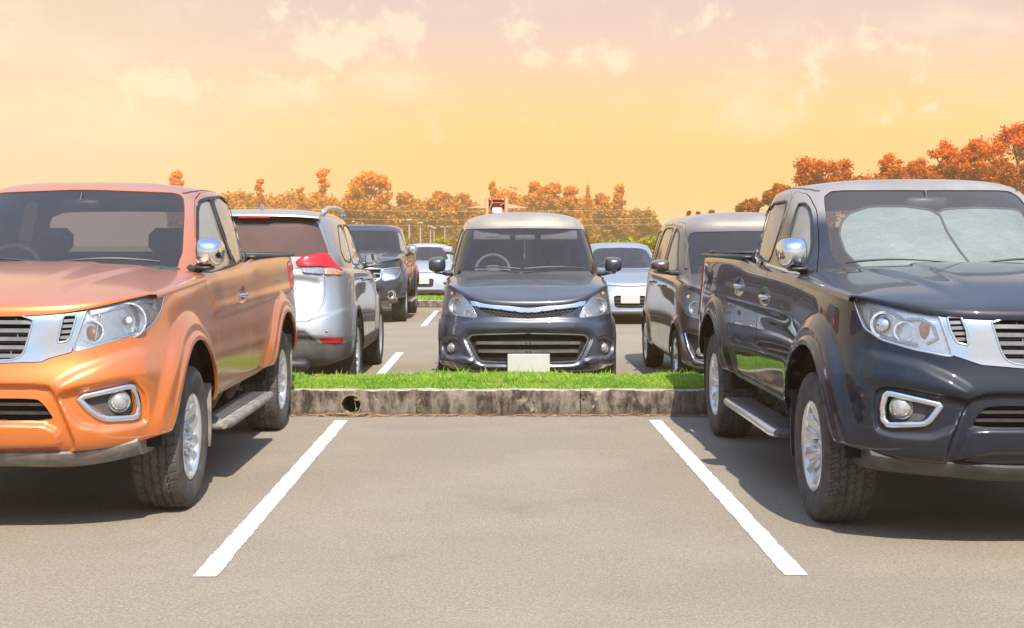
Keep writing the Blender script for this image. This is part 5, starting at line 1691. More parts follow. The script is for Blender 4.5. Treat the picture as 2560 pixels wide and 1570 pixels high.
    F_ = [(i * 12 + q, i * 12 + (q + 1) % 12, i * 12 + 12 + (q + 1) % 12, i * 12 + 12 + q) for i in range(3) for q in range(12)] + [tuple(36 + q for q in range(12))]
    fin.add(V_, F_).build('aerial_fin', P_SILVER, root, 60)
    MB().box((0, 3.60, .90), (.36, .02, .012), .004).build('tailgate_trim', M_CHROME, root, 30)
    MB().tube([(0, 3.42, 1.24), (-.25, 3.435, 1.25)], .010, 6).build('rear_wiper', M_BLACKP, root)
    MB().box((0, 3.53, .30), (1.1, .25, .12), .04).tube([(.3, 3.2, .27), (.3, 3.5, .25)], .03, 10).build('exhaust', M_BLACKP, root, 50)
    cabin(root, .45, 1.12, .72, (1.3, 2.2), 1.40)
    belly(root, -.7, 3.4, .28, .55, .66)
    liner(root, 0, .36, .40, .5, .86); liner(root, 2.705, .36, .40, .5, .86)
    for y in (0, 2.705):
        for sd in (1, -1): wheel(root, sd * .800, y, .358, .235, .225, 5, 'double')
    return root

def build_white_suv():
    pl = Place(.0, 27.0, 1)
    lower, top, hood = suv_shell(pl, .04)
    root = thing('sport_utility', 'white sport utility mostly hidden behind the slate people carrier, only its mirror and flank showing', 'SUV', (pl.cx, pl.cy, 0))
    simple_finish(root, lower, top, hood, P_WHITE, .36, 2.705, .395, .80, 'suv')
    return root
SED_COLS = [
    (0, -.86, 0, -.80, .20, .72), (.3, -.85, .3, -.79, .20, .725), (.58, -.78, .56, -.70, .20, .745), (.75, -.64, .72, -.52, .20, .78), (.85, -.42, .81, -.25, .21, .83),
    (.875, 0, .84, .1, .21, .89), (.87, .6, .845, .6, .21, .93), (.865, 1.3, .85, 1.3, .21, .95), (.865, 2.1, .85, 2.1, .21, .965), (.87, 2.7, .85, 2.7, .23, .975),
    (.86, 3.2, .83, 3.15, .25, .98), (.80, 3.5, .76, 3.4, .28, .98), (.6, 3.62, .56, 3.52, .28, .98), (.3, 3.66, .3, 3.56, .28, .98), (0, 3.67, 0, 3.57, .28, .98)]
SED_DOME = [
    (0, .30, 0, 1.15, .90, 1.385), (.3, .31, .27, 1.16, .90, 1.385), (.55, .38, .46, 1.20, .90, 1.38), (.70, .50, .54, 1.28, .90, 1.375), (.76, .72, .575, 1.42, .90, 1.375),
    (.785, 1.1, .59, 1.6, .92, 1.385), (.79, 1.7, .60, 1.9, .93, 1.385), (.79, 2.3, .58, 2.15, .94, 1.37), (.76, 2.8, .54, 2.35, .95, 1.35), (.66, 3.05, .46, 2.48, .95, 1.34), (.35, 3.15, .25, 2.55, .95, 1.34), (0, 3.17, 0, 2.56, .95, 1.34)]
SED_HOOD = ([(0, -.80, .715), (.29, -.785, .72), (.53, -.70, .74), (.69, -.55, .772), (.77, -.38, .805), (.80, -.2, .835)],
            [(0, .50, .985), (.3, .51, .985), (.55, .54, .978), (.68, .58, .965), (.76, .58, .95), (.815, .50, .93)])
def simple_finish(root, lower, top, hood, mat, rw, wb, ra, xw, kind):
    S = lambda x, y, z, N: N[..., 0] > .3
    for cy in (0, wb): lower.cut('opening', 'side', arch(cy, rw, ra), lambda x, y, z, N: (x > .45) & (y > -.6), False, 0, .04)
    if kind == 'suv':
        lower.cut('headlight', 'front', [(.50, .84), (.52, .98), (.88, 1.02), (.88, .90)], FR, True, .003, .012, .012)
        lower.cut('grille_hole', 'front', [(-.1, .60), (.30, .62), (.40, .92), (-.1, .94)], FR, True, 0, .04, 0)
        ws = [(-.2, 1.14), (.66, 1.16), (.54, 1.58), (-.2, 1.6)]
        gl = [[(.80, 1.20), (1.22, 1.58), (1.50, 1.62), (1.52, 1.20)], [(1.60, 1.20), (1.60, 1.62), (2.30, 1.62), (2.46, 1.22)]]
        mz, my, dy_, zb, st = 1.32, .60, .45, 1.12, 1.40
    else:
        lower.cut('headlight', 'front', [(.44, .58), (.50, .68), (.84, .80), (.84, .70), (.66, .60)], FR, True, .003, .012, .012)
        lower.cut('grille_hole', 'front', [(-.1, .30), (.27, .30), (.29, .52), (-.1, .52)], FR, True, 0, .04, 0)
        ws = [(-.2, .98), (.64, .99), (.49, 1.35), (-.2, 1.37)]
        gl = [[(.78, 1.00), (1.32, 1.31), (1.60, 1.33), (1.60, 1.00)], [(1.68, 1.00), (1.68, 1.33), (2.05, 1.31), (2.55, 1.06)]]
        mz, my, dy_, zb, st = 1.06, .66, .62, .93, 1.18
    cut_side_glass((top,), gl)
    top.cut('windscreen', 'front', ws, lambda x, y, z, N: (N[..., 1] < -.15) & (z < (1.64 if kind == 'suv' else 1.40)), True, 0, .014, 0, off=-.005)
    mkobj('body', join(lower.piece('body'), top.piece('body')), mat, root)
    mkobj('hood', hood.piece('body'), mat, root)
    mkobj('windscreen', top.piece('windscreen'), G_WIND, root)
    mkobj('grille_backing', lower.piece('grille_hole', (1, -1), -.03, True), M_DARK, root)
    for sd in (1, -1):
        mkobj('side_window', top.piece('side_window', (sd,)), G_SIDE, root)
        if sd > 0: outline_rubber(top, [r_['poly'] for r_ in top.regs if r_ and r_['name'] == 'side_window'], 'side', lambda x, y, z, N: (N[..., 0] > .3) & (z < 1.72), root)
        hl = mkobj('headlight', lower.piece('headlight', (sd,)), G_LENS, root)
        mkobj('reflector', lower.piece('headlight', (sd,), -.022, True), M_REFL, hl)
        door_mirror(root, sd * (.80 if kind == 'suv' else .77), my, mz, sd, .20, .16, .16, mat, M_BLACKP, .06, arm_z=-.07)
    cabin(root, dy_, zb, .66, (dy_ + .9,), st)
    belly(root, -.6, 3.3, .2, .45, .62)
    liner(root, 0, rw, ra + .005, .5, xw + .05); liner(root, wb, rw, ra + .005, .5, xw + .05)
    for y in (0, wb):
        for sd in (1, -1): wheel(root, sd * xw, y, rw - .002, rw * .66, .21, 5, 'double')
def build_sedan(pl, label, plate=True, mat=None):
    mat = mat or P_WHITE
    lower = Sheet(bsheet(ring(SED_COLS, ROWS_CAR), .04), pl, .04)
    lower.push(flare_fn((0, 2.75), .32, .35, .02, .07))
    top = Sheet(bsheet(dome(SED_DOME, DROWS, dict(y0=1.5, y1=2.1, z=1.465, rows=SP_ROWS)), .04), pl, .04)
    hood = make_hood(*SED_HOOD, pl, .04)
    root = thing('saloon_car', label, 'saloon car', (pl.cx, pl.cy, 0), group='pale saloon cars at the back')
    simple_finish(root, lower, top, hood, mat, .32, 2.75, .35, .775, 'sedan')
    for q in range(3): MB().box((0, -.845, .335 + .06 * q), (.50, .03, .016), .005).build('grille_bar', M_GREYP, root, 40)
    MB().box((0, -.86, .245), (1.1, .10, .035), .012).build('front_lip', mat, root, 40)
    if plate: MB().box((0, -.895, .455), (.34, .012, .15), .004).build('number_plate', M_PLATE, root, 30)
    return root
def build_far_pickup():
    pl = Place(-2.57, 25.62, 1)
    lower, top, hood = truck_shell(pl, .03)
    root = thing('pickup_truck', 'near black double cab pickup far back, behind the silver sport utility', 'pickup truck', (pl.cx, pl.cy, 0), group='pickup trucks')
    FR2 = lambda x, y, z, N: y < -.1
    S = lambda x, y, z, N: N[..., 0] > .3
    head = [(954.7, 673), (999, 668), (1002, 678), (991, 697), (957, 703)]
    gril = [(760, 671), (953, 672), (952, 695), (925, 712), (760, 714)]
    ws = [(600, 576), (980, 577), (996, 582), (1003, 630), (1000, 652), (600, 654)]
    for cy in (0, 3.15): lower.cut('opening', 'side', arch(cy, .38, .50), lambda x, y, z, N: (x > .45) & (y > -.6), False, 0, .04)
    lower.cut('headlight', 'cam', head, FR2, True, .003, .012, .012)
    lower.cut('grille_hole', 'cam', gril, FR2, False, 0, .04, 0)
    lower.cut('intake_hole', 'front', [(-.1, .50), (.42, .50), (.50, .64), (-.1, .66)], FR2, True, 0, .05, 0)
    ds = lambda x, y, z, N: (N[..., 0] > .35) & (z < 1.80)
    side_doors((lower, top), [[(.50, .55), (.46, 1.20), (.64, 1.40), (1.2, 1.72), (1.30, 1.73), (1.26, 1.2), (1.26, .55)], [(1.27, .55), (1.27, 1.2), (1.31, 1.73), (1.85, 1.73), (2.12, 1.25), (2.10, 1.0), (2.35, .55)]])
    for p in ([(.70, 1.30), (1.18, 1.66), (1.24, 1.66), (1.22, 1.30)], [(1.32, 1.30), (1.36, 1.67), (1.78, 1.67), (1.98, 1.30)]):
        for sh in (top, lower): sh.cut('side_window', 'side', p, ds, True, 0, .015, 0, off=-.006, over=['body', 'door0', 'door1'])
    top.cut('windscreen', 'cam', ws, lambda x, y, z, N: (N[..., 1] < -.25) & (z < 1.80), True, 0, .016, 0, off=-.006)
    mkobj('body', join(lower.piece('body'), top.piece('body')), P_NIGHT, root)
    mkobj('hood', hood.piece('body'), P_NIGHT, root)
    emit_doors(root, (lower, top), 2, P_NIGHT, [(1.15, 1.12), (1.98, 1.12)], M_CHROME)
    mkobj('windscreen', top.piece('windscreen'), G_WIND, root)
    mkobj('grille_backing', join(lower.piece('grille_hole', (1, -1), -.03, True), lower.piece('intake_hole', (1, -1), -.04, True)), M_DARK, root)
    sl_ = slats('grille_slat', lower, [[(770, 683), (950, 684)], [(770, 697), (948, 696)], [(902, 671), (914, 713)]], M_CHROME, root, off=-.01, w=.02, h=.012, mask=FR2)
    P, N = lower.path(gril, 'cam', FR2, closed=True); keep = P[:, 0] > .01
    strip(P[keep], N[keep], .035, .014, False, True).build('grille_frame', M_CHROME, root, 50)
    for sd in (1, -1):
        mkobj('side_window', join(top.piece('side_window', (sd,)), lower.piece('side_window', (sd,))), G_SIDE, root)
        hl = mkobj('headlight', lower.piece('headlight', (sd,)), G_LENS, root)
        mkobj('reflector', lower.piece('headlight', (sd,), -.022, True), M_REFL, hl)
        P, N = lower.path(smooth_poly(head, 1), 'cam', FR2, closed=True)
        strip(P, N, .022, .008, True, True, (sd,)).build('lamp_bezel', M_CHROME, hl, 50)
        P, N = lower.at((977, 686), 'cam', FR2); P, N = apply_side(P - N * .03, N, sd); bowl(hl, 'lamp_bowl', P, N, .06, M_REFL, .03)
        P, N = lower.at((978, 737), 'cam', FR2); P, N = apply_side(P, N, sd); bowl(root, 'fog_lamp', P + N * .01, N * .5 + np.array((0, -.5, 0)), .062, M_CHROME, .03, .02)
        door_mirror(root, sd * .845, .60, 1.33, sd, .17, .20, .16, M_CHROME, M_BLACKP, .07, arm_z=-.10)
    cabin(root, .62, 1.26, .72, (1.35,), 1.42)
    pick_bed(root, P_NIGHT); truck_under(root); running_board(root, True)
    liner(root, 0, .38, .505, .50, .875); liner(root, 3.15, .38, .505, .50, .875)
    for y in (0, 3.15):
        for sd in (1, -1): wheel(root, sd * .80, y, .383, .235, .245, 6, 'wide')
    return root
# ================================================================ ground, paint lines, kerbs, grass
random.seed(7); RNG = np.random.default_rng(11)
def mat_asphalt():
    m, t, o = newmat('worn pale asphalt')
    tcn = t.n('ShaderNodeTexCoord').outputs['Object']
    big = t.noise(tcn, 0.55, 5, 0.55, 0.3)
    st = t.n('ShaderNodeMapping', {0: tcn, 'Scale': (0.35, 1.6, 1)}).outputs[0]
    band = t.noise(st, 0.9, 5, 0.6, 0.6)
    fine = t.noise(tcn, 75, 4, 0.75)
    grit = t.noise(tcn, 210, 2, 0.8)
    vor = t.n('ShaderNodeTexVoronoi', {'Vector': tcn, 'Scale': 95.0})
    c = t.mix(t.rng(big, 0.3, 0.7), (0.262, 0.212, 0.148), (0.315, 0.256, 0.182))
    c = t.mix(t.math('MULTIPLY', t.rng(band, 0.52, 0.72), 0.30), c, (0.185, 0.162, 0.135))
    mid = t.noise(tcn, 34, 4, 0.75)
    c = t.mix(t.math('MULTIPLY', t.rng(mid, 0.44, 0.58), 0.42), c, (0.17, 0.148, 0.118))
    c = t.mix(t.math('MULTIPLY', t.rng(fine, 0.44, 0.56), 0.66), c, (0.140, 0.121, 0.098))
    pat = t.rng(t.noise(tcn, 0.9, 6, 0.7, 0.4), 0.50, 0.60)
    c = t.mix(t.math('MULTIPLY', pat, 0.09), c, (0.40, 0.345, 0.27))
    c = t.mix(t.math('MULTIPLY', t.rng(grit, 0.54, 0.66), 0.65), c, (0.42, 0.36, 0.28))
    c = t.mix(t.math('MULTIPLY', t.rng(vor.outputs['Distance'], 0.24, 0.08), t.rng(t.noise(tcn, 31, 2), 0.48, 0.58)), c, (0.50, 0.44, 0.35))
    # sparse dark specks and pits
    sp = t.noise(tcn, 19, 3, 0.7)
    c = t.mix(t.math('MULTIPLY', t.rng(sp, 0.66, 0.74), 0.45), c, (0.10, 0.092, 0.085))
    oil = t.rng(t.noise(tcn, 1.1, 3, 0.5, 0.8), 0.63, 0.75)
    c = t.mix(t.math('MULTIPLY', oil, 0.30), c, (0.12, 0.11, 0.10))
    bmp = t.n('ShaderNodeBump', {'Strength': 0.55, 'Distance': 0.006, 'Height': t.math('ADD', fine, t.math('MULTIPLY', grit, 0.6))})
    p = t.n('ShaderNodeBsdfPrincipled', {'Base Color': c, 'Roughness': 0.88, 'Specular IOR Level': 0.25, 'Normal': bmp.outputs[0]})
    m.node_tree.links.new(p.outputs[0], o.inputs[0])
    return m
M_ASPH = mat_asphalt()
def mat_field():
    m, t, o = newmat('rough grass field')
    tcn = t.n('ShaderNodeTexCoord').outputs['Object']
    c = t.mix(t.rng(t.noise(tcn, 0.12, 6, 0.65), 0.35, 0.65), (0.10, 0.13, 0.03), (0.24, 0.20, 0.08))
    p = t.n('ShaderNodeBsdfPrincipled', {'Base Color': c, 'Roughness': 0.95})
    m.node_tree.links.new(p.outputs[0], o.inputs[0]); return m
def sheet_obj(name, x0, x1, y0, y1, z, mat, nx=1, ny=1):
    V_ = [(x0 + (x1 - x0) * i / nx, y0 + (y1 - y0) * j / ny, z) for j in range(ny + 1) for i in range(nx + 1)]
    F_ = [(j * (nx + 1) + i, j * (nx + 1) + i + 1, (j + 1) * (nx + 1) + i + 1, (j + 1) * (nx + 1) + i) for j in range(ny) for i in range(nx)]
    return tag(MB().add(V_, F_).build(name, mat, None, 0), kind='structure')
sheet_obj('ground', -1500, 1500, -60, 3000, -0.02, mat_field())
sheet_obj('car_park', -60, 60, -30, 78, 0.0, M_ASPH)

def mat_line():
    m, t, o = newmat('worn white road paint')
    tcn = t.n('ShaderNodeTexCoord').outputs['Object']
    f = t.noise(tcn, 60, 5, 0.75)
    c = t.mix(t.rng(t.noise(tcn, 5, 5, 0.7), 0.3, 0.75), (0.74, 0.73, 0.715), (0.64, 0.625, 0.60))
    c = t.mix(t.math('MULTIPLY', t.rng(f, 0.55, 0.68), 0.55), c, (0.30, 0.27, 0.24))
    mp_ = t.n('ShaderNodeMapping', {0: tcn, 'Scale': (1.2, 9.0, 1)}).outputs[0]
    cr = t.noise(mp_, 2.6, 3, 0.9, 0.5)
    crk = t.math('MULTIPLY', t.rng(t.math('ABSOLUTE', t.math('SUBTRACT', cr, 0.5)), 0.010, 0.001), 0.5)
    c = t.mix(crk, c, (0.30, 0.27, 0.25))
    p = t.n('ShaderNodeBsdfPrincipled', {'Base Color': c, 'Roughness': 0.75,
            'Normal': t.n('ShaderNodeBump', {'Strength': 0.4, 'Distance': 0.003, 'Height': f}).outputs[0]})
    m.node_tree.links.new(p.outputs[0], o.inputs[0]); return m
M_LINE = mat_line()
def bay_line(xc, y0, y1, w=.10, z=.004):
    n = int((y1 - y0) / .018) + 1
    V_, F_ = [], []
    a = np.convolve(RNG.normal(0, .004, n + 9), np.ones(5) / 5, 'same')[4:n + 5] + RNG.normal(0, .0018, n + 1); b = np.convolve(RNG.normal(0, .004, n + 9), np.ones(5) / 5, 'same')[4:n + 5] + RNG.normal(0, .0018, n + 1)
    for i in range(n + 1):
        y = y0 + (y1 - y0) * i / n
        V_ += [(xc - w / 2 + a[i], y, z), (xc + w / 2 + b[i], y, z)]
    F_ = [(2 * i, 2 * i + 1, 2 * i + 3, 2 * i + 2) for i in range(n)]
    return tag(MB().add(V_, F_).build('road_marking', M_LINE, None, 0), kind='structure')
bay_line(-1.235, 5.86, 11.08); bay_line(1.285, 5.89, 11.10)
for x in (-6.2, -3.73, 3.76, 6.2): bay_line(x, 5.9, 11.05)
for x in (-6.25, -3.75, -1.25, 1.25, 3.75, 6.25): bay_line(x + .0, 12.9, 18.1); bay_line(x, 24.0, 29.6); bay_line(x, 34.5, 39.5)

# ---- kerb
def mat_kerb():
    m, t, o = newmat('stained old kerb concrete')
    tcn = t.n('ShaderNodeTexCoord').outputs['Object']
    nzz = t.n('ShaderNodeSeparateXYZ', {0: t.n('ShaderNodeNewGeometry').outputs['Normal']}).outputs[2]
    zz = t.n('ShaderNodeSeparateXYZ', {0: tcn}).outputs[2]
    stre = t.n('ShaderNodeMapping', {0: tcn, 'Scale': (1.0, 1.0, 0.42)}).outputs[0]
    n1 = t.noise(stre, 9, 8, 0.72, 0.3); n2 = t.noise(tcn, 3.2, 5, 0.6, 0.5); n3 = t.noise(tcn, 40, 5, 0.7)
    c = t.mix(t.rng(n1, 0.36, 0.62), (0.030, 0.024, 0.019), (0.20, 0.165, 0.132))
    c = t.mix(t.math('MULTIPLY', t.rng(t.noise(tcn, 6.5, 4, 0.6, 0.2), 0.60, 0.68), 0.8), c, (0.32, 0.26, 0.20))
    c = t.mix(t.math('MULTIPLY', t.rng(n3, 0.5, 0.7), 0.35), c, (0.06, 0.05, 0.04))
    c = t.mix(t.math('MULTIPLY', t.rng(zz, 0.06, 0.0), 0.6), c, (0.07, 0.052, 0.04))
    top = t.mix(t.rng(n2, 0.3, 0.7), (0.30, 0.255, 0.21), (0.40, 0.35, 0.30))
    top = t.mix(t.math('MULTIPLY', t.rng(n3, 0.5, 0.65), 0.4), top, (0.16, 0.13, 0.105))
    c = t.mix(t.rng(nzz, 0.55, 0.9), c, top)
    p = t.n('ShaderNodeBsdfPrincipled', {'Base Color': c, 'Roughness': 0.92, 'Specular IOR Level': 0.2,
            'Normal': t.n('ShaderNodeBump', {'Strength': 0.8, 'Distance': 0.012, 'Height': t.math('ADD', n1, t.math('MULTIPLY', n3, 0.5))}).outputs[0]})
    m.node_tree.links.new(p.outputs[0], o.inputs[0]); return m
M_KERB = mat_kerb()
def kerb(y, d, H, x0, x1, name='kerb', joints=(), hole=None, facing=-1):
    """a run of kerb stones; facing -1: front face towards the camera"""
    mb = MB()
    cuts = sorted([x0] + [j for j in joints if x0 < j < x1] + [x1])
    for a, b in zip(cuts[:-1], cuts[1:]):
        g = .003
        has = hole and a < hole[0] < b
        n = max(2, int((b - a) / .025))
        if has:
            hx, hz, hr = hole
        xs = np.linspace(a + g, b - g, n)
        prof = [(y, -.05), (y, H * .08), (y, H * .2), (y, H * .35), (y, H * .5), (y, H * .65), (y, H * .8), (y + .002, H - .018), (y + .006, H - .006), (y + .018, H), (y + d * .6, H + .003), (y + d, H)]
        if has: prof_f = prof[7:]
        else: prof_f = prof
        k_ = len(prof_f); V_ = []; F_ = []
        rough = RNG.normal(0, 1, (len(xs), k_)); rough = (rough + np.roll(rough, 1, 0) + np.roll(rough, 1, 1)) / 3 * (.0045 if d < .2 and H > .2 else .002)
        rough[0] = rough[-1] = 0
        for xi, x in enumerate(xs):
            w = .003 * math.sin(x * 7.3) + .002 * math.sin(x * 19)
            chip = .012 * max(0, math.sin(x * 13.7 + a) - .86) / .14
            for zi, (yy, zz) in enumerate(prof_f): V_.append((x, yy + rough[xi, zi] * (0 if (has and zi == 0) else 1) + w * (0 if has and zi == 0 else 1) + (chip if zz > H * .8 and yy < y + .01 else 0), zz + w * .6 * (0 if has and zi == 0 else 1) + rough[xi, zi] * .8 * (0 if has and zi == 0 else 1) - (chip if yy < y + .01 and zz > H * .8 else 0)))
        for i in range(len(xs) - 1):
            for q in range(k_ - 1): F_.append((i * k_ + q, (i + 1) * k_ + q, (i + 1) * k_ + q + 1, i * k_ + q + 1))
        F_.append(tuple(range(k_))[::-1]); F_.append(tuple((len(xs) - 1) * k_ + q for q in range(k_)))
        mb.add(V_, F_)
        if has:
            zt = H - .018; V_ = []; F_ = []
            angs = sorted([2 * math.pi * i / 48 for i in range(48)] + [math.atan2(cz_ - hz, cx_ - hx) % (2 * math.pi) for cx_ in (a + g, b - g) for cz_ in (zt, -.05)])
            N_ = len(angs)
            for i in range(N_):
                t = angs[i]; c_, s_ = math.cos(t), math.sin(t)
                # ray to the rectangle
                L = min(((b - g - hx) / c_) if c_ > 1e-6 else ((a + g - hx) / c_ if c_ < -1e-6 else 9e9), ((zt - hz) / s_) if s_ > 1e-6 else ((-.05 - hz) / s_ if s_ < -1e-6 else 9e9))
                rr = hr * (1 + .05 * math.sin(3 * t) + .03 * math.sin(7 * t))
                V_ += [(hx + c_ * L, y + .002, hz + s_ * L), (hx + c_ * rr, y + .001, hz + s_ * rr), (hx + c_ * rr, y + .14, hz + s_ * rr)]
            for i in range(N_):
                j = (i + 1) % N_
                F_ += [(3 * i, 3 * j, 3 * j + 1, 3 * i + 1), (3 * i + 1, 3 * j + 1, 3 * j + 2, 3 * i + 2)]
            mb.add(V_, F_)
            # corner gussets
            for (cx_, cz_) in ((a + g, zt), (b - g, zt)):
                pass
    o = mb.build(name, M_KERB, None, 35, fix=False)
    return tag(o, kind='structure')
HOLE = (-1.19, .090, .076)
js = [-.647 + 1.351 * q for q in range(-9, 10)]
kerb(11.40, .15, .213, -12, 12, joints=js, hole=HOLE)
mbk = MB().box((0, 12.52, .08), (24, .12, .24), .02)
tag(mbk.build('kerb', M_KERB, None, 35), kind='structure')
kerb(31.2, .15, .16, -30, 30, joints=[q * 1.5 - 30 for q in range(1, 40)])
pp = MB().lathe([(.077, -.008), (.079, -.014), (.086, -.014), (.092, -.004), (.090, .02)], 40, 'y', (HOLE[0], 11.40, HOLE[1]))
pp.lathe([(.076, -.008), (.074, .45)], 40, 'y', (HOLE[0], 11.40, HOLE[1]))
po = pp.build('drain_pipe', princ('old clay pipe', (.17, .13, .10), .9, noise=(30, .5)), None, 50, fix=False)
tag(po, 'round clay drain pipe end set in the kerb with a weed growing from it', 'drain pipe')
MB().lathe([(0, .30), (.074, .30)], 32, 'y', (HOLE[0], 11.40, HOLE[1])).build('pipe_dark', M_DARK, po, 0, fix=False)

# ---- grass island
def mat_grass(name, ca, cb, cc):
    m, t, o = newmat(name)
    tcn = t.n('ShaderNodeTexCoord').outputs['Object']
    oi = t.n('ShaderNodeNewGeometry').outputs['Random Per Island']
    c = t.mix(t.rng(t.noise(tcn, 2.2, 4, 0.6), 0.35, 0.65), ca, cb)
    c = t.mix(t.math('MULTIPLY', t.math('ADD', t.rng(oi, 0.78, 0.95), t.math('MULTIPLY', t.rng(t.noise(tcn, 5.5, 4, 0.7), 0.56, 0.68), 0.6), clamp=True), 0.85), c, cc)
    c = t.mix(t.math('MULTIPLY', t.rng(oi, 0.0, 0.35, 1, 0), 0.35), c, (0.05, 0.12, 0.01))
    d = t.n('ShaderNodeBsdfPrincipled', {'Base Color': c, 'Roughness': 0.5, 'Specular IOR Level': 0.35})
    tr = t.n('ShaderNodeBsdfTranslucent', {0: c})
    mx = t.n('ShaderNodeMixShader', {0: 0.35, 1: d.outputs[0], 2: tr.outputs[0]})
    m.node_tree.links.new(mx.outputs[0], o.inputs[0]); return m
M_GRASS = mat_grass('bright lawn grass', (0.17, 0.38, 0.020), (0.32, 0.50, 0.04), (0.50, 0.47, 0.15))
M_SOIL = princ('soil under grass', (0.09, 0.13, 0.03), 0.95, noise=(12, .5))
def soil(x0, x1, y0, y1, z, dome_=.03, nx=160, ny=10):
    V_ = []; 
    for j in range(ny + 1):
        for i in range(nx + 1):
            x = x0 + (x1 - x0) * i / nx; f = j / ny; y = y0 + (y1 - y0) * f
            V_.append((x, y, z + dome_ * math.sin(f * math.pi) ** .7 + .006 * math.sin(x * 5.1 + y * 3) + .004 * math.sin(x * 13 - y * 7)))
    F_ = [(j * (nx + 1) + i, j * (nx + 1) + i + 1, (j + 1) * (nx + 1) + i + 1, (j + 1) * (nx + 1) + i) for j in range(ny) for i in range(nx)]
    return tag(MB().add(V_, F_).build('verge_soil', M_SOIL, None, 60, fix=False), kind='structure')
soil(-12, 12, 11.55, 12.46, .200)
soil(-30, 30, 31.35, 33.2, .150, .03, 40, 4)
def grass(name, label, n, x0, x1, y0, y1, z, hfn, wid, dome_=.03, mat=None, dense=None):
    xs = RNG.uniform(x0, x1, n) if dense is None else dense(n)
    f = RNG.uniform(0, 1, n); ys = y0 + (y1 - y0) * f
    zs = z + dome_ * np.sin(f * np.pi) ** .7 + .006 * np.sin(xs * 5.1 + ys * 3) + .004 * np.sin(xs * 13 - ys * 7)
    zs = np.maximum(zs, z + .010)
    h = hfn(xs, ys) * RNG.uniform(.40, 1.2, n) * np.where(RNG.uniform(0, 1, n) > .985, 1.9, 1.0); a = RNG.uniform(0, 2 * np.pi, n); ln = RNG.uniform(.1, .9, n) * h; la = RNG.uniform(0, 2 * np.pi, n)
    w = wid * RNG.uniform(.6, 1.3, n)
    dx, dy = np.cos(a) * w / 2, np.sin(a) * w / 2
    lx, ly = np.cos(la) * ln, np.sin(la) * ln
    P = np.empty((n, 5, 3))
    P[:, 0] = np.stack([xs - dx, ys - dy, zs - .004], 1); P[:, 1] = np.stack([xs + dx, ys + dy, zs - .004], 1)
    P[:, 2] = np.stack([xs + dx * .8 + lx * .35, ys + dy * .8 + ly * .35, zs + h * .62], 1); P[:, 3] = np.stack([xs - dx * .8 + lx * .35, ys - dy * .8 + ly * .35, zs + h * .62], 1)
    P[:, 4] = np.stack([xs + lx, ys + ly, zs + h], 1)
    me = bpy.data.meshes.new(name)
    b = np.arange(n) * 5
    me.vertices.add(n * 5); me.vertices.foreach_set('co', P.reshape(-1))
    me.loops.add(n * 7); me.polygons.add(n * 2)
    li = np.stack([b, b + 1, b + 2, b + 3, b + 3, b + 2, b + 4], 1).reshape(-1)
    me.loops.foreach_set('vertex_index', li)
    ls = np.stack([np.arange(n) * 7, np.arange(n) * 7 + 4], 1).reshape(-1)
    me.polygons.foreach_set('loop_start', ls)
    me.materials.append(mat or M_GRASS)
    me.update(calc_edges=True); me.validate()
    o = bpy.data.objects.new(name, me); COL.objects.link(o)
    tag(o, label, 'grass', kind='stuff')
    return o
hf = lambda x, y: .024 + .020 * np.exp(-((x - .05) / .75) ** 2) * (y > 11.75) + .012 * (np.sin(x * 6.3 + 1) * np.sin(x * 2.7) > .35) + .010 * (y > 12.2) + .008 * np.sin(x * 17) ** 2
def dn(n):
    k_ = int(n * .86)
    return np.concatenate([RNG.uniform(-2.1, 1.95, k_), RNG.uniform(-9, 9, n - k_)])
grass('lawn_grass', 'short bright green grass covering the kerbed strip between the parking rows', 115000, -9, 9, 11.50, 12.46, .200, hf, .0065, dense=dn)
grass('lawn_grass', 'thin strip of grass far back beyond the last row of bays', 20000, -12, 12, 31.35, 33.2, .150, lambda x, y: .05 + 0 * x, .02)

# ---- weeds, straw and fallen leaves along the kerb
M_WEED = mat_grass('weed leaves', (0.10, 0.22, 0.02), (0.18, 0.30, 0.04), (0.35, 0.20, 0.06))
M_STRAW = princ('dry straw', (0.26, 0.16, 0.085), .9, noise=(50, .5))
def weed(x, y, z, h, n, label, r=.03, lean=0.0):
    mb = MB()
    rr = random.Random(int(x * 1000))
    stem = [(x + lean * t + .006 * math.sin(t * 9), y - .015 * t, z + h * t) for t in np.linspace(0, 1, 6)]
    mb.tube(stem, [.0025] * 5 + [.001], 5)
    root = mb.build('weed', M_STRAW, None, 50)
    tag(root, label, 'weed')
    lf = MB()
    for q in range(n):
        t = rr.random(); p = stem[min(5, int(t * 6))]; a = rr.uniform(0, 6.28); L = rr.uniform(.4, 1) * r; w = L * .45
        dx, dz = math.cos(a) * L, math.sin(a) * L * .7; dy = rr.uniform(-.6, .1) * L
        lf.add([(p[0], p[1], p[2]), (p[0] + dx * .5 - dz * .3, p[1] + dy * .5, p[2] + dz * .5 + w * .5), (p[0] + dx, p[1] + dy, p[2] + dz), (p[0] + dx * .5 + dz * .3, p[1] + dy * .5 - .004, p[2] + dz * .5 - w * .5)], [(0, 1, 2, 3)])
    lf.build('foliage', M_WEED, root, 0, fix=False)
weed(-1.155, 11.375, .03, .19, 20, 'spindly green weed rising out of the clay drain pipe mouth', .035, .01)
weed(-.640, 11.395, .05, .15, 12, 'thin weed growing from the kerb joint right of the drain pipe', .022, -.01)
weed(.710, 11.395, .04, .15, 16, 'thin weed growing from the kerb joint near the right bay line', .022, .01)
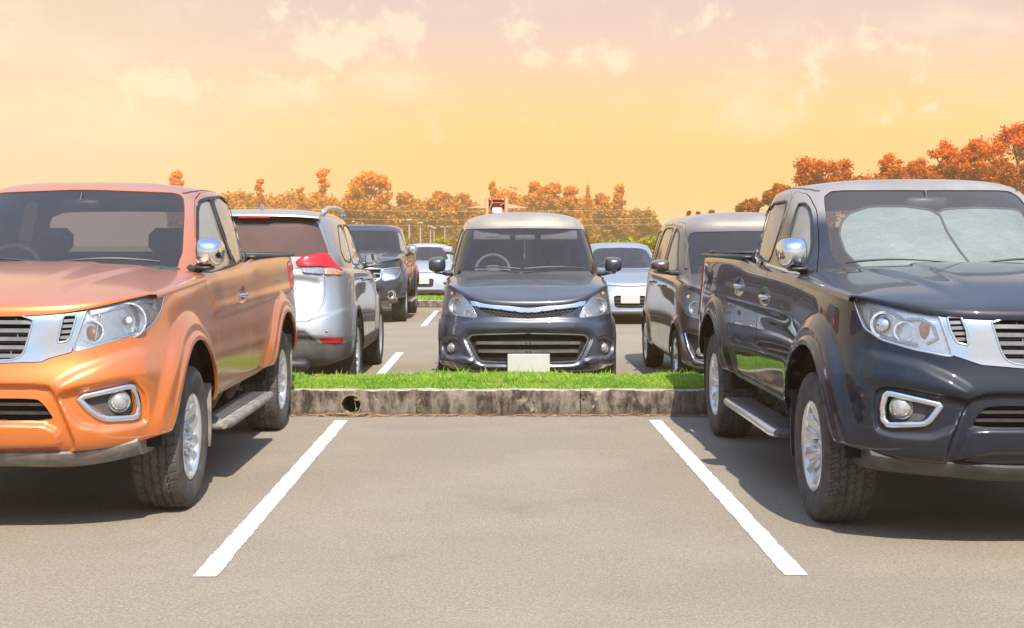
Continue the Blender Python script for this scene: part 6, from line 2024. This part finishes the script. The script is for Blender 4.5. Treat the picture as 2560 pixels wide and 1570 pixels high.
# a broken pipe end, just an arc showing in the kerb face
arc = MB().tube([(.31 + .022 * math.cos(t), 11.392, .085 + .045 * math.sin(t)) for t in np.linspace(-1.5, 1.6, 12)], .006, 6)
tag(arc.build('pipe_fragment', M_KERB, None, 50), 'curved sliver of broken pipe showing in the kerb face at mid bay', 'pipe fragment')
def litter(n, label):
    mb = MB(); rr = random.Random(5)
    for q in range(n):
        if rr.random() < .25: x = HOLE[0] + rr.gauss(0, .10); y = 11.385 - abs(rr.gauss(0, .03)); zb = .004 + rr.random() * .022
        else: x = rr.uniform(-2.0, 1.9); y = 11.385 - abs(rr.gauss(0, .035)); zb = .004 + rr.random() * .010
        a = rr.gauss(0, .7) if rr.random() < .7 else rr.uniform(0, 3.14); L = rr.uniform(.015, .06); w = rr.uniform(.0015, .004)
        dx, dy = math.cos(a) * L, math.sin(a) * L * .5; nx, ny = -math.sin(a) * w, math.cos(a) * w
        dz = rr.uniform(-.004, .012)
        mb.add([(x - dx - nx, y - dy - ny, zb), (x + dx - nx, y + dy - ny, zb + dz), (x + dx + nx, y + dy + ny, zb + dz + .002), (x - dx + nx, y - dy + ny, zb + .002)], [(0, 1, 2, 3)])
    return tag(mb.build('dry_straw', M_STRAW, None, 0, fix=False), label, 'straw', kind='stuff')
litter(420, 'dry straw and leaf scraps lying along the foot of the kerb')
M_LEAF = princ('fallen brown leaf', (0.30, 0.13, 0.06), .8, noise=(60, .4))
def fallen(x, y, z, r, label, a):
    mb = MB(); V_ = [(0, 0, .3 * r)]
    for q in range(10):
        t = 2 * math.pi * q / 10; k_ = 1 if q % 2 else .8
        V_.append((r * k_ * math.cos(t), r * .55 * k_ * math.sin(t), .25 * r * math.sin(t * 2) + .1 * r))
    mb.add([(x + v[0] * math.cos(a) - v[1] * math.sin(a), y + v[0] * math.sin(a) + v[1] * math.cos(a), z + v[2]) for v in V_], [(0, 1 + q, 1 + (q + 1) % 10) for q in range(10)])
    tag(mb.build('fallen_leaf', M_LEAF, None, 0, fix=False), label, 'leaf', 'fallen leaves')
fallen(-1.42, 11.33, .008, .035, 'brown fallen leaf on the asphalt left of the drain pipe', .3)
fallen(-1.02, 11.31, .006, .030, 'brown fallen leaf on the asphalt just right of the drain pipe', 2.1)
fallen(.41, 11.32, .006, .028, 'small brown leaf at the kerb foot near mid bay', 1.0)
fallen(.95, 11.33, .006, .024, 'small brown leaf at the kerb foot left of the right bay line', .2)
fallen(-1.58, 12.1, .265, .030, 'brown fallen leaf lying on the grass strip beside the orange pickup', .4)

# ================================================================ trees
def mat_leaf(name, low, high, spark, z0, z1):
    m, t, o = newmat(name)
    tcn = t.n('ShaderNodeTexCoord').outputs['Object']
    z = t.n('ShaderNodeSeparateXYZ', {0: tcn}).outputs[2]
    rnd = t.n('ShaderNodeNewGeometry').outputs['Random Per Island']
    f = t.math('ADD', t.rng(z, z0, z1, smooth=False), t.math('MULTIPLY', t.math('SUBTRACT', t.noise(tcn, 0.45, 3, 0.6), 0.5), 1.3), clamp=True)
    c = t.mix(f, low, high)  # warm wash of light painted into the leaf colour, growing with height
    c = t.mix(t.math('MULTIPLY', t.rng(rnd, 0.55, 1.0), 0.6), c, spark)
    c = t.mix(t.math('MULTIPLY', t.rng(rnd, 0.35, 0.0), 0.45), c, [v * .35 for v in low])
    d = t.n('ShaderNodeBsdfDiffuse', {0: c}); tr = t.n('ShaderNodeBsdfTranslucent', {0: c})
    mx = t.n('ShaderNodeMixShader', {0: 0.3, 1: d.outputs[0], 2: tr.outputs[0]})
    m.node_tree.links.new(mx.outputs[0], o.inputs[0]); return m
L_FAR = mat_leaf('far warm washed foliage', (0.20, 0.14, 0.02), (0.95, 0.27, 0.02), (0.85, 0.38, 0.06), 4.0, 11.5)
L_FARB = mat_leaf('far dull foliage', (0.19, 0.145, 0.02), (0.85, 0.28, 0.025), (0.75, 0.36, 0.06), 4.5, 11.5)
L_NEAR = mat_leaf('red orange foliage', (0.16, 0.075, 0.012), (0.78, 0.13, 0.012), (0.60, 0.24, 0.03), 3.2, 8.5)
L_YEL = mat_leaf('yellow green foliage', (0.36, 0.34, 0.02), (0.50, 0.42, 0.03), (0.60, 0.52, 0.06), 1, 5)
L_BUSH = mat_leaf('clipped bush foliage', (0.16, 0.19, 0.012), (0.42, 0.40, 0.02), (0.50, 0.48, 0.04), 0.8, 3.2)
M_BARK = princ('bark', (0.20, 0.12, 0.07), .9, noise=(6, .4))
def leaf_mesh(name, pts, size, mat, parent, rs):
    n = len(pts)
    a = rs.normal(0, 1, (n, 3)); a /= np.linalg.norm(a, axis=1, keepdims=True)
    b = rs.normal(0, 1, (n, 3)); b -= (a * b).sum(1, keepdims=True) * a; b /= np.linalg.norm(b, axis=1, keepdims=True)
    s_ = size * rs.uniform(.5, 1.35, (n, 1))
    P = np.stack([pts - a * s_, pts - b * s_ * .55, pts + a * s_, pts + b * s_ * .55], 1)
    me = bpy.data.meshes.new(name)
    me.vertices.add(n * 4); me.vertices.foreach_set('co', P.reshape(-1))
    me.loops.add(n * 4); me.polygons.add(n); me.loops.foreach_set('vertex_index', np.arange(n * 4)); me.polygons.foreach_set('loop_start', np.arange(n) * 4)
    me.materials.append(mat); me.update(calc_edges=True)
    return link(bpy.data.objects.new(name, me), parent)
def tree(px, top, hw, d, style, label, mat, seed, group, size=None, n=None, base=None, cat='tree'):
    """placed from where it shows in the photo: px centre column, top row, half width in px, distance d"""
    x = (px - VPX) * d / F_PX; H = CAM_H + (VPY - top) * d / F_PX; W = hw * d / F_PX
    rs = np.random.default_rng(seed)
    name = 'bush' if style == 'bush' else 'tree'
    root = thing(name, label, 'bush' if style == 'bush' else 'tree', (x, d, 0), rs.uniform(0, 6.28) * 0, group)
    size = size or d * (.0012 if d < 130 else .0015)
    cl = []           # clumps: centre, radius vector
    if style == 'round':
        z0 = H * .22
        for q in range(52):
            u = rs.uniform(0, 1); zz = z0 + (H - z0) * u ** .8
            prof = math.sin(math.pi * min(.98, .12 + .80 * u ** .9)) ** .65
            a = rs.uniform(0, 6.28); r_ = W * prof * rs.uniform(.35, .95)
            rr_ = W * rs.uniform(.15, .34) * (.6 + .4 * prof); cl.append(((math.cos(a) * r_, math.sin(a) * r_, zz - W * .1), (rr_ * rs.uniform(.9, 1.4), rr_, rr_ * rs.uniform(.6, 1.0))))
        cl.append(((0, 0, H - W * .22), W * .25)); 
    elif style == 'flat':
        z0 = H * .3
        for q in range(40):
            zz = z0 + (H - z0) * rs.uniform(0, 1) ** .55; a = rs.uniform(0, 6.28); r_ = W * math.sqrt(rs.uniform(0, 1)) * .95
            cl.append(((math.cos(a) * r_, math.sin(a) * r_, min(zz, H - W * .10)), W * rs.uniform(.14, .26)))
    elif style == 'layer':
        for q in range(13):
            u = q / 12; zz = H * (.25 + .72 * u); r_ = W * (1.05 - .75 * u) * rs.uniform(.6, 1.1)
            for k_ in range(3):
                a = rs.uniform(0, 6.28); cl.append(((math.cos(a) * r_ * .6, math.sin(a) * r_ * .6, zz + rs.normal(0, .02) * H), (r_ * .5, r_ * .5, H * .03)))
    elif style == 'crooked':
        for q in range(26):
            u = q / 25; zz = H * (.2 + .78 * u); a = rs.uniform(0, 6.28); r_ = W * (1.05 - .9 * u) * rs.uniform(.1, 1.2)
            rr_ = W * rs.uniform(.14, .30) * (1.1 - .5 * u); cl.append(((math.cos(a) * r_, math.sin(a) * r_, zz), (rr_ * rs.uniform(.8, 1.7), rr_, rr_ * rs.uniform(.45, 1.0))))
    elif style == 'spire':
        for q in range(10):
            u = q / 9; cl.append(((0, 0, H * (.3 + .68 * u)), (W * (1 - .85 * u), W * (1 - .85 * u), H * .06)))
    elif style == 'bush':
        for q in range(16):
            a = rs.uniform(0, 6.28); r_ = W * math.sqrt(rs.uniform(0, 1)) * .75; zz = H * (.35 + .45 * rs.uniform(0, 1)) * (1 - .25 * (r_ / W) ** 2)
            cl.append(((math.cos(a) * r_, math.sin(a) * r_, zz), min(W * .38, H * .33) * rs.uniform(.7, 1.1)))
    elif style == 'mass':
        for q in range(46):
            a = rs.uniform(-1, 1); zz = H * rs.uniform(.12, .86) * (1 - .35 * abs(a) ** 3)
            cl.append(((a * W, rs.uniform(-.3, .3) * W, zz), H * rs.uniform(.09, .19)))
        for q in range(14): a = rs.uniform(-.9, .9); cl.append(((a * W, 0, H * (.80 + .10 * math.sin(a * 9 + seed))), H * .12))
    vol = sum((np.prod(r_) if isinstance(r_, tuple) else r_ ** 3) for _, r_ in cl)
    n = n or int((3600 + len(cl) * 110) * (1.7 if d < 130 else 1.3))
    wts = np.array([((r_[0] * r_[2]) if isinstance(r_, tuple) else r_ ** 2) for _, r_ in cl]); wts /= wts.sum()
    pts = []
    for (c, r_), w in zip(cl, wts):
        k_ = max(30, int(n * w)); v = rs.normal(0, 1, (k_, 3)); v /= np.linalg.norm(v, axis=1, keepdims=True)
        v *= np.abs(rs.normal(0.72, .34, (k_, 1)))
        pts.append(np.array(c) + v * (np.array(r_) if isinstance(r_, tuple) else r_))
    pts = np.concatenate(pts)
    pts = pts[pts[:, 2] > .1]
    # trunk and limbs
    tb = MB()
    lean = rs.uniform(-.04, .04)
    tr = max(.08, H * .022)
    pts_t = [(lean * H * t, 0, H * .86 * t) for t in np.linspace(0, 1, 7)]
    tb.tube(pts_t, [tr * (1.15 - .95 * t) for t in np.linspace(0, 1, 7)], 7)
    if style != 'bush':
        for (c, r_) in cl[::3]:
            zb = max(.15 * H, c[2] - .18 * H); t0 = zb / (H * .86)
            tb.tube([(lean * H * t0, 0, zb), (c[0] * .5 + lean * H * t0 * .5, c[1] * .5, (zb + c[2]) / 2 + .02 * H), tuple(c)], [tr * .45, tr * .3, tr * .12], 5)
    tb.build('trunk', M_BARK, root, 60, fix=False)
    leaf_mesh('crown', pts, size, mat, root, rs)
    return root
GT = 'trees beyond the car park'
D0 = 205
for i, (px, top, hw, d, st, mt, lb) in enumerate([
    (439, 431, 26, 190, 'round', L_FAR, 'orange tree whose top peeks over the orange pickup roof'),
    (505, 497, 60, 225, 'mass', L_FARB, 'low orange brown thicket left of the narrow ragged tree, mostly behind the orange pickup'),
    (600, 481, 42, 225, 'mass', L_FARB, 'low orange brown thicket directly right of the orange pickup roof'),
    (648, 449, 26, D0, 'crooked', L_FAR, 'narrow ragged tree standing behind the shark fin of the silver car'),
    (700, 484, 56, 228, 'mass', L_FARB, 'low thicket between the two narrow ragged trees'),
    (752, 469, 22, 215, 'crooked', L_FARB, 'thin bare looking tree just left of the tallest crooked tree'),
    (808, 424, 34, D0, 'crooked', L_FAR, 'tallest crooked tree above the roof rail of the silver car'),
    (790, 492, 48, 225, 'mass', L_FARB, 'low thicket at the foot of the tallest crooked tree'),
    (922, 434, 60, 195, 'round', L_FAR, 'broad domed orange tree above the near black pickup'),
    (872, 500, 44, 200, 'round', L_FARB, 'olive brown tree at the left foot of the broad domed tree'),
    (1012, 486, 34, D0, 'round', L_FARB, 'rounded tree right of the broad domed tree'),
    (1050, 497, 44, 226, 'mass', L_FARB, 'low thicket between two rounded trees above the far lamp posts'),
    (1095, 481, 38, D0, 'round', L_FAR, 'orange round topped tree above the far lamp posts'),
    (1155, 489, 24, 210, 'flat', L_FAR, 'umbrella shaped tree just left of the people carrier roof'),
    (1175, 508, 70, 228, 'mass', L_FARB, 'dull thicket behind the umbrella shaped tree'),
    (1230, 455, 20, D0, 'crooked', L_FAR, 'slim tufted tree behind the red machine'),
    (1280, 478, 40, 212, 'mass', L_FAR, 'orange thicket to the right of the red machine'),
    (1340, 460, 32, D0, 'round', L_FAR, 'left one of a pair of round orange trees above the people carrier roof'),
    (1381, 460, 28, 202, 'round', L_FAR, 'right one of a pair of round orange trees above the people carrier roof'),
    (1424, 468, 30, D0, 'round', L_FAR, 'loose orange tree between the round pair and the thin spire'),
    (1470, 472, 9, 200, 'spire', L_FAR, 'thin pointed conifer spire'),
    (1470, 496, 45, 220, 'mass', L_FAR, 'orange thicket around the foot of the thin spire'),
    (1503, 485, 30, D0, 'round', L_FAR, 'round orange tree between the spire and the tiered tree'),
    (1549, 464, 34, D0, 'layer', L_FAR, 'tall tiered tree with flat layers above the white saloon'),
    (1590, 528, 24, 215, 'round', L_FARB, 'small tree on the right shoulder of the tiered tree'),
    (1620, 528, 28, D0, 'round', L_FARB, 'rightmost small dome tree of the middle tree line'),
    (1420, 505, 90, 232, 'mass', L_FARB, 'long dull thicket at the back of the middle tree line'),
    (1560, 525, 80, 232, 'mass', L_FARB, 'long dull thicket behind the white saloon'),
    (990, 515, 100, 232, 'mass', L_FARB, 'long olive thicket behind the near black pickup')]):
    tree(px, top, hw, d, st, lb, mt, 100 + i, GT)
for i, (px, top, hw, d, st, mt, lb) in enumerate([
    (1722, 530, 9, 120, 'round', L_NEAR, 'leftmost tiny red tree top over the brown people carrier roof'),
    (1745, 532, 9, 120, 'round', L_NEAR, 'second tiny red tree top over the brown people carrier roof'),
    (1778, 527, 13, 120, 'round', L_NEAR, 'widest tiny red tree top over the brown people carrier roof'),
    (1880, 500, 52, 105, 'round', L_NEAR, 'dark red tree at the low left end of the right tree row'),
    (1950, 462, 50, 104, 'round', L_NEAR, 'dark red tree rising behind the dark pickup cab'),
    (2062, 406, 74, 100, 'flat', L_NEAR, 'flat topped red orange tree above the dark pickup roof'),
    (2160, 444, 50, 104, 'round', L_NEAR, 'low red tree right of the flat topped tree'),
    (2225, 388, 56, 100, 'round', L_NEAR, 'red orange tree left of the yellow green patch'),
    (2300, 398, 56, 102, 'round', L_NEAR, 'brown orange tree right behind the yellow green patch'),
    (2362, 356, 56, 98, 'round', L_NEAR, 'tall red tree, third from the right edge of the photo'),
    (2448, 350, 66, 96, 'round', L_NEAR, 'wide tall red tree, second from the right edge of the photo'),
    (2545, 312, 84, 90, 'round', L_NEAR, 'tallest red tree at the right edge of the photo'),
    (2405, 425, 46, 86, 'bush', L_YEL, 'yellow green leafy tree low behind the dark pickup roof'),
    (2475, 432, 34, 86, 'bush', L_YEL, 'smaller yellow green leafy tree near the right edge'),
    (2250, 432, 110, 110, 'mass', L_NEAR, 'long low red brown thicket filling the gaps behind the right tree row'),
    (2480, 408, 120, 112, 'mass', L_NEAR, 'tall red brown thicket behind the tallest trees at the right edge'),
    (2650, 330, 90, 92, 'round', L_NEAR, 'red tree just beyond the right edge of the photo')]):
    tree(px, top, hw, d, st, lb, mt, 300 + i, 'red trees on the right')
for i, (px, top, hw, d, lb) in enumerate([
    (1106, 578, 32, 62, 'round clipped green bush behind the slate door mirror of the people carrier'),
    (1012, 575, 20, 70, 'green bush partly hidden by the near black pickup roof'),
    (1500, 588, 22, 66, 'small green bush next to the people carrier windscreen pillar'),
    (1560, 578, 34, 66, 'broad green bush above the white saloon roof'),
    (1625, 580, 34, 64, 'green bush between the white saloon and the brown people carrier')]):
    tree(px, top, hw, d, 'bush', lb, L_BUSH, 500 + i, 'clipped bushes behind the cars', size=.085, n=7000)

# ================================================================ lamp posts, wires, machine
M_POLE = princ('pale painted steel', (0.30, 0.26, 0.21), .5, noise=(4, .1))
def lamp_post(px, top, d, label, heads=1):
    x = (px - VPX) * d / F_PX; H = CAM_H + (VPY - top) * d / F_PX
    root = thing('lamp_post', label, 'lamp post', (x, d, 0), group='distant lamp posts')
    MB().tube([(0, 0, 0), (0, 0, H * .5), (0, 0, H - .12)], [.11, .09, .07], 8).build('pole', M_POLE, root)
    for q in range(heads):
        sx = (-1 if heads == 2 and q == 0 else 1)
        MB().tube([(0, 0, H - .14), (sx * .3, 0, H - .05)], .04, 6).box((0 if heads == 1 else sx * .34, -.2, H - .05), (.62 if heads == 1 else .42, .4, .20), .06).build('lamp_head', M_POLE, root)
    return root
for px, top, d, lb, hd in ((1023, 549, 132, 'first and tallest pale lamp post from the left', 1), (1051, 556, 140, 'second lamp post from the left with its pole down to the white saloon', 1), (1076, 565, 160, 'third lamp post from the left', 1),
                           (1085, 569, 172, 'fourth lamp post from the left, close beside the third', 1), (1112, 566, 165, 'twin headed lamp post above the green bush', 2)):
    lamp_post(px, top, d, lb, hd)
def util_pole(px, d, H, label):
    x = (px - VPX) * d / F_PX
    r_ = thing('utility_pole', label, 'utility pole', (x, d, 0), group='utility poles')
    MB().tube([(0, 0, 0), (0, 0, H)], [.14, .10], 8).build('pole', M_POLE, r_)
    MB().box((0, 0, H - .2), (1.6, .1, .1), .02).build('cross_arm', M_POLE, r_)
    return x
xa = util_pole(470, 118, 4.9, 'utility pole hidden behind the orange pickup cab'); xb = util_pole(1925, 118, 5.0, 'utility pole hidden behind the dark pickup cab')
for q, (py0, lb) in enumerate(((524, 'topmost'), (546, 'middle'), (561, 'lowest'))):
    z0 = CAM_H + (VPY - py0) * 118 / F_PX + .35
    n_ = 24
    w_ = MB().tube([(xa + (xb - xa) * i / n_, 118, z0 - .5 * (1 - (2 * i / n_ - 1) ** 2)) for i in range(n_ + 1)], .012, 4)
    tag(w_.build('overhead_wire', princ('pale cable', (.5, .36, .26), .6, noise=(2, .1)), None, 60), lb + ' of three pale overhead wires crossing in front of the trees', 'wire', 'overhead wires')

M_RUST = princ('red brown painted steel', (0.36, 0.06, 0.02), .5, coat=.3, noise=(5, .3))
M_TAN = princ('faded tan steel', (0.36, 0.19, 0.09), .6, noise=(5, .2))
def machine():
    d = 45.0; k_ = d / F_PX
    X_ = lambda px: (px - 1242) * k_
    Z_ = lambda py: CAM_H + (VPY - py) * k_
    root = thing('machine', 'red brown machine head with two pointed side wings, showing above the slate people carrier roof', 'machine', ((1242 - VPX) * k_, d, 0))
    def wing(tipx, rootx):
        V_ = [(X_(tipx), 0, Z_(519.5)), (X_(rootx), -.12, Z_(510)), (X_(rootx), -.20, Z_(521.5)), (X_(rootx), .20, Z_(510.5)), (X_(rootx), .22, Z_(521.5)), (X_(tipx), .03, Z_(520.5))]
        return MB().add(V_, [(0, 1, 2), (1, 0, 5, 3), (0, 2, 4, 5), (3, 5, 4), (1, 3, 4, 2)]).build('wing', M_TAN, root, 20)
    wing(1167.7, 1214); wing(1321, 1270)
    for a, b in ((1213, 1222), (1261, 1271)):
        m = MB().box((X_((a + b) / 2), 0, (Z_(497) + .3) / 2 + .0), (X_(b) - X_(a), .35, Z_(497) - .3), .03)
        m.ellipsoid((X_((a + b) / 2), 0, Z_(497.5)), ((X_(b) - X_(a)) / 2, .16, .045))
        m.build('post', M_TAN, root, 50)
    MB().box((X_(1241.5), 0, Z_(498.5)), (X_(1262) - X_(1221), .25, .05), .012).box((X_(1241.5), -.02, Z_(507)), (X_(1262) - X_(1221), .2, .035), .01).build('cross_beam', M_RUST, root, 50)
    MB().box((X_(1241.5), .12, Z_(512)), (X_(1262) - X_(1221), .05, .30), .01).build('back_panel', M_RUST, root, 50)
    for q in (1226, 1257): MB().ellipsoid((X_(q), -.14, Z_(499.5)), (.022, .02, .03)).build('lamp', M_PLATE, root)
    MB().tube([(X_(1229), -.14, Z_(501)), (X_(1231), -.16, Z_(507)), (X_(1227), -.15, Z_(514)), (X_(1222), -.14, Z_(531))], .018, 6).build('hose', M_TAN, root)
    MB().tube([(X_(1261), -.14, Z_(508)), (X_(1250), -.16, Z_(514))], .02, 6).build('strut', M_RUST, root)
    MB().box((X_(1243), -.2, Z_(527)), (X_(1255) - X_(1231), .3, Z_(520) - Z_(534)), .02).build('white_housing', princ('cream housing', (.75, .70, .60), .5, noise=(6, .1)), root, 50)
    MB().box((X_(1241), 0, .55), (1.0, 1.2, .9), .08).box((X_(1241), 0, 1.4), (.5, .5, 1.0), .04).build('chassis', M_RUST, root, 50)
    for sx in (-1, 1):
        for sy in (-.4, .4): MB().lathe([(.0, .09), (.20, .09), (.30, .08), (.32, .05), (.32, -.05), (.30, -.08), (0, -.09)], 28, 'x', (X_(1241) + sx * .55, sy, .318)).build('tyre', M_RUBBERD, root, 50)
    return root
machine()
build_truck('orange'); build_truck('black'); build_mpv(); build_brown(); build_suv(); build_white_suv()
build_sedan(Place(2.39, 25.3, -1), 'pale silver blue low saloon behind and right of the slate people carrier', mat=P_BLUESIL)
build_sedan(Place(-1.92, 37.5, 1), 'white saloon farthest back, showing between the near black pickup and the slate people carrier')
build_far_pickup()

# ================================================================ added warm volume, washes the distance orange and lifts the darks
def haze():
    m, t, o = newmat('added warm haze')
    v = t.n('ShaderNodeVolumePrincipled', {'Color': (1.0, 0.60, 0.27), 'Density': 0.0017, 'Anisotropy': 0.0})
    m.node_tree.links.new(v.outputs[0], o.inputs['Volume'])
    b = MB().box((0, 130, 8), (700, 320, 18.2)).build('haze', m, None, 0)
    tag(b, 'added warm haze volume, washing the far view and lifting the darks', 'haze', kind='stuff')
haze()
